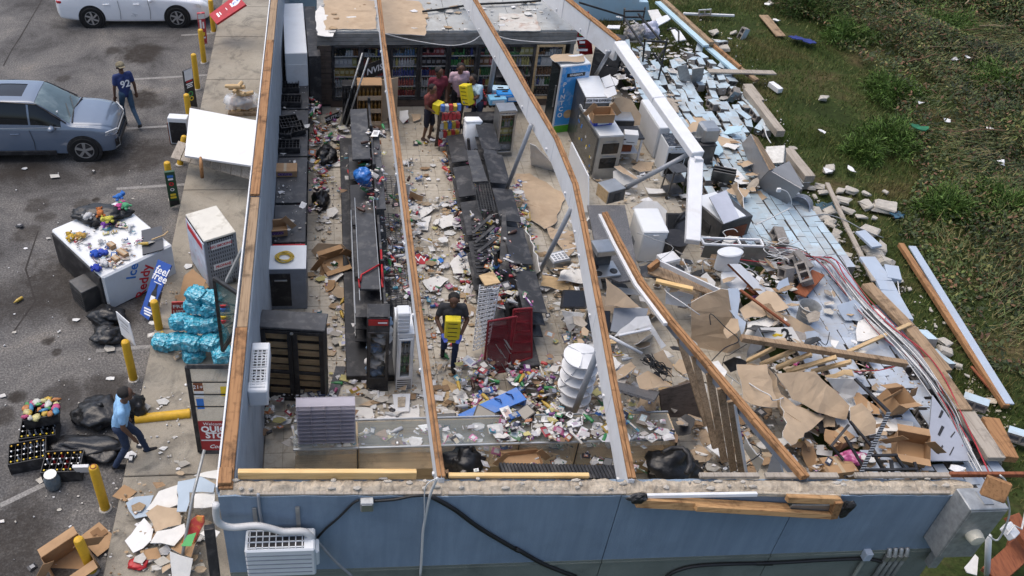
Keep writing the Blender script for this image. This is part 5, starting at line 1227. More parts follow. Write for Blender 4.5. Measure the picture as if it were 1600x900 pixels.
for lab,s_,z,m in (("crumpled tan sheet heaped below the stud partition","P 1060,600 1090,585 1110,640 1120,690 1085,700 1060,650",(.3,.5,.4),'kraft'),("grey sheet standing behind the roof truss","F 560,690 680,400 740,500 720,600",(.4,1.1,1.0),'grey'),("dark sheet under the big tan ceiling board","F 330,760 440,700 570,745 520,800 400,850",(.5,.6,.5),'blackm'),("white crumpled bag of plaster by the partition top","F 190,740 270,720 360,830 330,896 250,860",(.9,.95,.9),'paper'),("brown folded carton beneath the widest tan board","H 370,330 470,340 480,430 400,450",(.6,.7,.6),'card'),("tan board wedge against the wall of the near corner","H 70,560 215,740 160,860 70,640",(1.2,.9,.4),'kraft'),("white plaster slab behind the toilet cistern","E 690,590 850,580 870,640 760,660",(.6,.7,.6),'gyp'),("black torn roofing sheet by the hollow soffit","C 1000,700 1150,640 1260,760 1180,820 1060,780",(.5,.6,.5),'blackm'),("tan board edge under the hollow soffit","C 820,840 1000,780 1080,890 900,930",(.7,.8,.7),'kraft'),("grey white appliance lid under the hollow soffit","G 1160,190 1430,270 1390,400 1150,350",(.75,.75,.5),'white_metal')):
    board('rubble_sheet',lab,s_,z,m,'gyp' if m in ('kraft','gyp') else m,.02,.12,.035,warp=.05)
# ================================================================ cars
def cat1(P,t):
    n=len(P);i=min(int(t*(n-1)),n-2);f=t*(n-1)-i;p0,p1,p2,p3=P[max(i-1,0)],P[i],P[i+1],P[min(i+2,n-1)]
    return .5*((2*p1)+(p2-p0)*f+(2*p0-5*p1+4*p2-p3)*f*f+(3*p1-p0-3*p2+p3)*f**3)
def car(label,name,loc,rz,L,W,H,axf,axr,stations,paint,glass_side,shield,roofx,beltv,suv=True,pillars=()):
    """stations: (x, bottom, shoulder z, half width at shoulder, top z, half width at top); nose at +x"""
    t=thing(name,label,'car',loc,rz)
    st=np.array(stations,float);xs=st[:,0]
    NU,NV=96,30
    U=np.linspace(xs[0],xs[-1],NU)
    prm=[]
    for x in U:
        k=np.interp(x,xs,np.arange(len(xs)));q=cat1(st,k/(len(xs)-1)) if True else None
        lin=np.array([np.interp(x,xs,st[:,j]) for j in range(6)]);q = .6*q+.4*lin;q[0]=x;prm.append(q)
    grid=np.zeros((NU,NV+1,3));
    for i,(x,zb,zs,wy,zt,wt) in enumerate(prm):
        h=zs-zb;sec=np.array([(wy*.86,zb-.0),(wy*.975,zb+.06*h),(wy,zb+.35*h),(wy*1.005,zb+.65*h),(wy*.985,zb+.93*h),(wy*.965,zs),(.55*wy+.45*wt,.5*zs+.5*zt),(wt,zt-.035),(wt*.93,zt-.005),(wt*.55,zt+.012),(0,zt+.02)])
        for j in range(NV+1):
            p=cat1(sec,j/NV) if False else np.array([np.interp(j/NV*10,range(11),sec[:,0]),np.interp(j/NV*10,range(11),sec[:,1])])
            p = .5*p+.5*cat1(sec,j/NV);grid[i,j]=(x,p[0],p[1])
    parts = {}
    def cls(x,v):   # v in section units 0..10
        if shield[0]<x<shield[1] and v>7.35: return 'windscreen'
        if shield[2]<x<shield[3] and v>7.35: return 'rear_window'
        if 5.25<v<6.85:
            for k,(a,b) in enumerate(glass_side):
                if a<x<b: return 'side_window%d' % k
        if suv and roofx[0]<x<roofx[1] and v>8.85: return 'sunroof'
        if suv and v < .9: return 'sill_cladding'
        return 'body'
    for sgn in (1,-1):
        for i in range(NU-1):
            for j in range(NV):
                xm=(U[i]+U[i+1])/2;v=(j+.5)/NV*10;k=cls(xm,v);key=(k,sgn if k.startswith('side') or k == 'sill_cladding' else 0)
                mb=parts.setdefault(key,{});ids=[]
                for (a,b) in ((i,j),(i+1,j),(i+1,j+1),(i,j+1)): ids.append((a,b,sgn if b<NV else 0))
                if sgn<0: ids=ids[::-1]
                mb.setdefault('f',[]).append(ids)
    mm_ = {'body': paint,'windscreen': M['shield'],'rear_window': M['carglass'],'sunroof': M['carglass'],'sill_cladding': M['black']}
    body=None
    for key in sorted(parts,key=lambda k: k[0] != 'body'):
        idx = {};mb=MB();fs=[]
        sink=0 if key[0] in ('body','sill_cladding') else .012
        for f in parts[key]['f']:
            ff=[]
            for (a,b,s_) in f:
                if (a,b,s_) not in idx:
                    idx[a,b,s_]=len(mb.v);p=grid[a,b];cen=np.array((p[0],0,.8));pp=p.copy();pp[1] *= (s_ or 1)
                    if sink: q=pp-np.array((pp[0],0,.75));pp=pp-q/np.linalg.norm(q)*sink
                    mb.v.append(tuple(pp))
                ff.append(idx[a,b,s_])
            fs.append(ff)
        for f in fs: mb.f.append(tuple(f));mb.mi.append(0);mb.c.append(None)
        o=mb.build(key[0].rstrip('0123456789'),mm_.get(key[0],M['carglass']),t,'auto' if key[0] != 'body' else True)
        if key[0] == 'body': body=o
    # nose and tail closing panels
    for i,nm in ((0,'tail_panel'),(NU-1,'nose_panel')):
        mb=MB();vs=[tuple(grid[i,j]) for j in range(NV+1)]+[(grid[i,j][0],-grid[i,j][1],grid[i,j][2]) for j in range(NV-1,-1,-1)]
        mb.add(vs,[tuple(range(len(vs)))] if i else [tuple(range(len(vs)))[::-1]]);mb.build(nm,paint,t)
    # wheels and arches
    for ax in (axf,axr):
        for s_ in (-1,1):
            yy=s_*(W/2-.085);rt = .355 if suv else .325
            arch=MB();Rm=Matrix.Rotation(R(-90)*s_,3,'X')
            arch.lathe([(rt+.07,-.05),(rt+.075,.088),(rt+.02,.094),(rt+.015,-.05)],(ax,yy,rt),32,Rm);arch.build('wheel_arch',M['black'] if suv else M['rubber'],t,'auto')
            well=MB().lathe([(rt+.045,.0),(rt+.045,.086)],(ax,yy,rt),32,Rm);well.build('wheel_well',M['black'],t)
            w=MB().lathe([(rt*.64,.06),(rt*.7,.105),(rt*.93,.112),(rt,.085),(rt,-.1)],(ax,yy,rt),32,Rm).build('tyre',M['rubber'],t,'auto')
            rim=MB();rim.lathe([(rt*.66,.112),(rt*.62,.114),(rt*.6,.095)],(ax,yy,rt),32,Rm,cap=False)
            n=5 if suv else 6
            for k in range(n):
                for dd in ((-.10,.10) if suv else (0,)):
                    a=2*math.pi*k/n+.3;p=Vector((math.cos(a+dd*2.2)*.05,math.sin(a+dd*2.2)*.05,.105));q=Vector((math.cos(a+dd+(0 if suv else .35))*rt*.62,math.sin(a+dd+(0 if suv else .35))*rt*.62,.108))
                    rim.bar(Rm @ p+Vector((ax,yy,rt)),Rm @ q+Vector((ax,yy,rt)),.035 if suv else .05,.02,Rm @ Vector((0,0,1)))
            rim.lathe([(.0,.118),(.05,.118),(.055,.10)],(ax,yy,rt),14,Rm)
            rim.build('rim',mat('alloy',(.5,.51,.52),.3,.1,metal=.8),w,'auto')
            MB().lathe([(rt*.62,.09),(.01,.088)],(ax,yy,rt),24,Rm).build('brake',M['black'],w)
    return t,grid,U
SUVP=mat('blue_grey_car_paint',(.115,.15,.205),.16,.05,2,spec=.6,coat=1.0);SEDP=mat('white_car_paint',(.78,.79,.80),.25,.03,2,spec=.6,coat=.8)
suv_loc=at("P 140,250",0);L=4.55;nose=-5.02
sst=[(-2.27,.45,.95,.78,1.35,.55),(-2.2,.30,1.0,.86,1.5,.62),(-1.9,.26,1.03,.91,1.62,.66),(-1.2,.22,1.03,.925,1.66,.67),(-.3,.21,1.01,.925,1.67,.67),(.35,.21,.99,.925,1.64,.66),(.55,.21,.985,.925,1.58,.66),(.9,.21,.98,.925,1.33,.70),(1.22,.21,.975,.92,1.09,.76),(1.30,.22,.97,.92,1.06,.78),(1.7,.24,.94,.91,1.03,.76),(2.0,.26,.88,.89,.98,.70),(2.16,.26,.80,.84,.90,.62),(2.24,.27,.70,.76,.80,.55),(2.27,.30,.62,.68,.70,.5)]
t,grid,U=car('blue-grey family car with sunroof parked nose toward the pavement','parked_car',(nose-2.27-.15,suv_loc.y+.86,0),0,L,1.85,1.67,2.27-.78,2.27-.78-2.66,sst,SUVP,[(.32,1.05),(-.72,.24),(-1.75,-.80)],(.47,1.24,-2.19,-1.9),(-.55,.12),0,True)
t.scale=(.97,.84,.92);t.location.y=suv_loc.y+.70
for s_ in (-1,1):
    hl=MB();hl.add([(2.02,s_*.86,.80),(2.20,s_*.66,.79),(2.235,s_*.50,.74),(2.245,s_*.50,.66),(2.20,s_*.70,.69),(2.0,s_*.885,.74)],[(0,1,2,3,4,5)][::1]);
    hl.v=[(a+.055,b*1.05,c+.03) for a,b,c in hl.v]
    h=hl.build('headlight',mat('headlight_lens',(.5,.51,.52),.08,.5,20,spec=.9),t);MB().bar((2.08,s_*.9,.86),(2.30,s_*.53,.80),.02,.02).build('light_strip',M['white_metal'],h)
    fog=MB();fog.add([(2.21,s_*.74,.58),(2.27,s_*.60,.56),(2.28,s_*.56,.36),(2.22,s_*.76,.38)],[(0,1,2,3)]);fog.v=[(a+.03,b*1.02,c) for a,b,c in fog.v];fog.build('bumper_vent',M['black'],t)
    MB().tube([(2.25,s_*.78,.36),(2.315,s_*.60,.345),(2.315,s_*.58,.56)],.014,6).build('chrome_strip',M['steel'],t)
    mr=MB();mr.blob((.82,s_*1.03,1.04),(.085,.13,.085),1,.1,3);mo_=mr.build('door_mirror',SUVP,t,True);MB().box((.86,s_*.93,1.0),(.08,.1,.04)).build('mirror_stalk',M['black'],mo_)
    MB().box((-.2,s_*.935,.30),(2.0,.035,.13),None,.01).build('sill_trim',M['black'],t)
    for x in (.30,-.78):
        MB().tube([(x,s_*.945,.36),(x+.02,s_*.95,.62),(x-.03,s_*.945,.97)],.007,5).build('door_gap',M['black'],t)
    for x in (.0,-1.1): MB().box((x-.1,s_*.945,.86),(.22,.03,.03),None,.01).build('door_handle',SUVP,t)
    MB().tube([(-1.75,s_*.915,1.02),(-.7,s_*.925,1.03),(.3,s_*.925,1.03),(1.02,s_*.905,1.03)],.010,5).build('window_trim',M['steel'],t)
    MB().tube([(1.15,s_*.80,1.10),(.5,s_*.665,1.575),(-.3,s_*.675,1.655),(-1.8,s_*.665,1.61)],.018,5).build('roof_rail',M['black'],t)
MB().box((2.27,0,.66),(.05,.98,.16),None,.02).build('grille',M['black'],t);MB().box((2.30,0,.735),(.03,1.0,.03),None,.008).build('chrome_strip',M['steel'],t);MB().box((2.285,0,.40),(.05,1.0,.16),None,.02).build('lower_grille',M['black'],t)
MB().tube([(1.28,-.72,1.085),(1.20,0,1.10),(1.28,.72,1.085)],.02,5).build('wiper_cowl',M['black'],t);MB().bar((1.21,-.5,1.13),(1.02,.05,1.25),.015,.012).build('wiper',M['black'],t);MB().bar((1.2,.0,1.135),(1.04,.52,1.24),.015,.012).build('wiper',M['black'],t)
MB().box((.95,-.62,1.335),(.03,.06,.04)).build('sticker',M['white'],t)
wst=[(-2.28,.42,.80,.72,.95,.6),(-2.2,.28,.88,.82,1.02,.66),(-1.8,.22,.93,.86,1.08,.66),(-1.55,.2,.94,.87,1.14,.64),(-.9,.18,.93,.875,1.38,.58),(-.4,.17,.92,.875,1.42,.58),(.15,.17,.91,.875,1.38,.58),(.55,.17,.90,.875,1.18,.62),(.95,.17,.88,.87,.98,.68),(1.3,.18,.85,.86,.94,.68),(1.8,.19,.78,.84,.88,.64),(2.1,.2,.70,.78,.79,.58),(2.23,.22,.60,.68,.68,.5),(2.28,.26,.52,.6,.58,.42)]
fa,ra=at("P 280,41",0),at("P 148,43",0)
t,grid,U=car('white saloon car with a scuffed door at the top of the car park','parked_car',((fa.x+ra.x)/2-.05,(fa.y+ra.y)/2+.80,0),0,4.56,1.76,1.42,1.33,-1.24,wst,SEDP,[(-.05,.52),(-.78,-.12)],(.2,.93,-1.55,-.95),(0,0),0,False)
for s_ in (-1,1):
    hl=MB();hl.add([(1.85,s_*.82,.72),(2.08,s_*.72,.68),(2.22,s_*.55,.60),(2.2,s_*.62,.53),(2.0,s_*.80,.60)],[(0,1,2,3,4)]);hl.v=[(a+.02,b*1.03,c+.02) for a,b,c in hl.v];hl.build('headlight',mat('headlight_lens',(.35,.36,.36)),t)
    MB().blob((-2.12,s_*.74,.80),(.14,.10,.08),3,.1,2).build('tail_light',M['red'],t,True)
    for x in (.52,-.38): MB().tube([(x,s_*.885,.28),(x+.02,s_*.895,.55),(x-.02,s_*.88,.88)],.006,5).build('door_gap',mat('gap_grey',(.1,.1,.1),.7),t)
    for x in (.25,-.65): MB().box((x-.1,s_*.895,.76),(.2,.03,.025),None,.01).build('door_handle',SEDP,t)
    MB().blob((.6,s_*.97,.92),(.07,.11,.07),1,.1,2).build('door_mirror',SEDP,t,True)
MB().box((2.27,0,.50),(.05,.9,.14),None,.02).build('grille',M['black'],t);MB().tube([(.15,-.892,.42),(.0,-.896,.47),(.1,-.893,.38),(-.05,-.893,.40)],.005,4).build('scuff',M['grey'],t)
# ================================================================ bollards and their sleeves
def bollard(label,base,top=None,h=1.0,r=.075,tilt=None):
    b=at(base);t=thing('bollard',label,'bollard',b,group='yellow bollards along the pavement',rot=tilt)
    m=MB();m.lathe([(r,0),(r,h-.02),(r*.85,h+.01),(r*.45,h+.03),(.005,h+.035)],(0,0,0),18);m.build('post',M['yellow'],t,'auto');MB().lathe([(r*1.4,0),(r*1.35,.02),(r,.03)],(0,0,0),18).build('foot',M['concrete'],t)
    return t
bollard('yellow bollard beyond the white car nose, farthest up the pavement',"P 334,50",h=1.0)
bollard('yellow bollard behind the red sleeve sign',"P 319,98",h=1.0)
bollard('yellow bollard behind the black sleeve sign',"P 309,139",h=1.02)
bollard('yellow bollard half hidden by the big white panel',"P 298,200",h=.95)
bollard('leaning yellow bollard at the corner of the shingled board',"P 281,258",h=.75,tilt=(R(-10),R(14),0))
bollard('yellow bollard wearing the green sleeve sign',"P 270,312",h=1.0)
bollard('yellow bollard behind the tipped ice chest',"P 250,520",h=.8)
bollard('yellow bollard with a pale notice board on top',"P 209,593",h=.95)
t=bollard('yellow bollard with a rusty top beside the bottle crates',"P 165,795",h=1.03);MB().lathe([(.05,1.03),(.05,1.06)],(0,0,0),12).build('rust_cap',M['redwood'],t)
bollard('yellow bollard among the cardboard boxes',"P 145,893",h=.75,tilt=(R(-4),R(-6),0))
t=thing('bollard','yellow bollard knocked flat behind the man in light blue','bollard',at("P 212,658",.1),group='yellow bollards along the pavement',rot=(0,R(90),R(6)))
MB().lathe([(.085,0),(.085,.88),(.09,.89),(.09,.93),(.05,.94)],(-.05,0,0),18).build('post',M['yellow'],t,'auto')
def sleeve(label,s,zs,m,words,th=.06):
    return sign(label,s,zs,m,th,'sign','sleeve_sign',words)
DG=mat('dark_green_sign',(.015,.06,.03),.45,.2)
sleeve('red drinks sleeve sign by the white car',"L1 1155,80 1200,75 1215,255 1175,262",(1.15,1.15,.12),mat('red_drink_print',(.45,.03,.05),.45,.4,5,(.7,.6,.5),.7,6),[('#.9',.5,.9,.16,M['white']),('#.25',.3,.66,.3,INK_W),('#.2',.65,.62,.22,INK_W),('#.5',.5,.34,.12,INK_Y),('#.6',.5,.22,.06,INK_W)])
sleeve('tilted red and white price board at the top of the pavement',"L1 1225,85 1385,-35 1440,25 1268,140",(.8,1.4,1.4),'red',[('#.06',.2,.5,.26,INK_W),('#.03',.28,.5,.2,INK_W),('#.02',.5,.5,.16,INK_W),('#.05',.68,.5,.24,INK_W),('$1.99',.85,.5,.12,INK_B,0,.003)])
pb=[o for o in COL.objects if o.name.startswith('sleeve_sign') and 'price board' in o.get('label','')][0]
A,B,C_=at("L1 1225,85",.8),at("L1 1385,-35",1.4),at("L1 1440,25",1.4);u=(B-A);v=(A-on_plane(px("L1 1268,140")[0],A,(B-A).cross(C_-A).normalized()));n3=u.cross(v).normalized();n3=n3 if n3.dot(EYE-A)>0 else -n3
dc=MB();cc=A+u*.85-v*.5+n3*.003;k_ = .17
dc.add([cc+u.normalized()*math.cos(a)*k_+n3.cross(u.normalized())*math.sin(a)*k_ for a in np.linspace(0,6.1,20)],[tuple(range(20))]);dc.build('price_disc',M['white'],pb,world=True)
sleeve('black sleeve sign with white text and coloured cup by the bollard',"L1 1075,420 1125,400 1158,628 1100,620",(1.25,1.25,.15),'black',[('#.94',.5,.86,.28,M['white']),('#.7',.5,.68,.04,INK_R),('#.8',.5,.61,.03,INK_W),('#.6',.5,.56,.03,INK_W),('#.7',.5,.51,.025,INK_W),('O',.5,.3,.2,INK_G,0,.005),('O',.55,.16,.17,INK_Y,0,.005)])
sleeve('dark green sleeve sign with round badges',"L2 962,262 1022,255 1055,445 998,465",(1.05,1.05,.12),DG,[('#.6',.5,.88,.07,INK_B),('#.5',.5,.8,.05,INK_W),('O',.5,.66,.13,INK_R,0,.008),('O',.5,.5,.12,INK_W,0,.002),('#.55',.5,.36,.06,INK_Y),('#.6',.5,.28,.06,INK_Y),('#.9',.5,.12,.14,M['black'])])
sign('pale notice board fixed on the bollard',"L3 678,250 755,318 792,452 712,385",(1.35,1.35,.9),M['white'],.015,words=[('#.7',.5,.78,.04,mat('grey_ink',(.4,.4,.4),.6)),('#.5',.5,.6,.02,mat('grey_ink',())),('#.6',.5,.48,.02,mat('grey_ink',()))])
# ================================================================ tipped ice chest with toys on it
c,rz,w,d,h=topbox("P 89,355 192,309 262,386 150,437",.85,0)
ic=thing('ice_chest','big white ice chest tipped over in the car park with toys on it','ice chest',c,rz)
MB().box((0,0,h/2),(w,d,h),None,.03).build('body',M['white_metal'],ic);MB().box((0,-d/2-.005,h*.5),(w*.97,.01,h*.93),None,.004).build('front_panel',mat('pale_ice_panel',(.55,.6,.64),.4,.06,2,(.3,.3,.3),.3,3),ic)
MB().box((-w/2-.02,0,h*.5),(.04,d*.94,h*.9),None,.01).build('base_frame',M['black'],ic);cm=MB().box((-w/2-.20,-d*.25,.25),(.36,.5,.5),None,.01).build('motor_box',M['darksteel'],ic)
for k in range(6): MB().box((-w/2-.385,-d*.25,.1+.06*k),(.01,.42,.02)).build('louvre',M['black'],cm)
text('Reddy',.30,INK_R,ic,face_front(w*.02,-d/2-.014,h*.36,R(-68)),bold=.006);text('Ice',.30,INK_B,ic,face_front(-w*.10,-d/2-.014,h*.78,R(-68)),bold=.006)
sign('long blue bottle poster board leaning on the tipped ice chest',"L3 925,-55 1005,-20 870,300 820,262",(1.0,1.0,.1),mat('blue_poster',(.03,.09,.36),.4,.15,2),.03,words=[('feel',.5,.84,.22,INK_W,.2,.003),('free',.5,.72,.22,INK_W,.2,.003),('#.55',.5,.62,.015,INK_W),('#.5',.4,.13,.03,INK_W),('#.6',.5,.085,.03,INK_W),('#.45',.5,.04,.03,INK_W)])
ps=[o for o in COL.objects if 'bottle poster' in o.get('label','')][0];A,B,C_=at("L3 925,-55",1.0),at("L3 1005,-20",1.0),at("L3 870,300",.1);u=B-A;D_=on_plane(px("L3 820,262")[0],A,u.cross(C_-A).normalized());v=A-D_;n3=u.cross(v).normalized();n3=n3 if n3.dot(EYE-A)>0 else -n3
bo=MB();sil=[(-.16,.18),(.16,.18),(.17,.42),(.07,.52),(.07,.60),(-.07,.60),(-.07,.52),(-.17,.42)];bo.add([D_+u*(.5+a*1.1)+v*b+n3*.004 for a,b in sil],[tuple(range(8))]);bo.build('bottle_print',M['black'],ps,world=True)
bl=MB();bl.add([D_+u*(.5+a)+v*b+n3*.006 for a,b in ((-.16,.26),(.16,.26),(.16,.38),(-.16,.38))],[(0,1,2,3)]);bl.build('label_print',INK_W,ps,world=True)
board('grey_tray_panel','dark grey flat panel on the corner of the tipped ice chest',"L2 828,600 948,572 958,710 835,742",(.9,.9,.88),mat('slate_panel',(.06,.065,.075),.5,.1),'black',.02,cat='panel',step=0,warp=0)
tag(MB().tube([at("L2 888,655",.93),at("L2 960,628",.95),at("L2 985,605",.98)],.015,6).build('brass_handle',M['ply'],None,True,True),'thin brass stick on the dark grey panel','stick')
zt = .86
bag('torn black bag full of plush toys on the tipped ice chest',at("L2 600,520",zt),(.55,.26,.12),41,knot=False)
TOY=[((.6,.1,.3),"L2 705,465"),((.55,.18,.05),"L2 590,510"),((.05,.2,.6),"L2 700,412"),((.65,.6,.1),"L2 635,545"),((.3,.1,.5),"L2 620,570"),((.6,.6,.6),"L2 520,525"),((.02,.02,.02),"L2 672,565"),((.02,.02,.02),"L2 565,575"),((.1,.4,.2),"L2 735,465"),((.62,.4,.05),"L2 420,650"),((.62,.38,.1),"L2 470,640"),((.03,.1,.5),"L2 560,745"),((.05,.1,.5),"L2 600,740"),((.03,.06,.4),"L2 565,830"),((.7,.7,.7),"L2 610,800")]
TN=['pink','orange','small blue','yellow eared','violet','white','black right','black left','green eared','yellow lying','amber','blue bird-shaped','navy','dark blue front','white front']
for i,(cl,p) in enumerate(TOY):
    t=thing('plush_toy','%s plush toy on the tipped ice chest' % TN[i],'toy',at(p,zt+(.14 if i in (0,1,3,5,8) else 0)),rnd.uniform(0,6),'plush toys on the ice chest');t.scale=(.8,)*3;tm=mat('plush_%d' % i,tuple(q*.75 for q in cl),.95,.3,25,bump=.4,bscale=60)
    MB().blob((0,0,.07),(.12,.09,.07),i,.25,3,2).build('body',tm,t,True);MB().blob((.12,.02,.09),(.07,.07,.065),i+9,.15,3,2).build('head',tm,t,True)
    for s_ in (-1,1): MB().blob((.13,s_*.06,.14),(.025,.025,.03),i,.1,2).build('ear',tm,t,True)
    for a,b in ((-.1,.09),(-.1,-.09),(.03,.1),(.03,-.1)): MB().blob((a,b,.04),(.05,.035,.035),i,.1,2).build('limb',tm,t,True)
for i,p in enumerate(("L2 655,700","L2 720,745","L2 680,780")):
    carton(('small tan carton beside the blue toys on the ice chest','red and tan carton near the grey panel on the ice chest','short tan carton at the front of the ice chest top')[i],at(p,zt),.8,.12,.26 if i==1 else .16,.09,False,'card',name='small_box')
# propane cage
c,rz,w,d,h=topbox("L2 1085,512 1265,458 1385,612 1197,668",1.35,.12)
t=thing('gas_cage','white topped propane cage with perforated grey doors','cage',c,rz);GC=M['white_metal']
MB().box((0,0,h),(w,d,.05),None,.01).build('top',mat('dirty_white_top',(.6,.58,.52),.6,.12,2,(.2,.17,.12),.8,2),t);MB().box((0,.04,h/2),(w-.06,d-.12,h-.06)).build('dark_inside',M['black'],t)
for x in (-1,1):
    for y in (-1,1): MB().box((x*(w/2-.025),y*(d/2-.025),h/2),(.05,.05,h)).build('post',M['grey'],t)
pm=MB()
for k in range(11): pm.box((0,-d/2,.12+k*(h-.25)/10),(w-.06,.012,.035))
for k in range(13): pm.box((-w/2+.05+k*(w-.1)/12,-d/2,h/2),(.028,.014,h-.1))
pm.build('perforated_door',M['grey'],t)
for nm,z,b in (('warning_plate',h*.86,'NO SMOKING'),('warning_plate',h*.45,'PROPANE')):
    o=MB().box((0,-d/2-.014,z),(w*.62,.008,.13)).build(nm,M['white'],t);text(b,.085,INK_R,t,face_front(0,-d/2-.020,z),bold=.002,squash=.85)
MB().box((-w/2-.01,0,h*.52),(.02,d*.96,h*.86),None,.004).build('poster_panel',mat('poster_blue_white',(.55,.62,.72),.4,.3,2.5,(.4,.08,.1),.7,3),t);MB().box((-w/2-.022,0,h*.85),(.004,d*.8,.14)).build('poster_heading',INK_R,t);MB().box((.28*w,-d/2-.03,.1),(.06,.05,.1),None,.01).build('padlock',M['black'],t)
# white panel, shingled board and freezer by the wall
t=thing('blank_sheet','big blank white panel lying tilted across the pavement','panel',at("P 345,215",.3))
px_panel('face',"L1 1112,632 1505,706 L2 1482,222 1082,162",(1.15,1.25,1.0),'white',t,.05)
t=thing('shingled_board','grey shingled board under the big white panel','board',at("P 330,250",.2))
for k in range(8):
    a,b=k/8,(k+1)/8-.01;A,B,C_,D_=[at(p,z) for p,z in zip(px("L2 1045,75 1480,215 1475,300 1000,172"),(.7,.85,.6,.5))]
    q=[A.lerp(B,a),A.lerp(B,b),D_.lerp(C_,b),D_.lerp(C_,a)];MB().sheet(q,.03,Vector((0,-.2,1)).normalized()).build('shingle',M['greywood'],t,world=True)
tag(MB().tube([at("L2 1175,172",.95),at("L2 1178,215",.9),at("L2 1185,290",.55)],[.03,.045,.04],8).build('wood_stick',M['pine'],None,True,True),'short turned wooden post on the shingled board','stick')
t,w,d,h=box_thing('open_cabinet','black fronted white cabinet tipped beside the big white panel','cabinet',"L1 985,665 1100,668 1098,700 985,690",.75,.02,'white_metal',.01)
MB().box((.0,-d/2-.006,h*.45),(w*.86,.012,h*.8)).build('dark_front',M['black'],t);MB().box((-w/2-.01,0,h*.4),(.02,d,h*.8)).build('side_brick',M['redwood'],t)
# bundled firewood in torn plastic
t=thing('firewood_bundle','stack of firewood in torn clear plastic against the wall','firewood',at("P 380,175",.12));lg=0
for r_ in range(4):
    for k in range(5-r_ % 2):
        MB().lathe([(.055,-.2),(.06,0),(.052,.2)],(-.25+k*.12+(r_ % 2)*.06+rnd.uniform(-.02,.02),.05+rnd.uniform(-.05,.05),.08+r_*.11),7,Matrix.Rotation(R(90)+rnd.uniform(-.15,.15),3,'X') @ Matrix.Rotation(rnd.uniform(0,3),3,'Z')).build('log',M['pine'] if rnd.random() < .5 else M['ply'],t)
for k in range(5): MB().lathe([(.05,-.22),(.06,0),(.05,.22)],(rnd.uniform(-.2,.25),rnd.uniform(-.1,.1),.55+.06*k),7,Matrix.Rotation(rnd.uniform(0,3),3,'Z') @ Matrix.Rotation(R(80),3,'X')).build('log',M['ply'],t)
MB().box((0,.05,.02),(.75,.55,.2),None,.03).build('lower_pack',M['oldwood'],t)
MB().blob((-.05,0,.35),(.42,.32,.18),3,.5,3,1.5,fold=.2).build('plastic_wrap',glass('clear_film',(.8,.85,.9),.35,.15),t,True)
# water packs
wl=['topmost cyan water pack of the stack, left','topmost cyan water pack of the stack, right','second row left cyan water pack','second row right cyan water pack','cyan water pack on the left of the third row','cyan water pack in the middle of the third row','cyan water pack on the right of the third row','lowest cyan water pack lying out to the left','cyan water pack behind the one lying out left','cyan water pack above the pale front pack','cyan water pack at the front beside the black frame','cyan water pack in the fourth row right','cyan water pack at the foot of the stack against the wall','pale front water pack of the stack']
for i,(p,z) in enumerate((("L3 1160,180",1.05),("L3 1240,205",1.0),("L3 1145,255",.85),("L3 1235,265",.85),("L3 1055,345",.6),("L3 1140,355",.62),("L3 1230,355",.62),("L3 955,455",.12),("L3 1040,450",.35),("L3 1125,460",.4),("L3 1310,530",.3),("L3 1240,460",.4),("L3 1285,420",.35),("L3 1130,530",.12))):
    t=thing('water_pack',wl[i],'water pack',at(p,z),rnd.uniform(-.3,.3),'shrink wrapped water packs',rot=(rnd.uniform(-.25,.25),rnd.uniform(-.25,.25),rnd.uniform(-.7,.7)));t.scale=(1.28,1.28,1.2)
    sm=MB();sm.blob((0,0,.11),(.21,.18,.15),i,.12,5,2,.85,fold=.22)
    sm.v=[(.20*math.tanh(x*.95/.2)+.012*math.sin(x*72),.16*math.tanh(y*.95/.16)+.012*math.sin(y*70+1),max(0,.115+.115*math.tanh((z_-.115)*1.0/.115))+.012*abs(math.sin(x*36)*math.sin(y*36))) for x,y,z_ in sm.v];sm.build('wrap',M['water'],t,True)
sign('small red price placard by the water packs',"L3 1005,197 1110,193 1112,278 1005,282",(.7,.7,.25),'red',.02,words=[('FREE',.5,.7,.14,INK_W,0,.003),('LISTS',.5,.35,.12,INK_W,0,.002)])
board('kraft_flap','torn tan carton flap between ice chest and water packs',"L3 1035,190 1080,40 1130,0 1210,70 1150,190",(.2,.5,.6),'card','card',.008,warp=.02)
# storefront frames lying against the wall
sf_=thing('door_frame','black aluminium shop door with notices leaning by the near end of the wall','shop door',at("P 325,700",.12))
A,B,C_,D_=[at(p,z) for p,z in zip(px("L3 1095,570 1350,570 L4 1300,165 1170,165"),(2.1,2.1,.15,.15))]
A=at("L3 1095,572",1.9);D_=at("L4 1172,170",.14);B=at("L3 1352,572",1.9);C_=D_+(B-A)
for p,q in ((A,B),(B,C_),(C_,D_),(D_,A)): MB().bar(p,q,.07,.06,(0,-1,.6),.006).build('frame',M['black'],sf_,world=True)
f_=(B-A).cross(D_-A).normalized();f_=f_ if f_.dot(EYE-A)>0 else -f_
def on_door(u0,v0,off=.01): return A+(B-A)*u0+(D_-A)*v0+f_*off
def dpanel(nm,u0,u1,v0,v1,m,off=.012):
    mb=MB();mb.add([on_door(u0,v0,off),on_door(u1,v0,off),on_door(u1,v1,off),on_door(u0,v1,off)],[(0,1,2,3)]);return mb.build(nm,m,sf_,world=True)
dpanel('glass',.02,.98,.02,.98,glass('door_glass',(.35,.42,.42),.35),0)
for v0 in (.16,.3,.44): dpanel('cross_bar',.02,.98,v0,v0+.015,M['black'],.02)
dpanel('notice',.08,.3,.18,.27,M['redwood']);dpanel('notice',.08,.3,.275,.34,M['paper']);dpanel('notice',.1,.27,.36,.48,INK_B);dpanel('notice',.70,.95,.22,.33,INK_Y)
dpanel('welcome_panel',.06,.97,.62,.985,mat('cola_red',(.33,.025,.03),.45,.15,3),.014)
du,dv=(B-A),(A-D_)
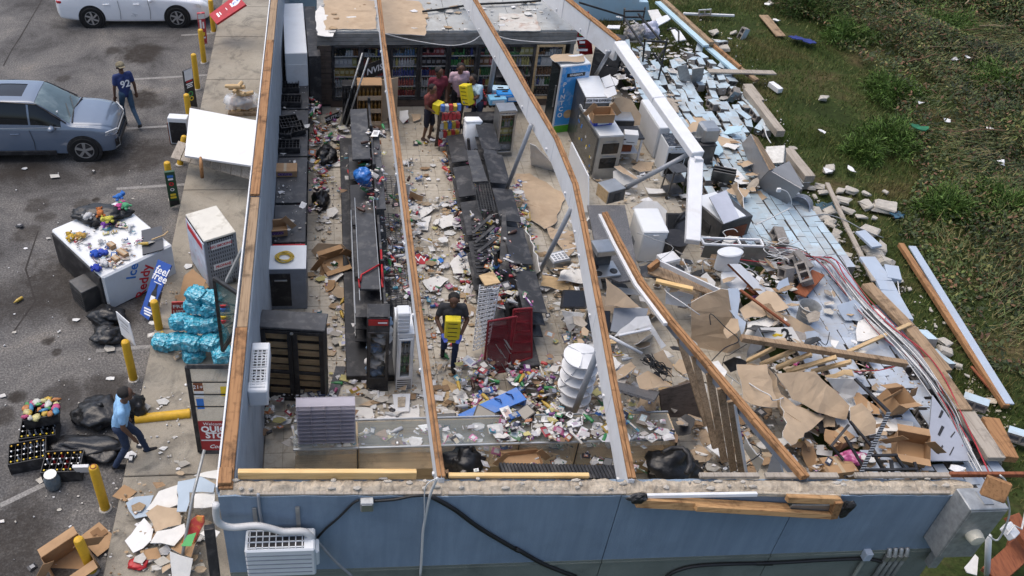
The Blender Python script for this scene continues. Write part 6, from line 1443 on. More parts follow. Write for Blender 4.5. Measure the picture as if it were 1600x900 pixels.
def dtext(b,u0,v0,sz,ink=INK_W,**k): text(b,sz,ink,sf_,plane_mtx(on_door(u0,v0,.02)-origin_of(sf_),du,f_.cross(du)),**k)
dtext('Welcome to',.5,.655,.085);dtext('QUICK',.5,.72,.17,bold=.006);dtext('STOP',.5,.795,.17,bold=.006);dtext('Coca-Cola',.6,.93,.11,shear=.35,bold=.002);dtext('21+',.19,.225,.1);
dpanel('white_swoosh',.08,.97,.845,.86,M['white'],.018)
f2=thing('door_frame','black shop window frame propped up behind the water packs','window frame',at("P 350,540",.12))
q=[at(p,z) for p,z in zip(px("L3 1255,55 1400,150 1375,370 1305,480"),(2.2,2.3,1.2,.6))]
for i in range(4): MB().bar(q[i],q[(i+1) % 4],.06,.06,(1,0,0),.005).build('frame',M['black'],f2,world=True)
for k in (.3,.5,.7): MB().bar(q[0].lerp(q[3],k),q[1].lerp(q[2],k),.02,.02).build('bar',M['black'],f2,world=True)
for k,m in ((.36,INK_R),(.42,INK_B),(.55,INK_Y),(.62,INK_R)): p=q[0].lerp(q[3],k).lerp(q[1].lerp(q[2],k),.4);MB().box(p,(.16,.02,.14),Matrix.Rotation(.5,3,'X')).build('sticker',m,f2,world=True)
MB().sheet(q,.006).build('glass',glass('teal_glass',(.03,.12,.13),.55),f2,world=True)
for i,s in enumerate(("L3 1340,60 1250,240 L2 1320,900","L2 1425,700 1370,800 1330,900","L2 1435,720 1390,830 1345,905")):
    pass
tag(MB().bar(at("L2 1420,705",1.9),at("L2 1325,900",1.2),.07,.04).build('grey_batten',M['galv'],None,world=True),'grey metal channel leaning on the propane cage','channel')
tag(MB().tube([at("L4 1198,160",1.3),at("L4 1130,430",.9),at("L4 1060,830",.35)],.025,8).build('steel_pole',M['galv'],None,True,True),'thin silver pole lying over the board pile by the front corner','pole')
tag(MB().bar(at("L4 1225,610",1.6),at("L4 1262,910",.9),.14,.14,b=.01).build('black_post',M['black'],None,world=True),'black square post beside the front wall corner','post')
# crates of bottles
def bottles_in(cols,hh=.24,bags=False):
    def f(t,w,d,h):
        st=MB();k=0
        for i in range(6):
            for j in range(4):
                x,y=-w/2+w*(i+.5)/6,-d/2+d*(j+.5)/4;cl=rnd.choice(cols)
                if bags: mb=MB();mb.blob((x+rnd.uniform(-.03,.03),y+rnd.uniform(-.03,.03),h*.9+rnd.uniform(0,.05)),(rnd.uniform(.03,.08),rnd.uniform(.03,.09),.03),k,.6,2,2.5);mb.build('goods_packet',mat('pk_%d' % (k*3 % 7),[(.4,.06,.15),(.5,.33,.05),(.07,.25,.08),(.5,.45,.2),(.05,.2,.35),(.5,.5,.45),(.4,.16,.05)][k*3 % 7],.5,.4,20),t,True)
                else:
                    mb=MB();mb.lathe([(.028,.02),(.028,hh*.6),(.012,hh*.8),(.012,hh)],(x,y,0),8);b=mb.build('bottle',mat('btl_%d' % cols.index(cl),cl,.15,.2,spec=.7),t,'auto');MB().lathe([(.014,hh),(.014,hh+.02)],(x,y,0),8).build('bottle_cap',[INK_Y,M['steel'],M['white'],M['yellow']][k % 4],b)
                k+=1
    return f
crate('black crate of brightly coloured packets, topmost left in the car park',at("L3 255,870",.3),.2,.55,.42,.22,None,'black crates by the bin bags','bottle_crate',bottles_in([(1,1,1)],bags=True))
crate('black crate of dark bottles under the packet crate',at("L4 245,85",0),.12,.6,.45,.26,None,'black crates by the bin bags','bottle_crate',bottles_in([(.02,.02,.02),(.5,.52,.54)]))
crate('black crate of yellow capped bottles at the far left',at("L4 180,225",0),.22,.6,.45,.26,None,'black crates by the bin bags','bottle_crate',bottles_in([(.02,.015,.01),(.3,.12,.02)]))
crate('black crate of amber bottles nearest the rusty topped bollard',at("L4 385,285",0),.02,.62,.45,.26,None,'black crates by the bin bags','bottle_crate',bottles_in([(.06,.02,.01),(.35,.15,.03),(.4,.03,.03)]))
t=thing('glass_jar','dusty glass jar standing before the bottle crates','jar',at("L4 318,375",0));MB().lathe([(.10,0),(.13,.05),(.13,.2),(.09,.27),(.095,.31),(.08,.31),(.11,.2),(.1,.03)],(0,0,0),20).build('body',mat('jar_glass',(.1,.13,.15),.15,.3,6,spec=.8),t,'auto');MB().lathe([(.1,.29),(.105,.3),(.1,.315)],(0,0,0),20).build('rim',M['steel'],t)
bag('upper black bin bag by the ice chest',at("L3 640,310",0),(.32,.26,.17),51);bag('lower black bin bag by the ice chest',at("L3 635,415",0),(.3,.22,.15),52)
bag('big black bin bag behind the man in light blue',at("L3 580,880",0),(.4,.34,.2),53);bag('long slumped black bin bag beside the crates',at("L4 530,165",0),(.6,.24,.14),54,knot=False);bag('black bin bag held beside the man in light blue',at("L3 790,850",.1),(.22,.2,.22),55);bag('low black bin bag below the slumped one',at("L4 590,190",0),(.3,.22,.12),56,knot=False)
# boxes and the board pile at the front corner
carton('open tan carton standing around the front bollard',at("L4 440,850",0),.5,.6,.5,.42,True,tilt=(R(12),R(-10),.6));board('flat_carton','flattened tan carton with black print by the front bollard',"L4 462,675 580,582 695,690 572,788",.06,'card','card',.012,step=0,warp=.01)
fc=[o for o in COL.objects if o.name.startswith('flat_carton')][0]
for p in ("L4 545,690","L4 600,650","L4 560,640"): MB().box(at(p,.075),(.14,.10,.002),Matrix.Rotation(.7,3,'Z')).build('print',mat('brown_print',(.2,.11,.05),.8),fc,world=True)
board('kraft_square','small tan square of board on the pavement edge',"L4 657,430 728,365 802,405 735,462",.15,'card','card',.01,step=0)
PILE=[("pale blue board at the left of the corner pile","L4 738,470 790,435 900,425 860,545 790,560",.25,mat('pale_blue_board',(.36,.43,.50),.8,.08,3)),("white board on the left of the corner pile","L4 855,510 930,400 1040,365 1050,480 945,515",.35,'gyp'),("pale blue board on top of the corner pile","L4 1042,345 1180,320 1260,360 1250,410 1110,410 1090,520 1035,520",(.55,.6,.65),mat('pale_blue_board',(.36,.43,.50))),("white board at the right of the corner pile","L4 1140,415 1260,410 1255,490 1135,500",.62,'gyp'),("small white board behind the corner pile","L4 1135,310 1200,290 1280,275 1280,330 1200,320",.6,'gyp'),("tan torn board in the middle of the corner pile","L4 852,530 920,480 1040,500 1065,560 1060,600 910,640",.42,'kraft'),("large white board low in the corner pile","L4 880,710 920,640 1080,590 1090,640 1020,725",.45,'gyp'),("crumpled clear sheet at the left of the corner pile","L4 730,690 845,560 900,620 885,690 780,762",.25,'paper'),("tan board under the snack carton in the corner pile","L4 1000,740 1100,640 1175,650 1120,790",.4,'card'),("white board standing at the near end of the corner pile","L4 995,755 1130,800 1110,905 1010,905",(.5,.5,.3),'gyp'),("brown scrap board low in the corner pile","L4 815,750 920,730 950,800 850,805",.2,'card'),("brown scrap leaning at the near corner pile","L4 945,820 1000,760 1000,850 950,885",.25,'kraft'),("white scrap beside the black post","L4 1170,650 1220,610 1290,640 1250,690",.6,'gyp')]
for lab,s,z,m in PILE: board('pile_board',lab,s,z,m,'gyp',.014,.15,.03)
t=thing('snack_box','bright snack carton with a red rounded top in the corner pile','carton',at("L4 1130,690",.45));px_panel('face',"L4 1120,570 1150,550 1190,555 1195,590 1125,728 1050,732",(.7,.75,.75),mat('snack_print',(.5,.06,.05),.5,.5,5,(.55,.42,.05),.9,5),t,.06);px_panel('lower_print',"L4 1098,660 1150,645 1120,725 1060,725",(.715,.73,.70),INK_G,t,.004)
bag('orange snack bag on the pavement by the corner pile',at("L4 815,835",.12),(.14,.12,.05),61,'packet','snack_packet','red',knot=False)
tag(MB().box(at("L4 485,270",.35),(.25,.05,.3),Matrix.Rotation(.4,3,'X')).build('white_sheet',M['paper'],None,world=True),'white paper stuck on the side of the amber bottle crate','paper')
# ================================================================ services on the blue wall
A0=at_y("P 385,858",WY0-.4);W_=(at_y("P 490,858",WY0-.4)-A0).length
cx_=(at_y("P 387,868",WY0-.42).x+at_y("P 487,868",WY0-.42).x)/2
ac=thing('outdoor_unit','white outdoor air conditioner hung on the blue front wall','air conditioner',(cx_,WY0-.22,1.93))
MB().box((0,0,.28),(.85,.32,.56),None,.02).build('casing',M['white_metal'],ac)
g=MB();g.box((-.05,0,.562),(.68,.26,.004),mi=1)
for k in range(9): g.box((-.37+k*.08,0,.57),(.012,.27,.014))
for k in range(4): g.box((-.05,-.12+k*.08,.57),(.68,.012,.014))
g.build('top_grille',[M['white_metal'],M['black']],ac)
for k in range(5): MB().box((-.02,-.162,.10+k*.09),(.80,.012,.012)).build('louvre',M['grey'],ac)
MB().box((.44,-.02,.3),(.06,.2,.3),None,.02).build('valve_cover',M['white_metal'],ac)
for x in (-.30,.22): b=MB().box((x,.20,.55),(.05,.02,.75)).build('bracket',M['steel'],ac)
def wallx(s): return at_y(s,WY0)
def wcable(label,s,r=.015,m='wireblack',off=.03,name='wall_cable'):
    pts=[at_y(p,WY0-off) for p in px(s)];out=[]
    for i in range(len(pts)-1):
        for k in range(4): out.append(cat1([np.array(p) for p in pts],(i+k/4)/(len(pts)-1)))
    out.append(np.array(pts[-1]));return tag(MB().tube([Vector(o) for o in out],r,7).build(name,M[m],None,True,True),label,'cable')
wcable('black cable sagging from the grey junction box to the outdoor unit',"M4 640,455 600,480 520,560 450,620 395,680");wcable('double black cable running right from the junction box',"M4 720,462 850,452 950,432 1040,427 1060,432",.018);wcable('long black cable sagging down across the blue wall',"M4 1062,432 1200,510 1350,620 1570,750 N4 100,740 260,830 450,905",.03)
wcable('white wires hanging down the middle of the blue wall',"M4 1100,325 1060,420 1030,560 1015,650 1010,760 1000,905",.018,'wire',.05);wcable('thin white wire beside the hanging wires',"M4 1090,330 1030,380 1025,520 1020,640 1005,905",.008,'wire',.06);wcable('grey wire falling right of the outdoor unit',"M4 330,625 400,700 480,790 530,840 600,900",.018,'wiregrey',.15)
wcable('insulated white pipe bending over the wall corner to the outdoor unit',"L4 1265,480 1268,560 1300,600 1370,615 1500,605 1600,625 M4 200,640 320,640 370,680",.045,'wire',.2)
wcable('grey conduit on the blue wall behind the outdoor unit',"M4 50,420 60,520 75,620 110,905",.02,'alu',.03);wcable('black cable along the olive base of the wall',"N4 980,905 1040,870 1170,840 1440,828 1600,830 Q4 0,828 185,820 400,808 655,800 780,830",.025,'wireblack',.04)
p=wallx("P 573,783");t=thing('junction_box','small grey junction box high on the blue wall','box',(p.x,WY0-.05,p.z-.1));MB().box((0,0,.1),(.16,.1,.16),None,.008).build('case',M['galv'],t);MB().box((0,-.055,.1),(.13,.01,.13),None,.003).build('lid',M['steel'],t)
p=at_y("P 1490,845",WY0-.2);t=thing('meter_cabinet','tall grey steel meter cabinet with a round meter on the blue wall','meter',(at_y("P 1515,812",WY0-.1).x-.12,WY0-.17,1.75));mh=1.05
MB().box((0,0,mh/2),(.50,.33,mh),None,.01).build('case',M['galv'],t);MB().box((.0,-.17,mh*.5),(.46,.012,mh*.94),None,.004).build('door',M['galv'],t);MB().lathe([(.10,0),(.10,.06),(.085,.12),(.02,.13)],(.0,-.17,mh*.52),20,Matrix.Rotation(R(90),3,'X')).build('meter',mat('meter_cream',(.6,.56,.45),.35,.1),t,'auto');MB().box((.02,0,mh+.008),(.12,.2,.016)).build('top_plate',M['steel'],t);MB().box((0,.05,-.25),(.12,.12,.5),None,.01).build('conduit_box',M['galv'],t)
for k in range(4):
    x=at_y(("P 1388,870","P 1397,870","P 1406,870","P 1415,870")[k],WY0-.06).x;t=thing('conduit',('leftmost','second','third','rightmost')[k]+' of four grey conduits rising on the olive wall base','conduit',(x,WY0-.05,.2),group='grey conduits')
    MB().tube([(0,0,0),(0,0,1.22),(0,.03,1.28),(0,.05,1.3)],.03,10).build('pipe',M['galv'],t,True);MB().lathe([(.04,1.1),(.04,1.2)],(0,0,0),10).build('coupling',M['steel'],t)
p=wallx("P 1352,862");t=thing('pipe_box','blue painted conduit with a square box on the wall base','conduit',(p.x,WY0-.05,.1));MB().box((0,0,p.z-.1),(.10,.1,.16),None,.008).build('box',M['greyblue'],t);MB().tube([(0,0,0),(0,0,p.z-.2)],.025,8).build('pipe',GREEN,t,True)
# torn timber frame along the wall head
tf=thing('torn_fascia_frame','torn open timber fascia frame hanging along the blue wall head','frame',(at_y("P 1160,790",WY0-.1).x,WY0-.1,2.9))
def wb_(a,b,w,h,m,off=.10): MB().bar(at_y(a,WY0-off),at_y(b,WY0-off),w,h,(0,-1,.3),.006).build('rail',M[m],tf,world=True)
wb_("N4 800,462","Q4 190,510",.12,.11,'pine_x',.08);wb_("N4 1150,498","Q4 440,545",.08,.07,'pine_x',.16);wb_("Q4 185,445","Q4 490,455",.09,.08,'pine_x',.12);wb_("Q4 485,455","Q4 450,550",.10,.10,'pine',.14);wb_("N4 790,432","Q4 10,420",.05,.05,'white',.04);wb_("Q4 0,418","Q4 500,432",.05,.04,'mortar',.03)
MB().sheet([at_y(p,WY0-.09) for p in px("Q4 215,480 450,480 430,520 180,518")],.02).build('inner_sheet',M['steel'],tf,world=True);MB().blob(at_y("N4 815,445",WY0-.09),(.12,.05,.08),4,.6,3).build('tar_edge',M['black'],tf,world=True);MB().blob(at_y("Q4 525,500",WY0-.1),(.09,.06,.14),6,.7,3).build('tar_edge',M['black'],tf,world=True)
p=at("P 1553,762",3.2);tag(MB().bar(at("Q4 1435,335",3.32),at("Q4 1385,445",3.1),.26,.10,b=.01).build('wood_block',M['pine'],None,world=True),'orange broken timber block on the right end of the blue wall','timber')
wcable('white wire drooping at the right end of the blue wall',"Q4 1435,310 1470,350 1475,430 1490,520 1470,600 1420,690 1370,665",.012,'wire',.05)
t=thing('wire_box','smashed white wiring box hanging by the wall corner','box',at("Q4 1460,650",1.6),rot=(.4,.3,.6));MB().box((0,0,.08),(.24,.18,.1),None,.01).build('case',M['white'],t);MB().tube([(-.2,0,.1),(-.05,.05,.2),(.1,-.05,.18),(.25,.1,.3)],.012,5).build('wire',M['wire'],t)
tag(MB().tube([at("Q4 1368,665",1.4),at("Q4 1358,905",.3)],.04,10).build('white_pipe',M['white'],None,True,True),'white plastic pipe standing at the right wall corner','pipe')
for lab,a,za,b,zb,w in (('upper red-brown beam leaning at the right wall corner',"Q4 1500,545",1.0,"Q4 1640,760",.8,.22),('lower red-brown beam on the grass at the right wall corner',"Q4 1590,720",.6,"Q4 1380,905",.4,.3),('short red-brown block behind the red-brown beams',"Q4 1480,700",.4,"Q4 1600,760",.4,.25)): timber(lab,a,za,b,zb,w,.1,'redwood')
board('white_scrap','white torn scrap on the grass by the wall corner',"Q4 1225,850 1290,770 1310,790 1300,895 1240,880",.3,'gyp')
# ================================================================ people
def capsule(mb,a,b,ra,rb,n=12):
    a,b=Vector(a),Vector(b);d=b-a;L=d.length;z=d.normalized() if L>1e-6 else Vector((0,0,1));x=z.orthogonal().normalized();y=z.cross(x)
    Rm=Matrix((x,y,z)).transposed();prof=[(ra*math.sin(t),-ra*math.cos(t)) for t in np.linspace(.05,math.pi/2,5)]+[(rb*math.sin(t),L-rb*math.cos(t)) for t in np.linspace(math.pi/2,math.pi-.05,5)]
    mb.lathe(prof,a,n,Rm)
def person(label,loc,rz,J,cols,sc=1.0,hair=(.012,.01,.009),cap=None,long_trousers=True,sleeve=.55,number=None,gloves=None,lean=None):
    D=dict(pelvis=(0,0,.94),waist=(0,0,1.10),chest=(0,.01,1.32),neck=(0,.0,1.48),head=(0,.03,1.63),
             hl=(-.09,0,.90),kl=(-.10,.03,.50),al=(-.10,-.01,.09),tl=(-.115,.15,.035),hr=(.09,0,.90),kr=(.10,.03,.50),ar=(.10,-.01,.09),tr=(.115,.15,.035),
             sl=(-.18,0,1.42),el=(-.235,-.02,1.14),wl=(-.24,.06,.90),sr=(.18,0,1.42),er=(.235,-.02,1.14),wr=(.24,.06,.90))
    D.update(J);V3 = {k: Vector(v) for k,v in D.items()}
    prim=[]
    def C(a,b,ra,rb,m): prim.append((Vector(a),Vector(b),ra,rb,m))
    v=V3
    C(v['pelvis']+Vector((-.06,0,0)),v['pelvis']+Vector((.06,0,0)),.115,.115,'trousers');C(v['pelvis'],v['waist'],.125,.13,'shirt')
    for s_ in (-1,1):
        C(v['waist']+Vector((s_*.05,0,0)),v['chest']+Vector((s_*.075,0,0)),.11,.125,'shirt')
    C(v['chest']+Vector((0,.02,0)),v['neck']-Vector((0,0,.08)),.12,.09,'shirt');C(v['sl'],v['sr'],.07,.07,'shirt')
    C(v['neck']-Vector((0,0,.05)),v['head']-Vector((0,.01,.05)),.058,.058,'skin')
    hd=v['head'];fwd=Vector((0,1,0)) if 'look' not in J else Vector(J['look']).normalized();rt=Vector((fwd.y,-fwd.x,0)).normalized()
    C(hd+Vector((0,0,.03))-fwd*.015,hd+Vector((0,0,.03))+fwd*.02,.098,.092,'skin');C(hd-Vector((0,0,.06))+fwd*.02,hd-Vector((0,0,.085))+fwd*.045,.06,.042,'skin');C(hd+fwd*.10+Vector((0,0,.01)),hd+fwd*.125-Vector((0,0,.02)),.012,.018,'skin')
    for s_ in (-1,1): C(hd+rt*s_*.092,hd+rt*s_*.098-Vector((0,0,.03)),.02,.015,'skin')
    for q in 'lr':
        C(v['h'+q],v['k'+q],.088,.062,'trousers')
        if long_trousers: C(v['k'+q],v['a'+q],.062,.048,'trousers')
        else: C(v['h'+q],v['k'+q]+Vector((0,0,.05)),.095,.082,'trousers');C(v['k'+q],v['a'+q],.055,.036,'skin')
        C(v['a'+q]-Vector((0,0,.03)),v['t'+q],.045,.04,'shoes');C(v['a'+q]-Vector((0,.03,.035)),v['a'+q],.045,.045,'shoes')
        S,E,Wd=v['s'+q],v['e'+q],v['w'+q]
        k=S.lerp(E,sleeve) if sleeve<1 else E
        C(S,k,.072,.064,'shirt');C(S,E,.052,.042,'skin');C(E,Wd,.042,.030,'skin')
        if sleeve>=1: C(E,Wd.lerp(E,.1),.055,.042,'shirt')
        hdv=(Wd-E).normalized();side=hdv.cross(Vector((0,1,.3))).normalized();hk = 'glove' if gloves else 'skin'
        if 'grip' in J: curl=Vector(J['grip'])
        else: curl=Vector((0,.5,-.5))
        pc=Wd+hdv*.055;C(Wd,Wd+hdv*.08,.030,.036,hk);C(pc-side*.022,pc+hdv*.03-side*.026,.026,.02,hk);C(pc+side*.022,pc+hdv*.03+side*.026,.026,.02,hk)
        for f,(o,ln) in enumerate(((-.034,.065),(-.012,.08),(.012,.085),(.034,.072))):
            b=Wd+hdv*.10+side*o;m_=b+hdv*ln*.5+curl*.008;C(b,m_,.0105,.0095,hk);C(m_,m_+(hdv*.6+curl*.5).normalized()*ln*.5,.0095,.008,hk)
        tb=Wd+hdv*.04+side*.035*(1 if q == 'l' else -1);C(tb,tb+(hdv+side*(.9 if q == 'l' else -.9)).normalized()*.05,.013,.011,hk);
    mb=MB()
    for p in prim: capsule(mb,*p[:4])
    me=bpy.data.meshes.new('body');me.from_pydata(mb.v,[],mb.f);o=bpy.data.objects.new('body',me);COL.objects.link(o)
    rm=o.modifiers.new('r','REMESH');rm.mode = 'VOXEL';rm.voxel_size = .0105;sm=o.modifiers.new('s','SMOOTH');sm.factor = .5;sm.iterations=4
    bpy.context.view_layer.update();m2=bpy.data.meshes.new_from_object(o.evaluated_get(bpy.context.evaluated_depsgraph_get()))
    bpy.data.objects.remove(o);n=len(m2.vertices);co=np.empty(n*3);m2.vertices.foreach_get('co',co);co=co.reshape(-1,3)
    nf=len(m2.polygons);ct_=np.empty(nf*3);m2.polygons.foreach_get('center',ct_);ct_=ct_.reshape(-1,3)
    best=np.full(nf,9.);mi=np.zeros(nf,int);order=['skin','shirt','trousers','shoes','glove']
    for a,b,ra,rb,m in prim:
        a=np.array(a);b=np.array(b);d=b-a;L2=max(d@d,1e-9);t_=np.clip((ct_-a)@d/L2,0,1);ds=np.linalg.norm(ct_-a-t_[:,None]*d,axis=1)-(ra+(rb-ra)*t_)
        w=ds<best-.0005;best[w]=ds[w];mi[w]=order.index(m)
    # gentle cloth folds
    nrm=np.empty(n*3);m2.vertices.foreach_get('normal',nrm);nrm=nrm.reshape(-1,3)
    k=np.array([noise.noise(Vector((p[0]*9,p[1]*9,p[2]*14)))*.006+noise.noise(Vector((p[0]*24,p[1]*24,p[2]*20)))*.003 for p in co])
    cl_v=np.zeros(n);
    for pi,pl in enumerate(m2.polygons):
        if mi[pi] in (1,2): cl_v[list(pl.vertices)]=1
    co=co+nrm*(k*cl_v)[:,None];m2.vertices.foreach_set('co',co.ravel())
    for c in order: m2.materials.append(mat('cloth_%s_%s' % (c,'_'.join('%.3f' % q for q in cols.get(c,(.02,.02,.02)))),cols.get(c,(.02,.02,.02)),.6 if c == 'skin' else .85,.12,18))
    m2.polygons.foreach_set('material_index',mi.astype(np.int32));m2.polygons.foreach_set('use_smooth',[True]*nf);m2.update()
    t=thing('person',label,'person',loc,rz);t.scale=(sc,)*3
    body=bpy.data.objects.new('body',m2);COL.objects.link(body);body.parent=t
    h=MB()
    for s_ in (-1,1): h.blob(hd+fwd*.098+rt*s_*.034+Vector((0,0,.03)),(.011,.011,.008),1,0,1)
    h.build('eyes',M['black'],t,True)
    MB().blob(hd+fwd*.108-Vector((0,0,.05)),(.022,.008,.006),1,0,1).build('mouth',mat('lips',(.12,.04,.035),.5),t,True)
    hm=mat('hair_dark',hair,.75,.4,40,bump=.5,bscale=80)
    q=MB();q.blob(hd+Vector((0,0,.05))-fwd*.022,(.104,.108,.088),7,.06,3,5);q.build('hair',hm,t,True)
    if cap:
        MB().blob(hd+Vector((0,0,.06))-fwd*.01,(.112,.12,.085),2,.03,3,2).build('cap',mat('cap_cloth',cap,.9,.5,12,(.1,.09,.06),.5,10),t,True)
        MB().box(hd-fwd*.14+Vector((0,0,.055)),(.15,.11,.012),None,.005).build('cap_peak',mat('cap_cloth',cap),t)
    if number: 
        text(number,.26,INK_W,t,Matrix.Translation((.0,-.145,1.24)) @ Matrix.Rotation(R(90),4,'X'),bold=.006)
    return t
SK=(.10,.05,.03);SK2=(.16,.085,.05)
def carry(label,name,t,c,size,rot,pack,cat='carton'):
    b=thing(name,label,cat,t.matrix_basis @ Vector(c) if False else Matrix.Translation(t.location) @ Matrix.Rotation(t.rotation_euler.z,4,'Z') @ Vector(c),rot=(rot[0],rot[1],rot[2]+t.rotation_euler.z))
    MB().box((0,0,size[2]/2),size,None,.012).build('carton',pack,b)
    for k in range(5):
        for s_ in (-1,1): MB().box((0,s_*(size[1]/2+.001),size[2]*(.12+.19*k)),(size[0]*.6,.002,size[2]*.03)).build('print',INK_K,b)
    return b
YP=mat('yellow_pack_print',(.68,.55,.02),.45,.1,5,(.05,.2,.05),.5,9)
bpy.context.view_layer.update()
p1_=person('man in a dark tee walking up the middle aisle hugging a tall yellow carton',at("P 700,572",.14)+Vector((0,.05,0)),R(175),dict(hl=(-.09,0,.90),kl=(-.10,.12,.53),al=(-.09,.10,.10),tl=(-.10,.26,.06),kr=(.10,.06,.50),ar=(.09,-.28,.16),tr=(.10,-.16,.06),el=(-.27,.04,1.16),wl=(-.16,.27,1.00),er=(.27,.04,1.16),wr=(.16,.27,1.02),head=(0,.06,1.62),grip=(0,.3,.6)),dict(skin=SK,shirt=(.035,.036,.04),trousers=(.018,.03,.07),shoes=(.01,.01,.012),glove=(.08,.12,.45)),1.0,gloves=True)
carry('tall yellow carton carried by the man in the dark tee','yellow_carton',p1_,(0,.28,.88),(.27,.16,.52),(0,0,0),YP)
p2_=person('man in a light blue polo stepping onto the pavement beside bin bags',at("P 203,722",.02),R(-78),dict(pelvis=(0,-.02,.92),kl=(-.10,.22,.56),al=(-.10,.30,.12),tl=(-.11,.44,.08),kr=(.10,.02,.50),ar=(.10,-.22,.10),tr=(.11,-.07,.04),waist=(0,.02,1.08),chest=(0,.08,1.29),neck=(0,.12,1.45),head=(0,.19,1.59),sl=(-.18,.08,1.39),sr=(.18,.08,1.39),el=(-.24,.0,1.12),wl=(-.25,.08,.88),er=(.25,.06,1.11),wr=(.25,.16,.87)),dict(skin=SK,shirt=(.24,.44,.68),trousers=(.02,.035,.075),shoes=(.012,.012,.013)),1.0)
p3_=person('man in a blue football jersey and camouflage cap walking past the parked car',at("P 205,196",0),R(30),dict(kl=(-.10,.16,.53),al=(-.10,.12,.10),tl=(-.11,.27,.05),kr=(.10,-.06,.50),ar=(.12,-.36,.18),tr=(.12,-.26,.06),el=(-.25,.0,1.13),wl=(-.26,.06,.89),er=(.25,-.04,1.13),wr=(.27,.0,.88)),dict(skin=SK,shirt=(.02,.035,.12),trousers=(.04,.08,.13),shoes=(.02,.02,.022)),1.0,cap=(.2,.17,.11),number='92')
p4_=person('man in a dark red polo standing behind the boy at the cooler',at("P 680,200",.14),R(190),dict(look=(-.5,1,0),el=(-.23,.02,1.14),wl=(-.2,.16,.94)),dict(skin=SK,shirt=(.16,.025,.04),trousers=(.015,.015,.018),shoes=(.01,.01,.01)),.97)
p5_=person('man in a pale pink polo looking down in front of the cooler doors',at("P 712,196",.14),R(185),dict(head=(0,.08,1.61),er=(.24,.0,1.14),wr=(.26,.04,.9)),dict(skin=SK,shirt=(.50,.35,.40),trousers=(.012,.012,.015),shoes=(.01,.01,.01)),1.02)
p6_=person('man in a pale blue tee leaning back with a yellow pack in his arms',at("P 742,210",.14),R(130),dict(chest=(.10,.02,1.30),neck=(.15,.02,1.43),head=(.21,.04,1.55),waist=(.04,0,1.09),sl=(-.06,.02,1.42),sr=(.28,.0,1.34),el=(-.10,.16,1.2),wl=(.02,.30,1.12),er=(.30,.16,1.10),wr=(.12,.30,1.0),grip=(0,.3,.6)),dict(skin=SK,shirt=(.40,.54,.64),trousers=(.03,.04,.07),shoes=(.01,.01,.01),glove=(.08,.14,.5)),.95,gloves=True)
carry('long yellow drinks pack held by the man in the pale blue tee','yellow_pack',p6_,(.05,.30,.95),(.28,.2,.50),(0,R(18),0),YP)
p7_=person('boy in a rust red tee and dark shorts holding a yellow box',at("P 668,219",.14),R(232),dict(el=(-.23,.06,1.14),wl=(-.12,.27,1.02),er=(.23,.06,1.14),wr=(.12,.27,1.02),kl=(-.1,.06,.5),al=(-.1,.0,.09),kr=(.1,.0,.5),ar=(.1,-.08,.09),tr=(.115,.07,.035),head=(0,.07,1.61),grip=(0,.3,.6)),dict(skin=SK2,shirt=(.20,.055,.045),trousers=(.02,.022,.035),shoes=(.09,.06,.05)),.9,long_trousers=False)
carry('square yellow box held by the boy in shorts','yellow_box',p7_,(0,.25,.88),(.26,.2,.26),(0,0,0),YP)
# ================================================================ fallen block wall and what lies on the grass
def block_mesh(tight):
    m=MB();L,Hh,T=(.398,.198,.194) if tight else (.390,.190,.194)          # along y, along x (course height), thickness z
    o=[(-Hh/2,y,z) for y in (-L/2,L/2) for z in (-T/2,T/2)]
    # shell with two cores open along x
    ys=[-L/2,-L/2+.035,-.018,.018,L/2-.035,L/2];zs=[-T/2,-T/2+.034,T/2-.034,T/2]
    for sx in (-1,1):
        x=sx*Hh/2;V_=[(x,y,z) for y in ys for z in zs]
        fs=[]
        for i in range(5):
            for j in range(3):
                if j==1 and i in (1,3): continue
                q=(i*4+j,(i+1)*4+j,(i+1)*4+j+1,i*4+j+1);fs.append(q if sx>0 else q[::-1])
        m.add(V_,fs,1)
    for i in (1,3):
        y0,y1=ys[i],ys[i+1];z0,z1=zs[1],zs[2];r=[(y0,z0),(y1,z0),(y1,z1),(y0,z1)]
        m.add([(-Hh/2,*p) for p in r]+[(Hh/2,*p) for p in r],[(k,4+k,4+(k+1) % 4,(k+1) % 4) for k in range(4)],1)
    h=Hh/2
    m.add([(-h,-L/2,T/2),(h,-L/2,T/2),(h,L/2,T/2),(-h,L/2,T/2)],[(0,1,2,3)],0)
    m.add([(-h,-L/2,-T/2),(h,-L/2,-T/2),(h,L/2,-T/2),(-h,L/2,-T/2)],[(3,2,1,0)],1)
    for y,f in ((-L/2,(0,1,2,3)),(L/2,(3,2,1,0))): m.add([(-h,y,-T/2),(h,y,-T/2),(h,y,T/2),(-h,y,T/2)],[f],1)
    return m
rb=random.Random(11)
fw=thing('fallen_block_wall','pale blue painted block wall fallen outward onto the grass','wall',(9.7,16,.1))
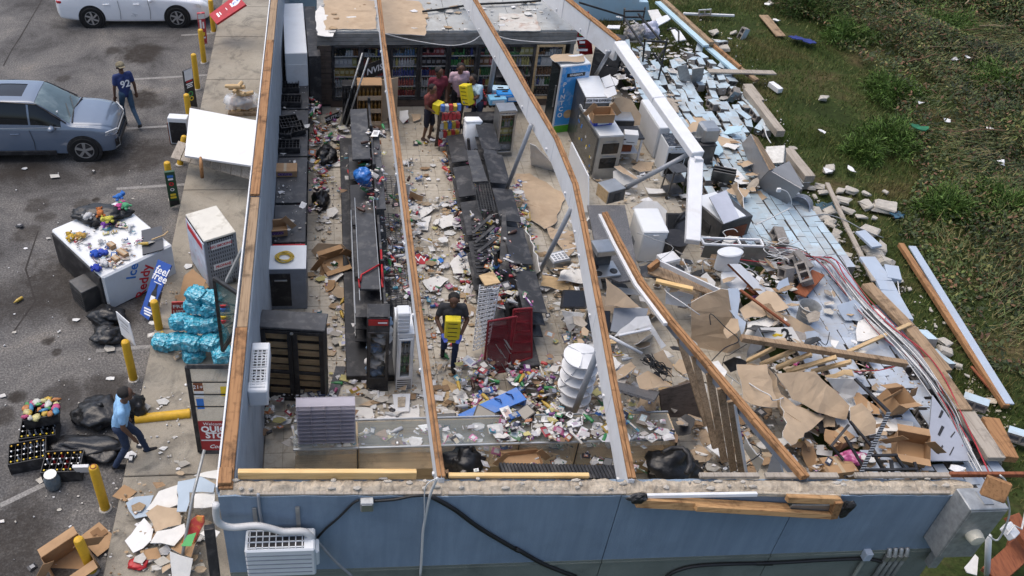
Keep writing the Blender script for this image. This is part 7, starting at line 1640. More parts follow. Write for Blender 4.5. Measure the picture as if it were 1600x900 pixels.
def m_block(name,col):
    m,n,l,b=_mk(name);oi=n.new('ShaderNodeObjectInfo');ge=n.new('ShaderNodeNewGeometry').outputs['Position']
    a=noise_node(n,l,ge,2.2,6,.7,.4);f=noise_node(n,l,ge,30,3,.7)
    r=ramp(n,[(.0,tuple(c*.86 for c in col)),(1,tuple(c*1.1 for c in col))]);l.new(oi.outputs['Random'],r.inputs[0])
    k=ramp(n,[(.44,(0,0,0)),(.68,(.8,)*3)]);l.new(a.outputs[0],k.inputs[0])
    l.new(mixc(n,l,k.outputs[0],r.outputs[0],(.33,.32,.30)),b.inputs['Base Color']);b.inputs['Roughness'].default_value = .8
    bp=n.new('ShaderNodeBump');bp.inputs['Strength'].default_value = .25;bp.inputs['Distance'].default_value = .01;l.new(f.outputs[0],bp.inputs['Height']);l.new(bp.outputs[0],b.inputs['Normal']);return m
BA=m_block('pale_blue_block',(.39,.495,.56));BB=m_block('grey_blue_block',(.37,.425,.50))
ba=block_mesh(0).build('block',[BA,M['core']],fw);bb_=block_mesh(1).build('block',[BB,M['core']],fw);fo=origin_of(fw)
spots=[]
gx=0.0
for i in range(15):
    X0=8.3+i*.2
    for j in range(48):
        Y0=8.55+j*.4+(.2 if i % 2 else 0)
        zoneA=Y0>17.2
        if zoneA:
            if Y0>24.6-(i*.10) or X0>11.05: continue
            wild=max(0,(Y0-19.5)/4.5);gap = .10*math.floor((i+.2*math.sin(Y0))/4)
            if i>10 and rb.random() < .35: continue
            if rb.random() < .06+.22*wild: continue
            if 18.6<Y0<19.6 and i>9: continue
            x=X0+gap+rb.uniform(-1,1)*(.02+.10*wild);y=Y0+rb.uniform(-1,1)*(.02+.10*wild);z = .40-.02*i+rb.uniform(-.02,.03)+rb.uniform(0,.25)*wild*rb.random()
            rot=(rb.uniform(-1,1)*(.03+.30*wild),rb.uniform(-1,1)*(.04+.28*wild),rb.uniform(-1,1)*(.03+.35*wild));spots.append((x,y,z,rot,0))
        elif Y0<16.9:
            if X0>10.75+.25*math.sin(Y0*.7) or X0<8.5: continue
            if Y0>15 and X0>10.6: continue
            gap = .04*math.floor((i+(j//9))/3)+.02*math.sin(j*.6+i);hole=(12.6<Y0<14.2 and 10.35<X0<10.9 and rb.random() < .8) or (13.0<Y0<14.8 and 8.3<X0<9.3)
            if hole: continue
            bend = .10*math.sin((Y0-9)/3.0)
            if Y0<11.5 and rb.random() < .12: continue
            x=X0+gap+bend+rb.uniform(-.002,.002)+(rb.uniform(-.05,.05) if Y0<11.6 else 0);y=Y0+rb.uniform(-.002,.002)+(.06*(j % 3) if Y0<11.6 else 0)
            spots.append((x,y,.36-.018*i+rb.uniform(-.003,.003),(rb.uniform(-.006,.006),rb.uniform(-.01,.01),rb.uniform(-.006,.006)+(rb.uniform(-.05,.08) if Y0<11.6 else 0)),0 if Y0>14.4 else 1))
spots.sort(key=lambda s: s[1]*.6+rb.uniform(0,3));u0=[False,False];rest=[MB(),MB()];proto=[block_mesh(0),block_mesh(1)]
big=sorted(spots,key=lambda s: -(1 if s[1]>17 else .7)+rb.uniform(0,.5))[:300];bset=set(id(s) for s in big)
from mathutils import Euler
for s in spots:
    x,y,z,rot,k=s
    if id(s) in bset:
        o=(ba,bb_)[k]
        if u0[k]: o=o.copy();COL.objects.link(o)
        u0[k]=True;o.location=(x-fo.x,y-fo.y,z-fo.z);o.rotation_euler=rot
    else:
        Rm=Euler(rot).to_matrix();r_=rest[k];r_.v_off=len(r_.v);b0_=len(r_.v);r_.v+=[tuple(Rm @ Vector(v)+Vector((x,y,z))) for v in proto[k].v]
        for f,mi in zip(proto[k].f,proto[k].mi): r_.f.append(tuple(i+b0_ for i in f));r_.mi.append(mi);r_.c.append(None)
for k in (0,1):
    if rest[k].v: tag(rest[k].build('block_field',[(BA,BB)[k],M['core']],fw,world=True),None,None,kind='stuff')
# loose blocks
blk=block_mesh(0)
LB=[("T1 570,110",.2,0),("T1 905,300",.1,1),("T1 710,390",.1,0),("T2 905,165",.15,0),("T2 900,240",.2,0),("T2 1020,225",.2,0),("T2 975,145",.12,1),("T2 940,310",.12,0),("T2 1065,330",.15,0),("T1 650,640",.2,0),("T1 760,640",.15,0),("T1 660,700",.15,0),("T1 790,720",.2,0),("T1 820,830",.25,1),("T1 730,790",.25,0),("T5 1145,390",.3,0),("T4 1390,615",.2,0),("T4 1490,800",.15,0),("T5 850,30",.15,0),("T5 1545,690",.2,0),("T1 420,490",.35,0),("T1 470,540",.35,0),("T1 540,510",.3,0),("T1 620,570",.25,0),("T1 720,580",.25,0),("T1 520,430",.25,0)]
WHERE=['on the white pipe across the far grass','alone on the grass beside the white scraps','at the outer side of the long timber plate','at the top of the blue cluster by the stone grey beam','in the middle of the blue cluster by the stone grey beam','at the right of the blue cluster by the stone grey beam','standing on end in the blue cluster by the stone grey beam','at the foot of the blue cluster by the stone grey beam','nearest the electrical box in the blue cluster','under the left end of the grey plank','under the middle of the grey plank','just below the left end of the grey plank','just below the middle of the grey plank','standing on end below the grey plank','between the grey plank and the tumbled rows','beside the pale worn plate in the near right corner','on the grass beside the weathered brown plate','at the grass end of the weathered brown plate','beside the brown plate over the lone timber','at the extreme right edge of the picture','leftmost of the three tumbled near the zinc panels','middle of the three tumbled near the zinc panels','rightmost of the three tumbled near the zinc panels','above the left end of the grey plank','above the bright blue plate end','beside the outer plate behind the zinc panels']
l0=None
for i,(p,z,m) in enumerate(LB):
    o=blk.build('concrete_block',[BA,M['core']]) if l0 is None else l0.copy()
    if l0 is None: l0=o
    else: COL.objects.link(o)
    o.location=at(p,z);o.rotation_euler=(rb.uniform(-.35,.35)+(1.57 if m else 0),rb.uniform(-.3,.3),rb.uniform(-1.2,1.2));tag(o,'loose concrete block '+WHERE[i],'block','loose blocks on the grass')
for i,(p,z,r_,lab) in enumerate((("E 1130,690",.75,(.5,.9,.4),'raw grey block standing on end with two open cores by the wire bundle'),("E 940,730",.62,(1.2,.1,.3),'raw grey block lying with its cores toward the viewer'),("E 1090,570",.7,(.3,.2,.5),'raw grey block partly under the wires'),("E 1010,620",.6,(.9,.3,1.0),'tilted raw grey block beside the red-brown plank'),("E 880,330",.55,(.2,.1,0),'raw grey block at the edge of the pale blue slab'))):
    o=blk.build('raw_block',[M['core'],M['core']]);o.location=at(p,z);o.rotation_euler=r_;o.scale=(1.15,)*3;tag(o,lab,'block')
# broken pale lumps along the edge
LUMPS=[("T3 740,75",.3),("T3 760,130",.25),("T3 690,160",.2),("T3 1000,115",.35),("T3 1135,140",.28),("T3 930,205",.4),("T3 1145,245",.45),("T3 1290,265",.55),("T3 970,290",.35),("T3 1095,340",.25),("T3 1210,350",.2),("T3 700,310",.4),("T3 810,295",.35),("T3 800,370",.3),("T3 830,420",.3),("T3 880,480",.25),("T3 840,520",.4),("T3 1165,470",.42),("T3 1280,620",.4),("T3 1200,670",.45),("T3 1310,740",.45),("T3 1150,620",.3),("T3 1010,770",.15),("T4 1240,185",.15),("T4 1430,370",.1),("T4 1470,510",.12),("T4 1540,655",.3),("T4 1550,740",.35),("T5 975,70",.25),("T5 1075,160",.12),("Q1 400,585",.35),("Q2 430,250",.4),("Q1 120,510",.3),("Q2 760,380",.2),("T1 655,300",.4),("T1 820,295",.3),("T1 1130,40",.3),("T1 1190,185",.22),("T1 735,440",.4)]
LUMPS+=[("T3 %d,%d" % (rb.uniform(650,1000),rb.uniform(60,640)),rb.uniform(.08,.3)) for k in range(14)] + [("T4 %d,%d" % (rb.uniform(1100,1575),rb.uniform(100,890)),rb.uniform(.03,.09)) for k in range(40)]
for i,(p,s_) in enumerate(LUMPS):
    mb=MB();s_ *= .8;mb.box((0,0,s_*.18),(s_*rb.uniform(.8,1.1),s_*rb.uniform(.5,.8),s_*.36),Matrix.Rotation(rb.uniform(-.3,.3),3,'X'),s_*.08)
    mb.v=[(x+noise.noise(Vector((x*9+i,y*9,z*9)))*s_*.35,y+noise.noise(Vector((x*9,y*9+i,z*9)))*s_*.35,z) for x,y,z in mb.v]
    o=mb.build('concrete_lump',M['concrete']);o.location=at(p,.02);o.rotation_euler=(0,0,rb.uniform(0,6));tag(o,'pale broken concrete lump scattered beside the fallen wall','rubble','pale concrete lumps')
# long timbers and plates
def plate(label,pts,w,h,m,z=.25,cat='timber',name='wall_plate',side=None):
    P3=[at(p,zz) for p,zz in zip(px(pts),z if isinstance(z,(list,tuple)) else [z]*9)];t=thing(name,label,cat,(P3[0].x,P3[0].y,0))
    for p,q in zip(P3,P3[1:]):
        d=(q-p).normalized();MB().bar(p,q-d*.004,w,h,b=.008).build('length',M[m],t,world=True)
        if side: sx=d.cross(Vector((0,0,1))).normalized();sx=sx if sx.x<0 else -sx;MB().bar(p+sx*(w/2+.09)-Vector((0,0,.06)),q+sx*(w/2+.09)-Vector((0,0,.06)),.18,.06).build('painted_side',M[side],t,world=True)
    return t
plate('long timber plate with pale blue side at the far end of the fallen wall',"T1 200,0 630,385",.14,.12,'oldwood',.55,side='lightblue');plate('bright blue length of plate beyond the loose blocks',"T1 640,400 880,600",.10,.12,'pine',.45,side='lightblue');plate('brown end of plate on the grass under the grey plank',"T1 860,590 1030,710",.14,.08,'oldwood',.3)
plate('grey plank lying across the plate end on the grass',"T1 600,625 880,632 1185,640",.22,.05,'greywood',[.45,.4,.3]);plate('stone grey beam along the outer edge, beside the grass',"T2 940,10 1235,390",.22,.18,'greywood',.35);plate('stone grey beam end beside the electrical box',"T2 1290,540 1490,790",.25,.2,'greywood',.3)
plate('thin grey strip lying over the concrete lumps',"T3 800,35 980,430 1215,900",.10,.05,'greywood',.3,name='metal_strip');plate('wide blue-grey board among the concrete lumps',"T3 1090,460 1240,600",.25,.06,'greyblue',.3,name='painted_board');plate('long blue-grey board beside the brown plate',"T3 1150,690 1300,900 T4 1060,200 1200,450",.34,.07,'greyblue',.3,name='painted_board');plate('short blue-grey board at the concrete lumps edge',"T3 1360,770 1390,890",.28,.1,'greyblue',.3,name='painted_board')
plate('weathered brown plate crossing the white torn board',"T4 865,140 1240,520 1560,910",.24,.10,'oldwood',.42);plate('brown plate running to the right end of the blue wall',"T5 735,10 1050,470",.26,.12,'oldwood',.45);plate('pale worn plate reaching the right end of the blue wall',"T5 1060,480 1330,890",.30,.10,'greywood',.42);plate('orange worn beam at the near right corner',"T5 1270,540 1440,890",.28,.14,'pine',.4)
plate('lone blue edged timber lying out on the grass',"P 1407,382 1572,636",.12,.10,'pine',.12);plate('blue painted strip of the lone timber on the grass',"P 1425,385 1578,632",.16,.04,'greyblue',.16,name='painted_board');plate('thin splinter beside the lone timber',"T5 1110,70 1330,330",.05,.04,'redwood',.08)
plate('old board lying in the brush beyond the fallen wall',"T1 1085,135 1240,320",.3,.04,'oldwood',.08,name='old_board');plate('white pipe across the grass behind the blue block',"T1 380,120 830,138",.07,.07,'white',.12,name='white_tube');plate('short white tube lying on the grass',"T1 1145,735 1235,800",.16,.14,'white',.1,name='white_tube');plate('grey post end on the grass below the grey plank',"T1 940,755 1050,900",.26,.14,'greywood',.25)
board('pegboard','grey slotted panel standing in the near right corner',"T5 1140,900 720,900 770,320 850,430 930,540",(.5,.5,.75),mat('slot_panel_grey',(.30,.32,.37),.6,.08),'grey',.03,cat='panel',step=0,warp=0)
sp=[o for o in COL.objects if o.name.startswith('pegboard')][0];A,B,C_=at("T5 1140,900",.5),at("T5 720,900",.5),at("T5 770,320",.75)
nr_=(B-A).cross(C_-A).normalized();nr_=nr_ if nr_.z>0 else -nr_
for s in ("T5 820,520 850,450 868,470 842,525","T5 815,670 850,590 875,605 835,685","T5 810,838 855,760 865,775 828,842","T5 925,690 965,640 970,650 935,698","T5 915,850 955,775 960,785 925,855"): MB().sheet([on_plane(p,A,nr_)+nr_*.006 for p in px(s)],.003,nr_).build('slot',M['black'],sp,world=True)
# bundle of cables over the fallen wall
cbn=thing('cable_bundle','long bundle of grey white and red cables sweeping over the fallen wall','cables',at("P 1400,540",.4))
base=px("P 1095,378 1140,384 1190,389 1245,396 1290,408 1315,438 1345,478 1385,518 1425,556 1455,598 1485,645 1508,692 1535,742")
for k in range(26):
    ph=rb.uniform(0,6);off=rb.gauss(0,7);a0=0 if rb.random() < .6 else rb.randint(1,5);a1=len(base)-(0 if rb.random() < .7 else rb.randint(1,4));pts=[]
    for i in range(a0,a1):
        sprd=1.0+.5*math.sin(i*.8+ph);x,y=base[i];nx_,ny_=(0,1) if i<4 else (.8,-.6);pts.append(((x+nx_*off*sprd+rb.uniform(-3,3),y+ny_*off*sprd+rb.uniform(-2,2)),.62-.02*min(i,6)+.05*math.sin(i+ph)+rb.uniform(0,.06)))
    cable('cable','',pts,rb.choice([.008,.010,.013]),['wire','wiregrey','wire','wiregrey','wirered','wiregrey','wireblack'][k % 7],sub=4,par=cbn)
for i in range(9):
    p=("E %d,%d" % (rb.uniform(100,1250),rb.uniform(300,560)),.95);pts=[(px(p[0])[0],.95)]
    for k in range(4): q=pts[-1][0];pts.append(((q[0]+rb.uniform(-22,30),q[1]+rb.uniform(-12,14)),max(.5,pts[-1][1]+rb.uniform(-.2,.12))))
    cable('cable','',pts,.009,rb.choice(['wire','wiregrey']),par=cbn)
cable('red_wire','thin red cable near the brown boxes',cz_("T5 80,120 180,110 300,105 440,70",.7),.01,'wirered');cable('loose_wire','looping grey cable hanging off the extractor hood',cz_("D 890,610 960,640 1000,720 1000,790",[1.0,.9,.7,.4]),.012,'wire');cable('loose_wire','white cable trailing from the outer wall over the concrete lumps',cz_("E 1100,120 1220,110 1350,95 T3 960,360 1090,430 1200,480 1295,515",[.5,.5,.4,.35,.3,.25,.1]),.012,'wiregrey');cable('loose_wire','stiff white rod crossing the pale blue slab',cz_("E 640,200 800,130 1000,30",[.6,.6,.6]),.014,'wire')
cable('tape_line','thin cable dropping from the outer wall plate beside the grass',cz_("T4 1140,110 1155,220 1180,330 1230,420 1255,480",.3),.012,'wire');cable('tape_line','coiled pale cable below the electrical box',cz_("T2 1090,290 1110,400 1150,470",.45),.014,'wire')
# black metal frames at the back corner
bf=thing('black_frame_rack','bent black metal rack standing in the far corner of the fallen wall','rack',at("N1 900,400",.2))
for a,za,b,zb in (("N1 735,50",1.6,"N1 730,135",1.0),("N1 855,45",1.7,"N1 840,130",1.0),("N1 735,65",1.6,"N1 855,65",1.65),("N1 735,100",1.3,"N1 850,100",1.35),("N1 815,80",1.5,"N1 945,235",1.3),("N1 735,110",1.3,"N1 850,280",1.2),("N1 855,225",1.4,"N1 840,370",.5),("N1 985,225",1.5,"N1 930,480",.4),("N1 860,240",1.4,"N1 985,245",1.45),("N1 900,310",1.0,"N1 965,395",.7),("N1 965,290",1.1,"N1 920,360",.8),("N1 470,15",2.2,"N1 735,95",1.6)):
    MB().bar(at(a,za),at(b,zb),.045,.045).build('bar',M['black'],bf,world=True)
MB().tube([at(p,.9) for p in px("N1 985,175 1030,165 1052,185 1052,240")],.025,7).build('hoop',M['black'],bf,True,True)
for i,(s,z,m,lab) in enumerate((("N1 1045,390 1100,380 1130,480 1060,470",(.9,.9,.4),'galv','left dented zinc panel standing in the blue blocks'),("N1 1130,400 1200,390 1190,460 1125,520",(.9,.95,.5),'galv','right dented zinc panel standing in the blue blocks'),("N1 915,110 985,85 1005,110 930,150",.7,'white','white slab among rubble in the far corner'),("N1 870,60 930,55 960,110 900,125",.5,'gyp','white broken sheet by the rear wall stub'),("N1 1000,160 1060,180 1095,230 1040,240",.5,'white','white trough piece left of the outer plate'),("N1 640,145 710,148 705,168 625,165",1.0,'white','white shelf lying behind the snapped beam'))): board('loose_sheet',lab,s,z,m,m,.03,step=0,warp=.01,cat='sheet')
for i,(p,lab) in enumerate((("N1 870,220",'white and blue bag heap under the black metal rack'),("N1 745,440",'dark bag behind the snapped beam by the papers'),("N1 790,230",'striped sack below the black metal rack'))): bag(lab,at(p,.5),(.3,.25,.25),70+i,'sack','sack',[mat('pale_sack',(.5,.52,.62),.7,.4,7,(.1,.12,.3),.6,6),'bag',mat('striped_sack',(.35,.33,.3),.7,.8,14,(.05,.1,.3),.6,8)][i],knot=False)
t,w,d,h=box_thing('dark_cabinet','black drawer cabinet in the far right corner of the shop','cabinet',"N1 580,195 720,190 740,330 575,275",1.3,m='blackm')
for k in range(3): MB().box((0,-d/2-.008,.2+k*.36),(w*.92,.016,.32),None,.006).build('drawer',M['counter'],t)
MB().box((0,0,h+.006),(w*.9,d*.3,.012)).build('top_strip',M['white'],t)
# ================================================================ grass, brush, branches, shrubs
rg=np.random.default_rng(5)
def fnoise(x,y,s,seed=0): return np.array([noise.noise(Vector((a*s+seed,b*s,seed*.37))) for a,b in zip(x,y)])
def mass(name,label,verts,faces_n,cols,m,cat):
    me=bpy.data.meshes.new(name);nv=len(verts);me.vertices.add(nv);me.vertices.foreach_set('co',verts.ravel());nf=nv//faces_n
    me.loops.add(nv);me.loops.foreach_set('vertex_index',np.arange(nv,dtype=np.int32));me.polygons.add(nf);me.polygons.foreach_set('loop_start',np.arange(0,nv,faces_n,dtype=np.int32));me.polygons.foreach_set('loop_total',np.full(nf,faces_n,dtype=np.int32))
    a=me.color_attributes.new('Col','FLOAT_COLOR','POINT');c4=np.ones((nv,4));c4[:,:3]=np.repeat(cols,faces_n,axis=0);a.data.foreach_set('color',c4.ravel());me.update(calc_edges=True);me.validate()
    me.materials.append(m);o=bpy.data.objects.new(name,me);COL.objects.link(o);return tag(o,label,cat,kind='stuff')
LEAF=vcol('leaf_blades',.6,.3,0,.15)
XE=lambda y: 11.35+.03*(y-8)          # grass starts beyond the wall plates
n=230000;x=rg.uniform(8.3,24,n);y=rg.uniform(5.5,36,n)
edge=13.3+.10*(y-8)+1.2*np.sin(y*.35)                # mown strip gives way to brush
keep=((x<edge+1.0) | (rg.random(n) < .25)) & ((x>11.0) | (y<6.5) | (y>17.0)) & (y>5.6);x=x[keep];y=y[keep];n=len(x);edge=edge[keep]
dn=fnoise(x,y,.55,3)+.5*fnoise(x,y,1.7,8);keep=rg.random(n)<np.clip(.75+.9*dn,.08,1);x,y,dn,edge=x[keep],y[keep],dn[keep],edge[keep];n=len(x)
hgt=rg.uniform(.03,.09,n)*(1+.5*(dn > .2));ang=rg.uniform(0,6.28,n);wdt=rg.uniform(.006,.014,n);lx,ly=rg.normal(0,.035,n),rg.normal(0,.035,n)
V=np.zeros((n,3,3));V[:,0]=np.stack([x-np.cos(ang)*wdt,y-np.sin(ang)*wdt,np.full(n,-.03)],1);V[:,1]=np.stack([x+np.cos(ang)*wdt,y+np.sin(ang)*wdt,np.full(n,-.03)],1);V[:,2]=np.stack([x+lx,y+ly,hgt],1)
mixv=np.clip(.52+.9*fnoise(x,y,.9,17)+rg.normal(0,.25,n),0,1)[:,None];C3=(1-mixv)*np.array([.075,.125,.025])+mixv*np.array([.20,.175,.065]);C3 *= rg.uniform(.6,1.3,(n,1))
mass('grass','short patchy grass and weeds beside the fallen wall',V.reshape(-1,3),3,C3,LEAF,'grass')
n=430000;x=rg.uniform(12.2,27,n);y=rg.uniform(6,40,n);edge=13.3+.10*(y-8)+1.2*np.sin(y*.35)
bare=np.exp(-((x-edge-.6)/.55)**2)*(y>9);dn=fnoise(x,y,.5,31)+.6*fnoise(x,y,1.5,40)
keep=(x>edge-.3+.8*dn) & (rg.random(n)<np.clip(.65+.8*dn,.2,1)*(1-.7*bare)) & (x<26);x,y,dn=x[keep],y[keep],dn[keep];n=len(x)
mound=np.clip(.22+.75*(fnoise(x,y,.38,51)+.35),.06,1.0)*np.clip((x-12.5)/3.5,.15,1.25);z=mound*np.sqrt(rg.random(n))
ln=rg.uniform(.025,.075,n);a=rg.uniform(0,6.28,n);tilt=rg.uniform(-.9,.9,n);wd=ln*rg.uniform(.25,.6,n);u=np.stack([np.cos(a)*np.cos(tilt),np.sin(a)*np.cos(tilt),np.sin(tilt)],1);w_=np.stack([-np.sin(a),np.cos(a),rg.uniform(-.5,.5,n)],1);c0=np.stack([x,y,z],1)
V=np.zeros((n,4,3));V[:,0]=c0-u*ln[:,None];V[:,1]=c0+w_*wd[:,None];V[:,2]=c0+u*ln[:,None];V[:,3]=c0-w_*wd[:,None]
sp_=fnoise(x,y,.8,61);pick=rg.random(n);C3=np.where((pick < .5)[:,None],np.array([.034,.062,.016]),np.where((pick < .74)[:,None],np.array([.085,.13,.03]),np.where((pick < .86)[:,None],np.array([.17,.19,.06]),np.array([.16,.095,.05]))));C3=C3*np.array([1.05,.93,.9])*(.8+.55*sp_[:,None])*rg.uniform(.5,1.35,(n,1))
mass('undergrowth','tangled leafy undergrowth and flattened brush',V.reshape(-1,3),4,C3,LEAF,'undergrowth')
n=60000;x=rg.uniform(12.6,27,n);y=rg.uniform(6,38,n);dirn=fnoise(x,y,.25,71)*2.2+.35;edge=13.5+.10*(y-8)+1.2*np.sin(y*.35);keep=(x>edge) & (fnoise(x,y,.7,77)>-.1);x,y,dirn=x[keep],y[keep],dirn[keep];n=len(x);L=rg.uniform(.15,.5,n);dirn+=rg.normal(0,.35,n);z0=rg.uniform(.05,.6,n)*np.clip((x-12.5)/3,.2,1)
u=np.stack([np.cos(dirn),np.sin(dirn),rg.uniform(-.15,.35,n)],1);s_=np.stack([-np.sin(dirn),np.cos(dirn),np.zeros(n)],1)*rg.uniform(.004,.009,n)[:,None];c0=np.stack([x,y,z0],1);V=np.zeros((n,3,3));V[:,0]=c0-s_;V[:,1]=c0+s_;V[:,2]=c0+u*L[:,None]
C3=np.where((rg.random(n) < .5)[:,None],np.array([.17,.14,.055]),np.array([.08,.11,.03]))*rg.uniform(.6,1.4,(n,1));mass('dry_stalks','flattened dry stalks and vines in the brush',V.reshape(-1,3),3,C3,LEAF,'stalks')
BRK=[mat('pale_twig',(.26,.20,.12),.9,.3,20),mat('brown_twig',(.13,.075,.04),.9,.3,20)]
rb2=random.Random(5)
for i in range(46):
    x0=rb2.uniform(14.0,24);y0=rb2.uniform(9,33)
    if x0<14.2+.10*(y0-8): x0+=2
    a=rb2.gauss(.5,.9);L_=rb2.uniform(.7,2.6);p=Vector((x0,y0,rb2.uniform(.3,.6)));pts=[p];
    for k in range(6): a+=rb2.uniform(-.35,.35);p=p+Vector((math.cos(a),math.sin(a),rb2.uniform(-.12,.12)))*L_/6;p.z=max(.12,p.z);pts.append(p)
    mb=MB();mb.tube(pts,[.022*(1-k/7.5)*rb2.uniform(.7,1.1)+.004 for k in range(7)],5)
    for k in (2,3,4):
        b=a+rb2.choice((-1,1))*rb2.uniform(.5,1.1);q=pts[k];mb.tube([q,q+Vector((math.cos(b),math.sin(b),.2))*L_*.16,q+Vector((math.cos(b+.3),math.sin(b+.3),.15))*L_*.3],[.010,.007,.003],4)
    tag(mb.build('fallen_branch',BRK[i % 2],None,True,True),'thin bare branch lying in the tangled brush','branch','bare branches in the brush')
def tuft(label,p,r,h,nb,col,seed):
    rs=np.random.default_rng(seed);c=at(p,0);t=thing('shrub',label,'shrub',c);n=nb;ang=rs.uniform(0,6.28,n);el=np.arcsin(rs.random(n));q=rs.random(n)**.45;lump=1+.35*np.sin(ang*3+seed)+.25*np.sin(ang*7+el*5+seed)
    d3=np.stack([np.cos(ang)*np.cos(el),np.sin(ang)*np.cos(el),np.sin(el)],1);base=d3*np.stack([r*q*lump*.8,r*q*lump*.8,h*q*lump*.7],1);dr=d3*.6+rs.normal(0,.55,(n,3))+np.array([0,0,.35]);dr /= np.linalg.norm(dr,axis=1)[:,None];ln=rs.uniform(.07,.26,n)[:,None]
    tip=base+dr*ln;tip[:,2]=np.maximum(tip[:,2]-.03,0);mid=base+dr*ln*.5+np.array([0,0,.02]);sd=np.cross(dr,rs.normal(0,1,(n,3)));sd /= np.linalg.norm(sd,axis=1)[:,None]+1e-6;s_=sd*rs.uniform(.004,.012,n)[:,None]
    V=np.zeros((n,5,3));V[:,0]=base-s_*.5;V[:,1]=base+s_*.5;V[:,2]=mid+s_;V[:,3]=tip;V[:,4]=mid-s_
    C3=np.array(col)*rs.uniform(.4,2.2,(n,1));o=mass('foliage',None,V.reshape(-1,3),5,C3,LEAF,None);o.parent=t
    st=MB()
    for k in range(7): a=k*.9;st.tube([(0,0,0),(math.cos(a)*r*.2,math.sin(a)*r*.2,h*.5)],[.015,.006],5)
    st.build('stems',BRK[1],t)
GRN=(.085,.15,.03)
for i,(p,r,h,lab) in enumerate((("P 1385,225",.95,.8,'bright green feathery shrub nearest the mown grass'),("P 1350,245",.6,.5,'low feathery shrub left of the bright one'),("P 1475,55",1.2,.9,'olive feathery shrub near the top of the brush'),("P 1390,150",1.0,.6,'dull green shrub in the middle of the brush'),("P 1545,140",1.1,.8,'grassy shrub at the right edge of the brush'),("P 1260,20",1.4,1.0,'dark shrub at the top behind the old board'),("P 1570,20",2.0,1.6,'tall added shrub darkened for tree shade in the top right corner'),("P 1500,-10",1.8,1.5,'tall added shrub darkened for tree shade at the top edge of the brush'),("P 1400,0",1.6,1.2,'broad dark shrub at the top edge left of the tall ones'),("P 1560,330",1.0,.7,'leafy shrub low at the right edge'),("P 1320,60",1.0,.6,'small shrub beyond the blue cloth'),("P 1480,330",.9,.5,'low bushy shrub below the bright feathery one'))):
    k = .45 if 'dark' in lab else .8;tuft(lab,p,r*.85,h,5200,tuple(c*k for c in GRN),100+i)  # tall top-right shrubs are added; their darkened leaf colour stands in for tree shade
for q,z,c,lab in (("Q1 195,205 240,198 300,222 352,240 350,264 300,258 215,228",.15,(.02,.035,.17),'crumpled blue cloth lying in the brush'),("Q1 905,715 960,712 1018,738 1005,755 930,738",.5,(.02,.14,.07),'crumpled green cloth in the brush'),("T3 700,205 760,190 860,188 880,240 760,272 715,250",.06,(.05,.10,.13),'dark teal sheet on the grass beside the lumps'),("T3 1340,310 1420,272 1490,305 1475,345 1390,355",.06,(.04,.10,.15),'teal scrap at the end of the pale rubble')):
    cm_=mat('cloth_'+lab[:14],c,.85,.4,9);board('cloth',lab,q,z,cm_,cm_,.02,.08,.05,'cloth',.07)
for i,p in enumerate(("Q1 75,25","Q1 120,120","Q1 965,605","Q1 1175,350","Q1 1245,343","Q1 1375,765","Q1 1125,715","Q2 560,245","Q2 430,250","Q1 390,775","Q2 1440,210","Q2 1560,480","Q1 540,90")): c_=at(p,.35 if i in (2,3,4,5,6,10) else .1);tag(MB().sheet(jag([c_+Vector((math.cos(a+i)*rb2.uniform(.05,.16),math.sin(a+i)*rb2.uniform(.05,.16),rb2.uniform(0,.08))) for a in (0,1,2.2,3.4,4.6)],.05,.02,rb2),.008).build('paper_scrap',M['paper'],None,False,True),'small white paper scrap blown into the brush','paper','white scraps in the brush')
# ================================================================ litter: what nobody could count
rl=random.Random(21)
def in_poly(p,q):
    c=False;n=len(q);j=n-1
    for i in range(n):
        if (q[i][1]>p[1])!=(q[j][1]>p[1]) and p[0]<(q[j][0]-q[i][0])*(p[1]-q[i][1])/(q[j][1]-q[i][1])+q[i][0]: c=not c
        j=i
    return c
def scatter(s,n):
    q=px(s);xs=[p[0] for p in q];ys=[p[1] for p in q];out=[]
    while len(out)<n:
        p=(rl.uniform(min(xs),max(xs)),rl.uniform(min(ys),max(ys)))
        if in_poly(p,q) and noise.noise(Vector((p[0]*.035,p[1]*.05,len(q))))+.5*noise.noise(Vector((p[0]*.11,p[1]*.15,3)))+.12>rl.uniform(-.25,.45): out.append(p)
    return out
WH=[(.70,.70,.68),(.62,.60,.56),(.75,.75,.75),(.55,.52,.46)];TN_=[(.40,.29,.18),(.33,.22,.13),(.46,.36,.25)];BR=[(.36,.03,.045),(.42,.28,.04),(.03,.10,.30),(.05,.18,.08),(.38,.12,.03),(.16,.05,.18),(.38,.10,.2),(.05,.22,.30),(.5,.45,.2),(.6,.6,.58),(.03,.03,.035),(.62,.6,.6),(.45,.42,.38),(.05,.04,.05),(.10,.08,.07),(.5,.5,.52),(.3,.2,.13)];DK=[(.02,.02,.022),(.05,.05,.055),(.1,.09,.08),(.03,.04,.08)]
flat=MB();crumb=MB();pack=MB();cans=MB()
def flake(p,s,z,cols):
    n=rl.randint(4,6);a0=rl.uniform(0,6.28);tx,ty=rl.uniform(-.45,.45),rl.uniform(-.45,.45);k0=rl.uniform(.7,1.05);flat.col=tuple(c*k0 for c in rl.choice(cols));pts=[]
    for k in range(n): a=a0+6.28*k/n;r_=s*rl.uniform(.5,1.0);dx,dy=math.cos(a)*r_,math.sin(a)*r_*.7;pts.append(Vector((p.x+dx,p.y+dy,z+abs(dx*tx)+abs(dy*ty))))
    flat.sheet(pts,.006,Vector((0,0,1)))
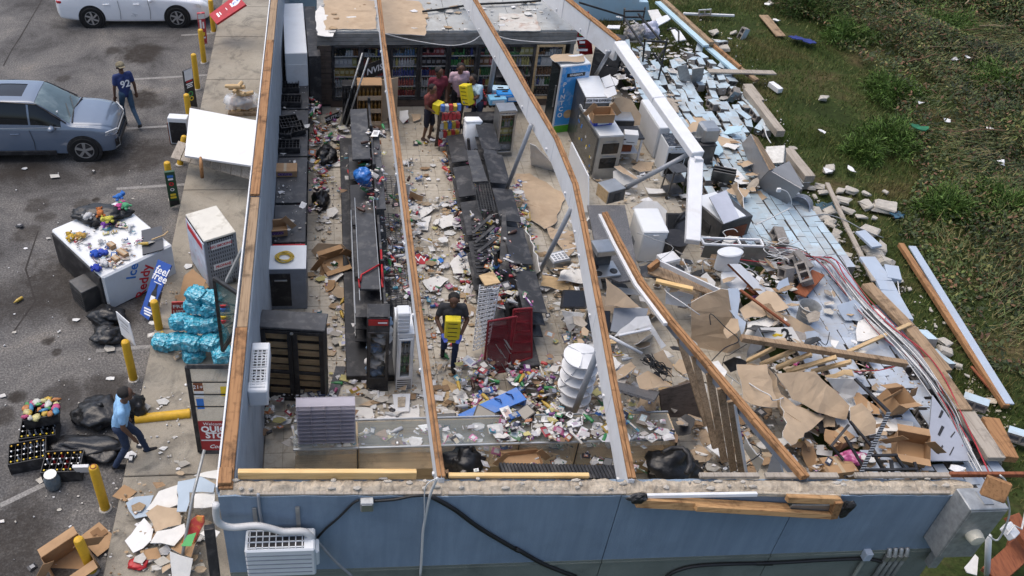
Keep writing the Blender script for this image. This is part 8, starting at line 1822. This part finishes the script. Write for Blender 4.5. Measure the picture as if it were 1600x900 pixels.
def crumb_(p,s,z,cols): k0=rl.uniform(.65,1.05);crumb.col=tuple(c*k0 for c in rl.choice(cols));crumb.box((p.x,p.y,z+s*.3),(s*rl.uniform(.6,1.2),s*rl.uniform(.5,1),s*.6),Matrix.Rotation(rl.uniform(0,3),3,'Z') @ Matrix.Rotation(rl.uniform(-.6,.6),3,'X'),s*.12)
def packet(p,s,z,cols):
    k0=rl.uniform(.7,1.15);pack.col=tuple(c*k0 for c in rl.choice(cols));Rm=Matrix.Rotation(rl.uniform(0,6),3,'Z') @ Matrix.Rotation(rl.uniform(-.4,.4),3,'X') @ Matrix.Rotation(rl.uniform(-.4,.4),3,'Y');k_=rl.random();a,b,h=(s*.55,s*.38,s*rl.uniform(.06,.2)) if k_ < .5 else ((s*.8,s*.13,s*.08) if k_ < .7 else ((s*.4,s*.3,s*.35) if k_ < .85 else (s*.75,s*.5,s*.05)))
    vs=[(-a,-b,0),(a,-b,0),(a,b,0),(-a,b,0),(-a*.5,-b*.6,h),(a*.5,-b*.6,h),(a*.5,b*.6,h),(-a*.5,b*.6,h)];v=[Rm @ Vector(q)+Vector((p.x,p.y,z+.02)) for q in vs]
    pack.add(v,[(0,1,5,4),(1,2,6,5),(2,3,7,6),(3,0,4,7),(3,2,1,0)]);k=pack.col;pack.col=tuple(min(.8,c*.5+.3) for c in rl.choice(cols));pack.add(v[4:],[(0,1,2,3)]);pack.col=k
def can(p,s,z,cols):
    Rm=Matrix.Rotation(rl.uniform(0,6),3,'Z') @ Matrix.Rotation(1.57,3,'X')
    if rl.random() < .45:
        cans.col=rl.choice([(.05,.02,.012),(.4,.42,.44),(.03,.2,.06),(.45,.3,.05),(.5,.05,.05)]);cans.lathe([(.03,-.1),(.034,-.09),(.034,.03),(.013,.08),(.013,.11)],(p.x,p.y,z+.034),8,Rm);return
    cans.col=rl.choice(cols);cans.lathe([(.024,-.05),(.03,-.045),(.03,.045),(.024,.05)],(p.x,p.y,z+.03),7,Rm)
Z0 = .145
AREAS=[   # polygon, height range, flakes, crumbs, packets, cans, colours
 ("P 488,230 555,180 568,330 570,600 515,610 485,480",(Z0,Z0+.03),200,300,70,12,WH+TN_+BR),
 ("P 500,180 560,160 575,230 560,300 500,300 485,230",(Z0,Z0+.15),90,80,190,25,BR+WH),
 ("P 545,450 575,450 580,600 550,600 535,540",(Z0,Z0+.12),60,40,120,8,[(.65,.65,.66),(.5,.5,.55),(.1,.12,.4),(.6,.55,.4)]),
 ("P 600,180 700,180 735,260 740,470 690,600 645,600 630,330",(Z0,Z0+.03),170,300,45,8,WH+TN_+BR),
 ("P 608,250 655,250 660,300 640,420 620,380",(Z0,Z0+.15),40,40,90,12,BR+WH),
 ("P 690,215 725,205 748,300 750,430 720,430 700,300",(Z0,Z0+.22),60,30,330,30,BR),
 ("P 625,300 745,320 730,420 660,450 640,370",(Z0,Z0+.10),130,140,40,6,WH+WH+TN_),
 ("P 640,395 730,400 745,480 650,480",(Z0,Z0+.06),60,100,70,15,BR+WH),
 ("P 650,470 745,470 735,600 660,600",(Z0,Z0+.02),45,160,12,4,WH+TN_),
 ("P 710,560 860,570 880,640 830,665 720,640",(Z0+.05,Z0+.45),220,120,430,110,BR+BR+WH+DK),
 ("P 770,290 812,280 840,400 830,450 790,440",(Z0+.1,Z0+.5),60,40,330,40,BR),
 ("P 735,330 800,330 830,480 770,480",(.5,1.1),10,10,300,60,BR+DK),
 ("P 560,200 600,200 600,330 562,330",(.9,1.42),10,10,190,40,BR+WH+DK),
 ("P 592,300 640,300 650,470 598,470",(.6,1.0),20,20,200,40,BR+DK+WH),
 ("P 480,130 500,130 500,330 482,330",(Z0,.7),10,5,130,20,BR),
 ("P 415,615 560,610 560,665 410,680",(Z0,Z0+.25),150,50,110,6,WH+WH+DK+BR),
 ("P 560,600 660,600 670,665 560,670",(Z0,Z0+.05),110,90,30,4,WH+WH+TN_),
 ("P 660,600 720,600 715,665 675,665",(Z0,Z0+.05),60,70,20,4,WH+TN_),
 ("P 780,640 950,640 1040,660 1060,685 760,690",(1.02,1.12),110,30,260,8,DK+DK+WH+BR),
 ("P 450,672 760,665 760,692 450,700",(.75,1.03),90,10,60,2,WH+BR+[(.6,.1,.3)]),
 ("P 700,700 1000,690 1050,740 700,742",(.5,.8),60,20,110,4,WH+BR+DK),
 ("P 830,420 900,330 960,420 960,540 880,540 850,500",(Z0,Z0+.25),200,110,80,8,WH+WH+TN_+DK),
 ("P 860,500 960,540 1060,640 1000,690 850,640",(Z0,Z0+.45),280,160,220,14,WH+TN_+DK+BR),
 ("P 880,200 960,230 1090,240 1080,340 960,330 920,300",(Z0,Z0+.06),120,170,30,2,WH+WH+TN_),
 ("P 940,80 1000,90 1000,160 960,170",(.5,1.0),40,20,80,3,WH+TN_+DK),
 ("P 1000,430 1090,400 1200,430 1240,480 1180,520 1090,500 1060,470",(Z0,.55),240,220,30,2,WH+TN_+DK+DK),
 ("P 1060,650 1200,640 1240,740 1090,745",(Z0,.3),190,260,50,3,WH+TN_+TN_+DK),
 ("P 1150,560 1350,560 1450,700 1440,745 1250,745 1180,660",(Z0,.5),260,220,170,4,WH+TN_+TN_+DK+[(.5,.06,.2)]),
 ("P 1100,370 1230,380 1280,440 1200,470 1110,440",(.3,.6),150,240,20,2,WH+DK+TN_+[(.3,.28,.26)]),
 ("P 1060,90 1150,130 1190,210 1120,250 1040,170",(.15,.4),60,260,0,0,[(.3,.28,.26),(.4,.38,.34),(.38,.5,.58)]),
 ("P 960,20 1090,70 1080,150 1000,110",(.2,.6),140,180,40,0,WH+[(.3,.28,.26)]+DK),
 ("P 1090,200 1160,190 1200,300 1110,300",(.3,.45),120,110,10,0,WH+TN_),
 ("P 1230,360 1360,470 1520,740 1440,740 1300,520 1180,400",(.4,.45),90,240,10,0,WH+[(.35,.42,.5)]+TN_),
 ("P 1260,300 1330,330 1420,450 1400,470 1310,420",(.0,.05),70,420,0,0,[(.45,.42,.36),(.38,.35,.3),(.5,.48,.44)]),
 ("P 1430,500 1580,640 1600,740 1560,740",(.0,.03),20,160,0,0,[(.5,.44,.34),(.4,.36,.28)]),
 ("P 1060,10 1180,80 1260,280 1180,200",(.0,.03),30,120,0,0,WH+[(.45,.42,.36)]),
 ("P 100,365 190,335 240,385 160,430",(.86,.90),25,5,120,3,BR+WH),
 ("P 170,740 330,740 330,900 170,900",(.13,.25),110,180,10,0,WH+TN_),
 ("P 240,380 350,400 360,560 230,560",(.13,.16),40,80,10,2,WH+TN_),
 ("P 0,260 230,260 200,900 0,900",(.01,.015),30,90,8,2,WH+DK),
 ("P 200,590 310,600 290,740 200,740",(.125,.13),20,50,4,0,WH+DK),
 ("P 500,2 900,2 900,50 500,50",(2.28,2.30),90,160,0,0,TN_+WH),
 ("P 420,90 482,90 478,380 420,380",(1.0,1.02),20,130,10,0,WH+DK),
]
for s,(z0,z1),nf,nc,np_,ncan,cols in AREAS:
    soft=[c for c in cols if min(c) > .12] or cols
    for p in scatter(s,int(nf*1.0)): z=rl.uniform(z0,z1);flake(at(p,z),rl.choice([.02,.025,.03,.04,.06,.1,.16]),z,soft)
    for p in scatter(s,nc): z=rl.uniform(z0,z0+.3*(z1-z0));crumb_(at(p,z),rl.choice([.012,.018,.025,.04]),z,[c for c in soft if max(c)-min(c) < .3] or soft)
    for p in scatter(s,int(np_*.95)): z=rl.uniform(z0,z1);packet(at(p,z),rl.choice([.04,.05,.06,.07,.09,.12,.16]),z,cols)
    for p in scatter(s,ncan): z=rl.uniform(z0,z1);can(at(p,z),1,z,BR)
tag(flat.build('scrap_litter',M['scraps']),'torn paper and plaster flakes strewn over the shop','litter',kind='stuff');tag(crumb.build('crumbled_rubble',M['scraps']),'small crumbs of plaster and concrete everywhere','rubble',kind='stuff')
tag(pack.build('snack_litter',M['goods']),'spilled snack packets and small goods on the floor','litter',kind='stuff');tag(cans.build('spilled_cans',M['goods'],None,True),'spilled drink cans on the floor','cans',kind='stuff')
# broken pieces one can pick out in the right half of the shop
for zone,n,(z0,z1),lab,mats,grp in (("P 860,430 930,330 1000,430 1060,520 1120,640 1150,740 1000,740 960,640 900,560",85,(.2,.75),'jagged board fragment in the rubble between buckled beam and partition',('gyp','kraft','kraft','gyp','greywood','ply','blackm'),'board fragments by the partition'),("P 1010,420 1100,370 1200,380 1260,470 1330,560 1200,540 1080,480",70,(.45,.95),'jagged board fragment in the rubble around the toilet',('gyp','kraft','oldwood','greywood','core','greyblue','blackm'),'board fragments around the toilet'),("P 1150,560 1340,570 1450,690 1440,742 1240,742",36,(.25,.6),'jagged board fragment in the near right rubble',('gyp','kraft','card','oldwood','blackm','paper'),'board fragments in the near right corner'),("P 1000,100 1090,190 1190,210 1230,320 1130,310 1060,200",30,(.45,.6),'jagged board fragment lying over the fallen blocks',('gyp','kraft','lightblue','greywood'),'board fragments on the fallen wall'),("P 1190,400 1300,430 1400,540 1500,700 1440,720 1330,560 1240,480",10,(.45,.5),'jagged scrap lying on the grey-blue slab beside the cable bundle',('gyp','kraft','greywood','paper','greyblue'),'scraps beside the cable bundle'),("P 490,200 570,200 640,300 740,330 740,560 640,600 540,600 500,500",26,(.17,.28),'torn sheet fragment on the aisle floor',('gyp','gyp','paper','card','kraft'),'sheet fragments in the aisles')):
    for p in scatter(zone,n):
        c_=at(p,rl.uniform(z0,z1));s0=rl.choice([.09,.12,.16,.22,.3]);a0=rl.uniform(0,6);e1=Matrix.Rotation(rl.uniform(-.6,.6),3,'X') @ Matrix.Rotation(rl.uniform(-.6,.6),3,'Y');m=rl.choice(mats);asp=rl.choice([1,1,.6,.22 if m in ('oldwood','greywood','ply') else .7])
        pts=[e1 @ Vector((math.cos(a0+a)*s0*rl.uniform(.7,1.1),math.sin(a0+a)*s0*asp*rl.uniform(.7,1.1),0)) for a in (.5,1.9,2.7,4.2,5.4)]
        o=MB().sheet(jag(pts,.08,.02,rl),.014,None,0,1).build('board_fragment',[M[m],M['gyp' if m in ('kraft','gyp') else m]]);o.location=c_;o.rotation_euler=(0,0,rl.uniform(0,6));tag(o,lab,'fragment',grp)
for i in range(14):
    p=scatter("P 940,340 1100,380 1250,420 1330,560 1200,720 1090,740 1000,620",1)[0];pts=[(p,rl.uniform(.6,1.1))]
    for k in range(5): q=pts[-1][0];pts.append(((q[0]+rl.uniform(-30,35),q[1]+rl.uniform(-22,24)),max(.3,min(1.2,pts[-1][1]+rl.uniform(-.25,.2)))))
    tag(cable('stray_wire','',pts,rl.choice([.007,.01]),rl.choice(['wire','wiregrey','wireblack'])),'stray wire curling through the rubble in the right half','wire','stray wires in the rubble')
# larger sheets on the aisle floors
for lab,s,z,m in (("white board upright by the straight beam in the middle aisle","M2 860,305 940,330 935,400 900,480 835,470",(.75,.75,.4),'gyp'),("white sheet beside the upright board in the middle aisle","M2 960,455 1080,445 1075,480 1000,530 930,525",.22,'gyp'),("narrow white sheet below the larger one in the middle aisle","M2 985,525 1065,510 1045,600 985,595",.2,'gyp'),("pointed white sheet at the right of the middle aisle","M2 1083,540 1215,492 1258,540 1130,592",.24,'gyp'),("tan folded carton sheet right of the middle aisle","M2 1140,430 1260,415 1285,390 1285,440 1240,470 1200,465",(.3,.35,.6),'card'),("tan carton wedge in the middle aisle","M2 925,410 945,370 1020,400 1010,430",(.3,.5,.45),'card'),("white cut board near the leaning slats","M2 1172,790 1230,735 1322,745 1270,850 1195,850",.25,'gyp'),("big white sheet below the cut board","M3 1010,70 1110,40 1170,60 1100,130 1050,130",.2,'gyp'),("dusty tan ply sheet at the foot of the middle aisle","M3 1140,640 1245,690 1180,800 1090,810",.17,'ply'),("dirty tan patch of board by the wooden slat cabinet","M3 640,800 760,750 830,730 800,770 700,805",.17,'kraft'),("white sheets by the white frame","M3 620,815 720,820 740,890 620,895",.18,'gyp'),("white sheet at the straight beam foot","M3 745,870 840,830 990,790 1000,895 780,900",.19,'gyp'),("white sheet under the blue slab","N3 0,850 160,780 210,800 100,890 10,895",.5,'gyp'),("white sheet left of the aisle bag","M2 390,180 450,170 470,230 400,250",.17,'gyp'),("white sheet right of the aisle bag","M2 490,180 555,165 560,220 480,225",.18,'gyp'),("white scrap in the far aisle before the cooler","M1 880,650 930,645 935,690 900,725 880,700",(.3,.4,.3),'paper'),("tan scrap in the far aisle before the cooler","M1 945,670 1000,670 1000,700 960,712",.2,'kraft')):
    board('floor_sheet',lab,s,z,m,'gyp',.012,.12,.02,warp=.02)
px_shape=(("red round speech sign lying in the middle aisle","M2 955,750 1000,732 1050,765 1040,795 980,800",'red','W'),("blue round speech sign beside the red one","M2 1050,780 1080,755 1125,755 1138,780 1100,800 1065,800",'blueplastic','b'))
for lab,s,m,ch in px_shape:
    o=board('round_sign',lab,s,.2,m,m,.012,0,0,cat='sign',warp=0);c_=sum((at(p,.2) for p in px(s)),Vector())/len(px(s));text(ch,.26,INK_W,o,Matrix.Translation(c_+Vector((0,0,.006))-Vector(o.location)))
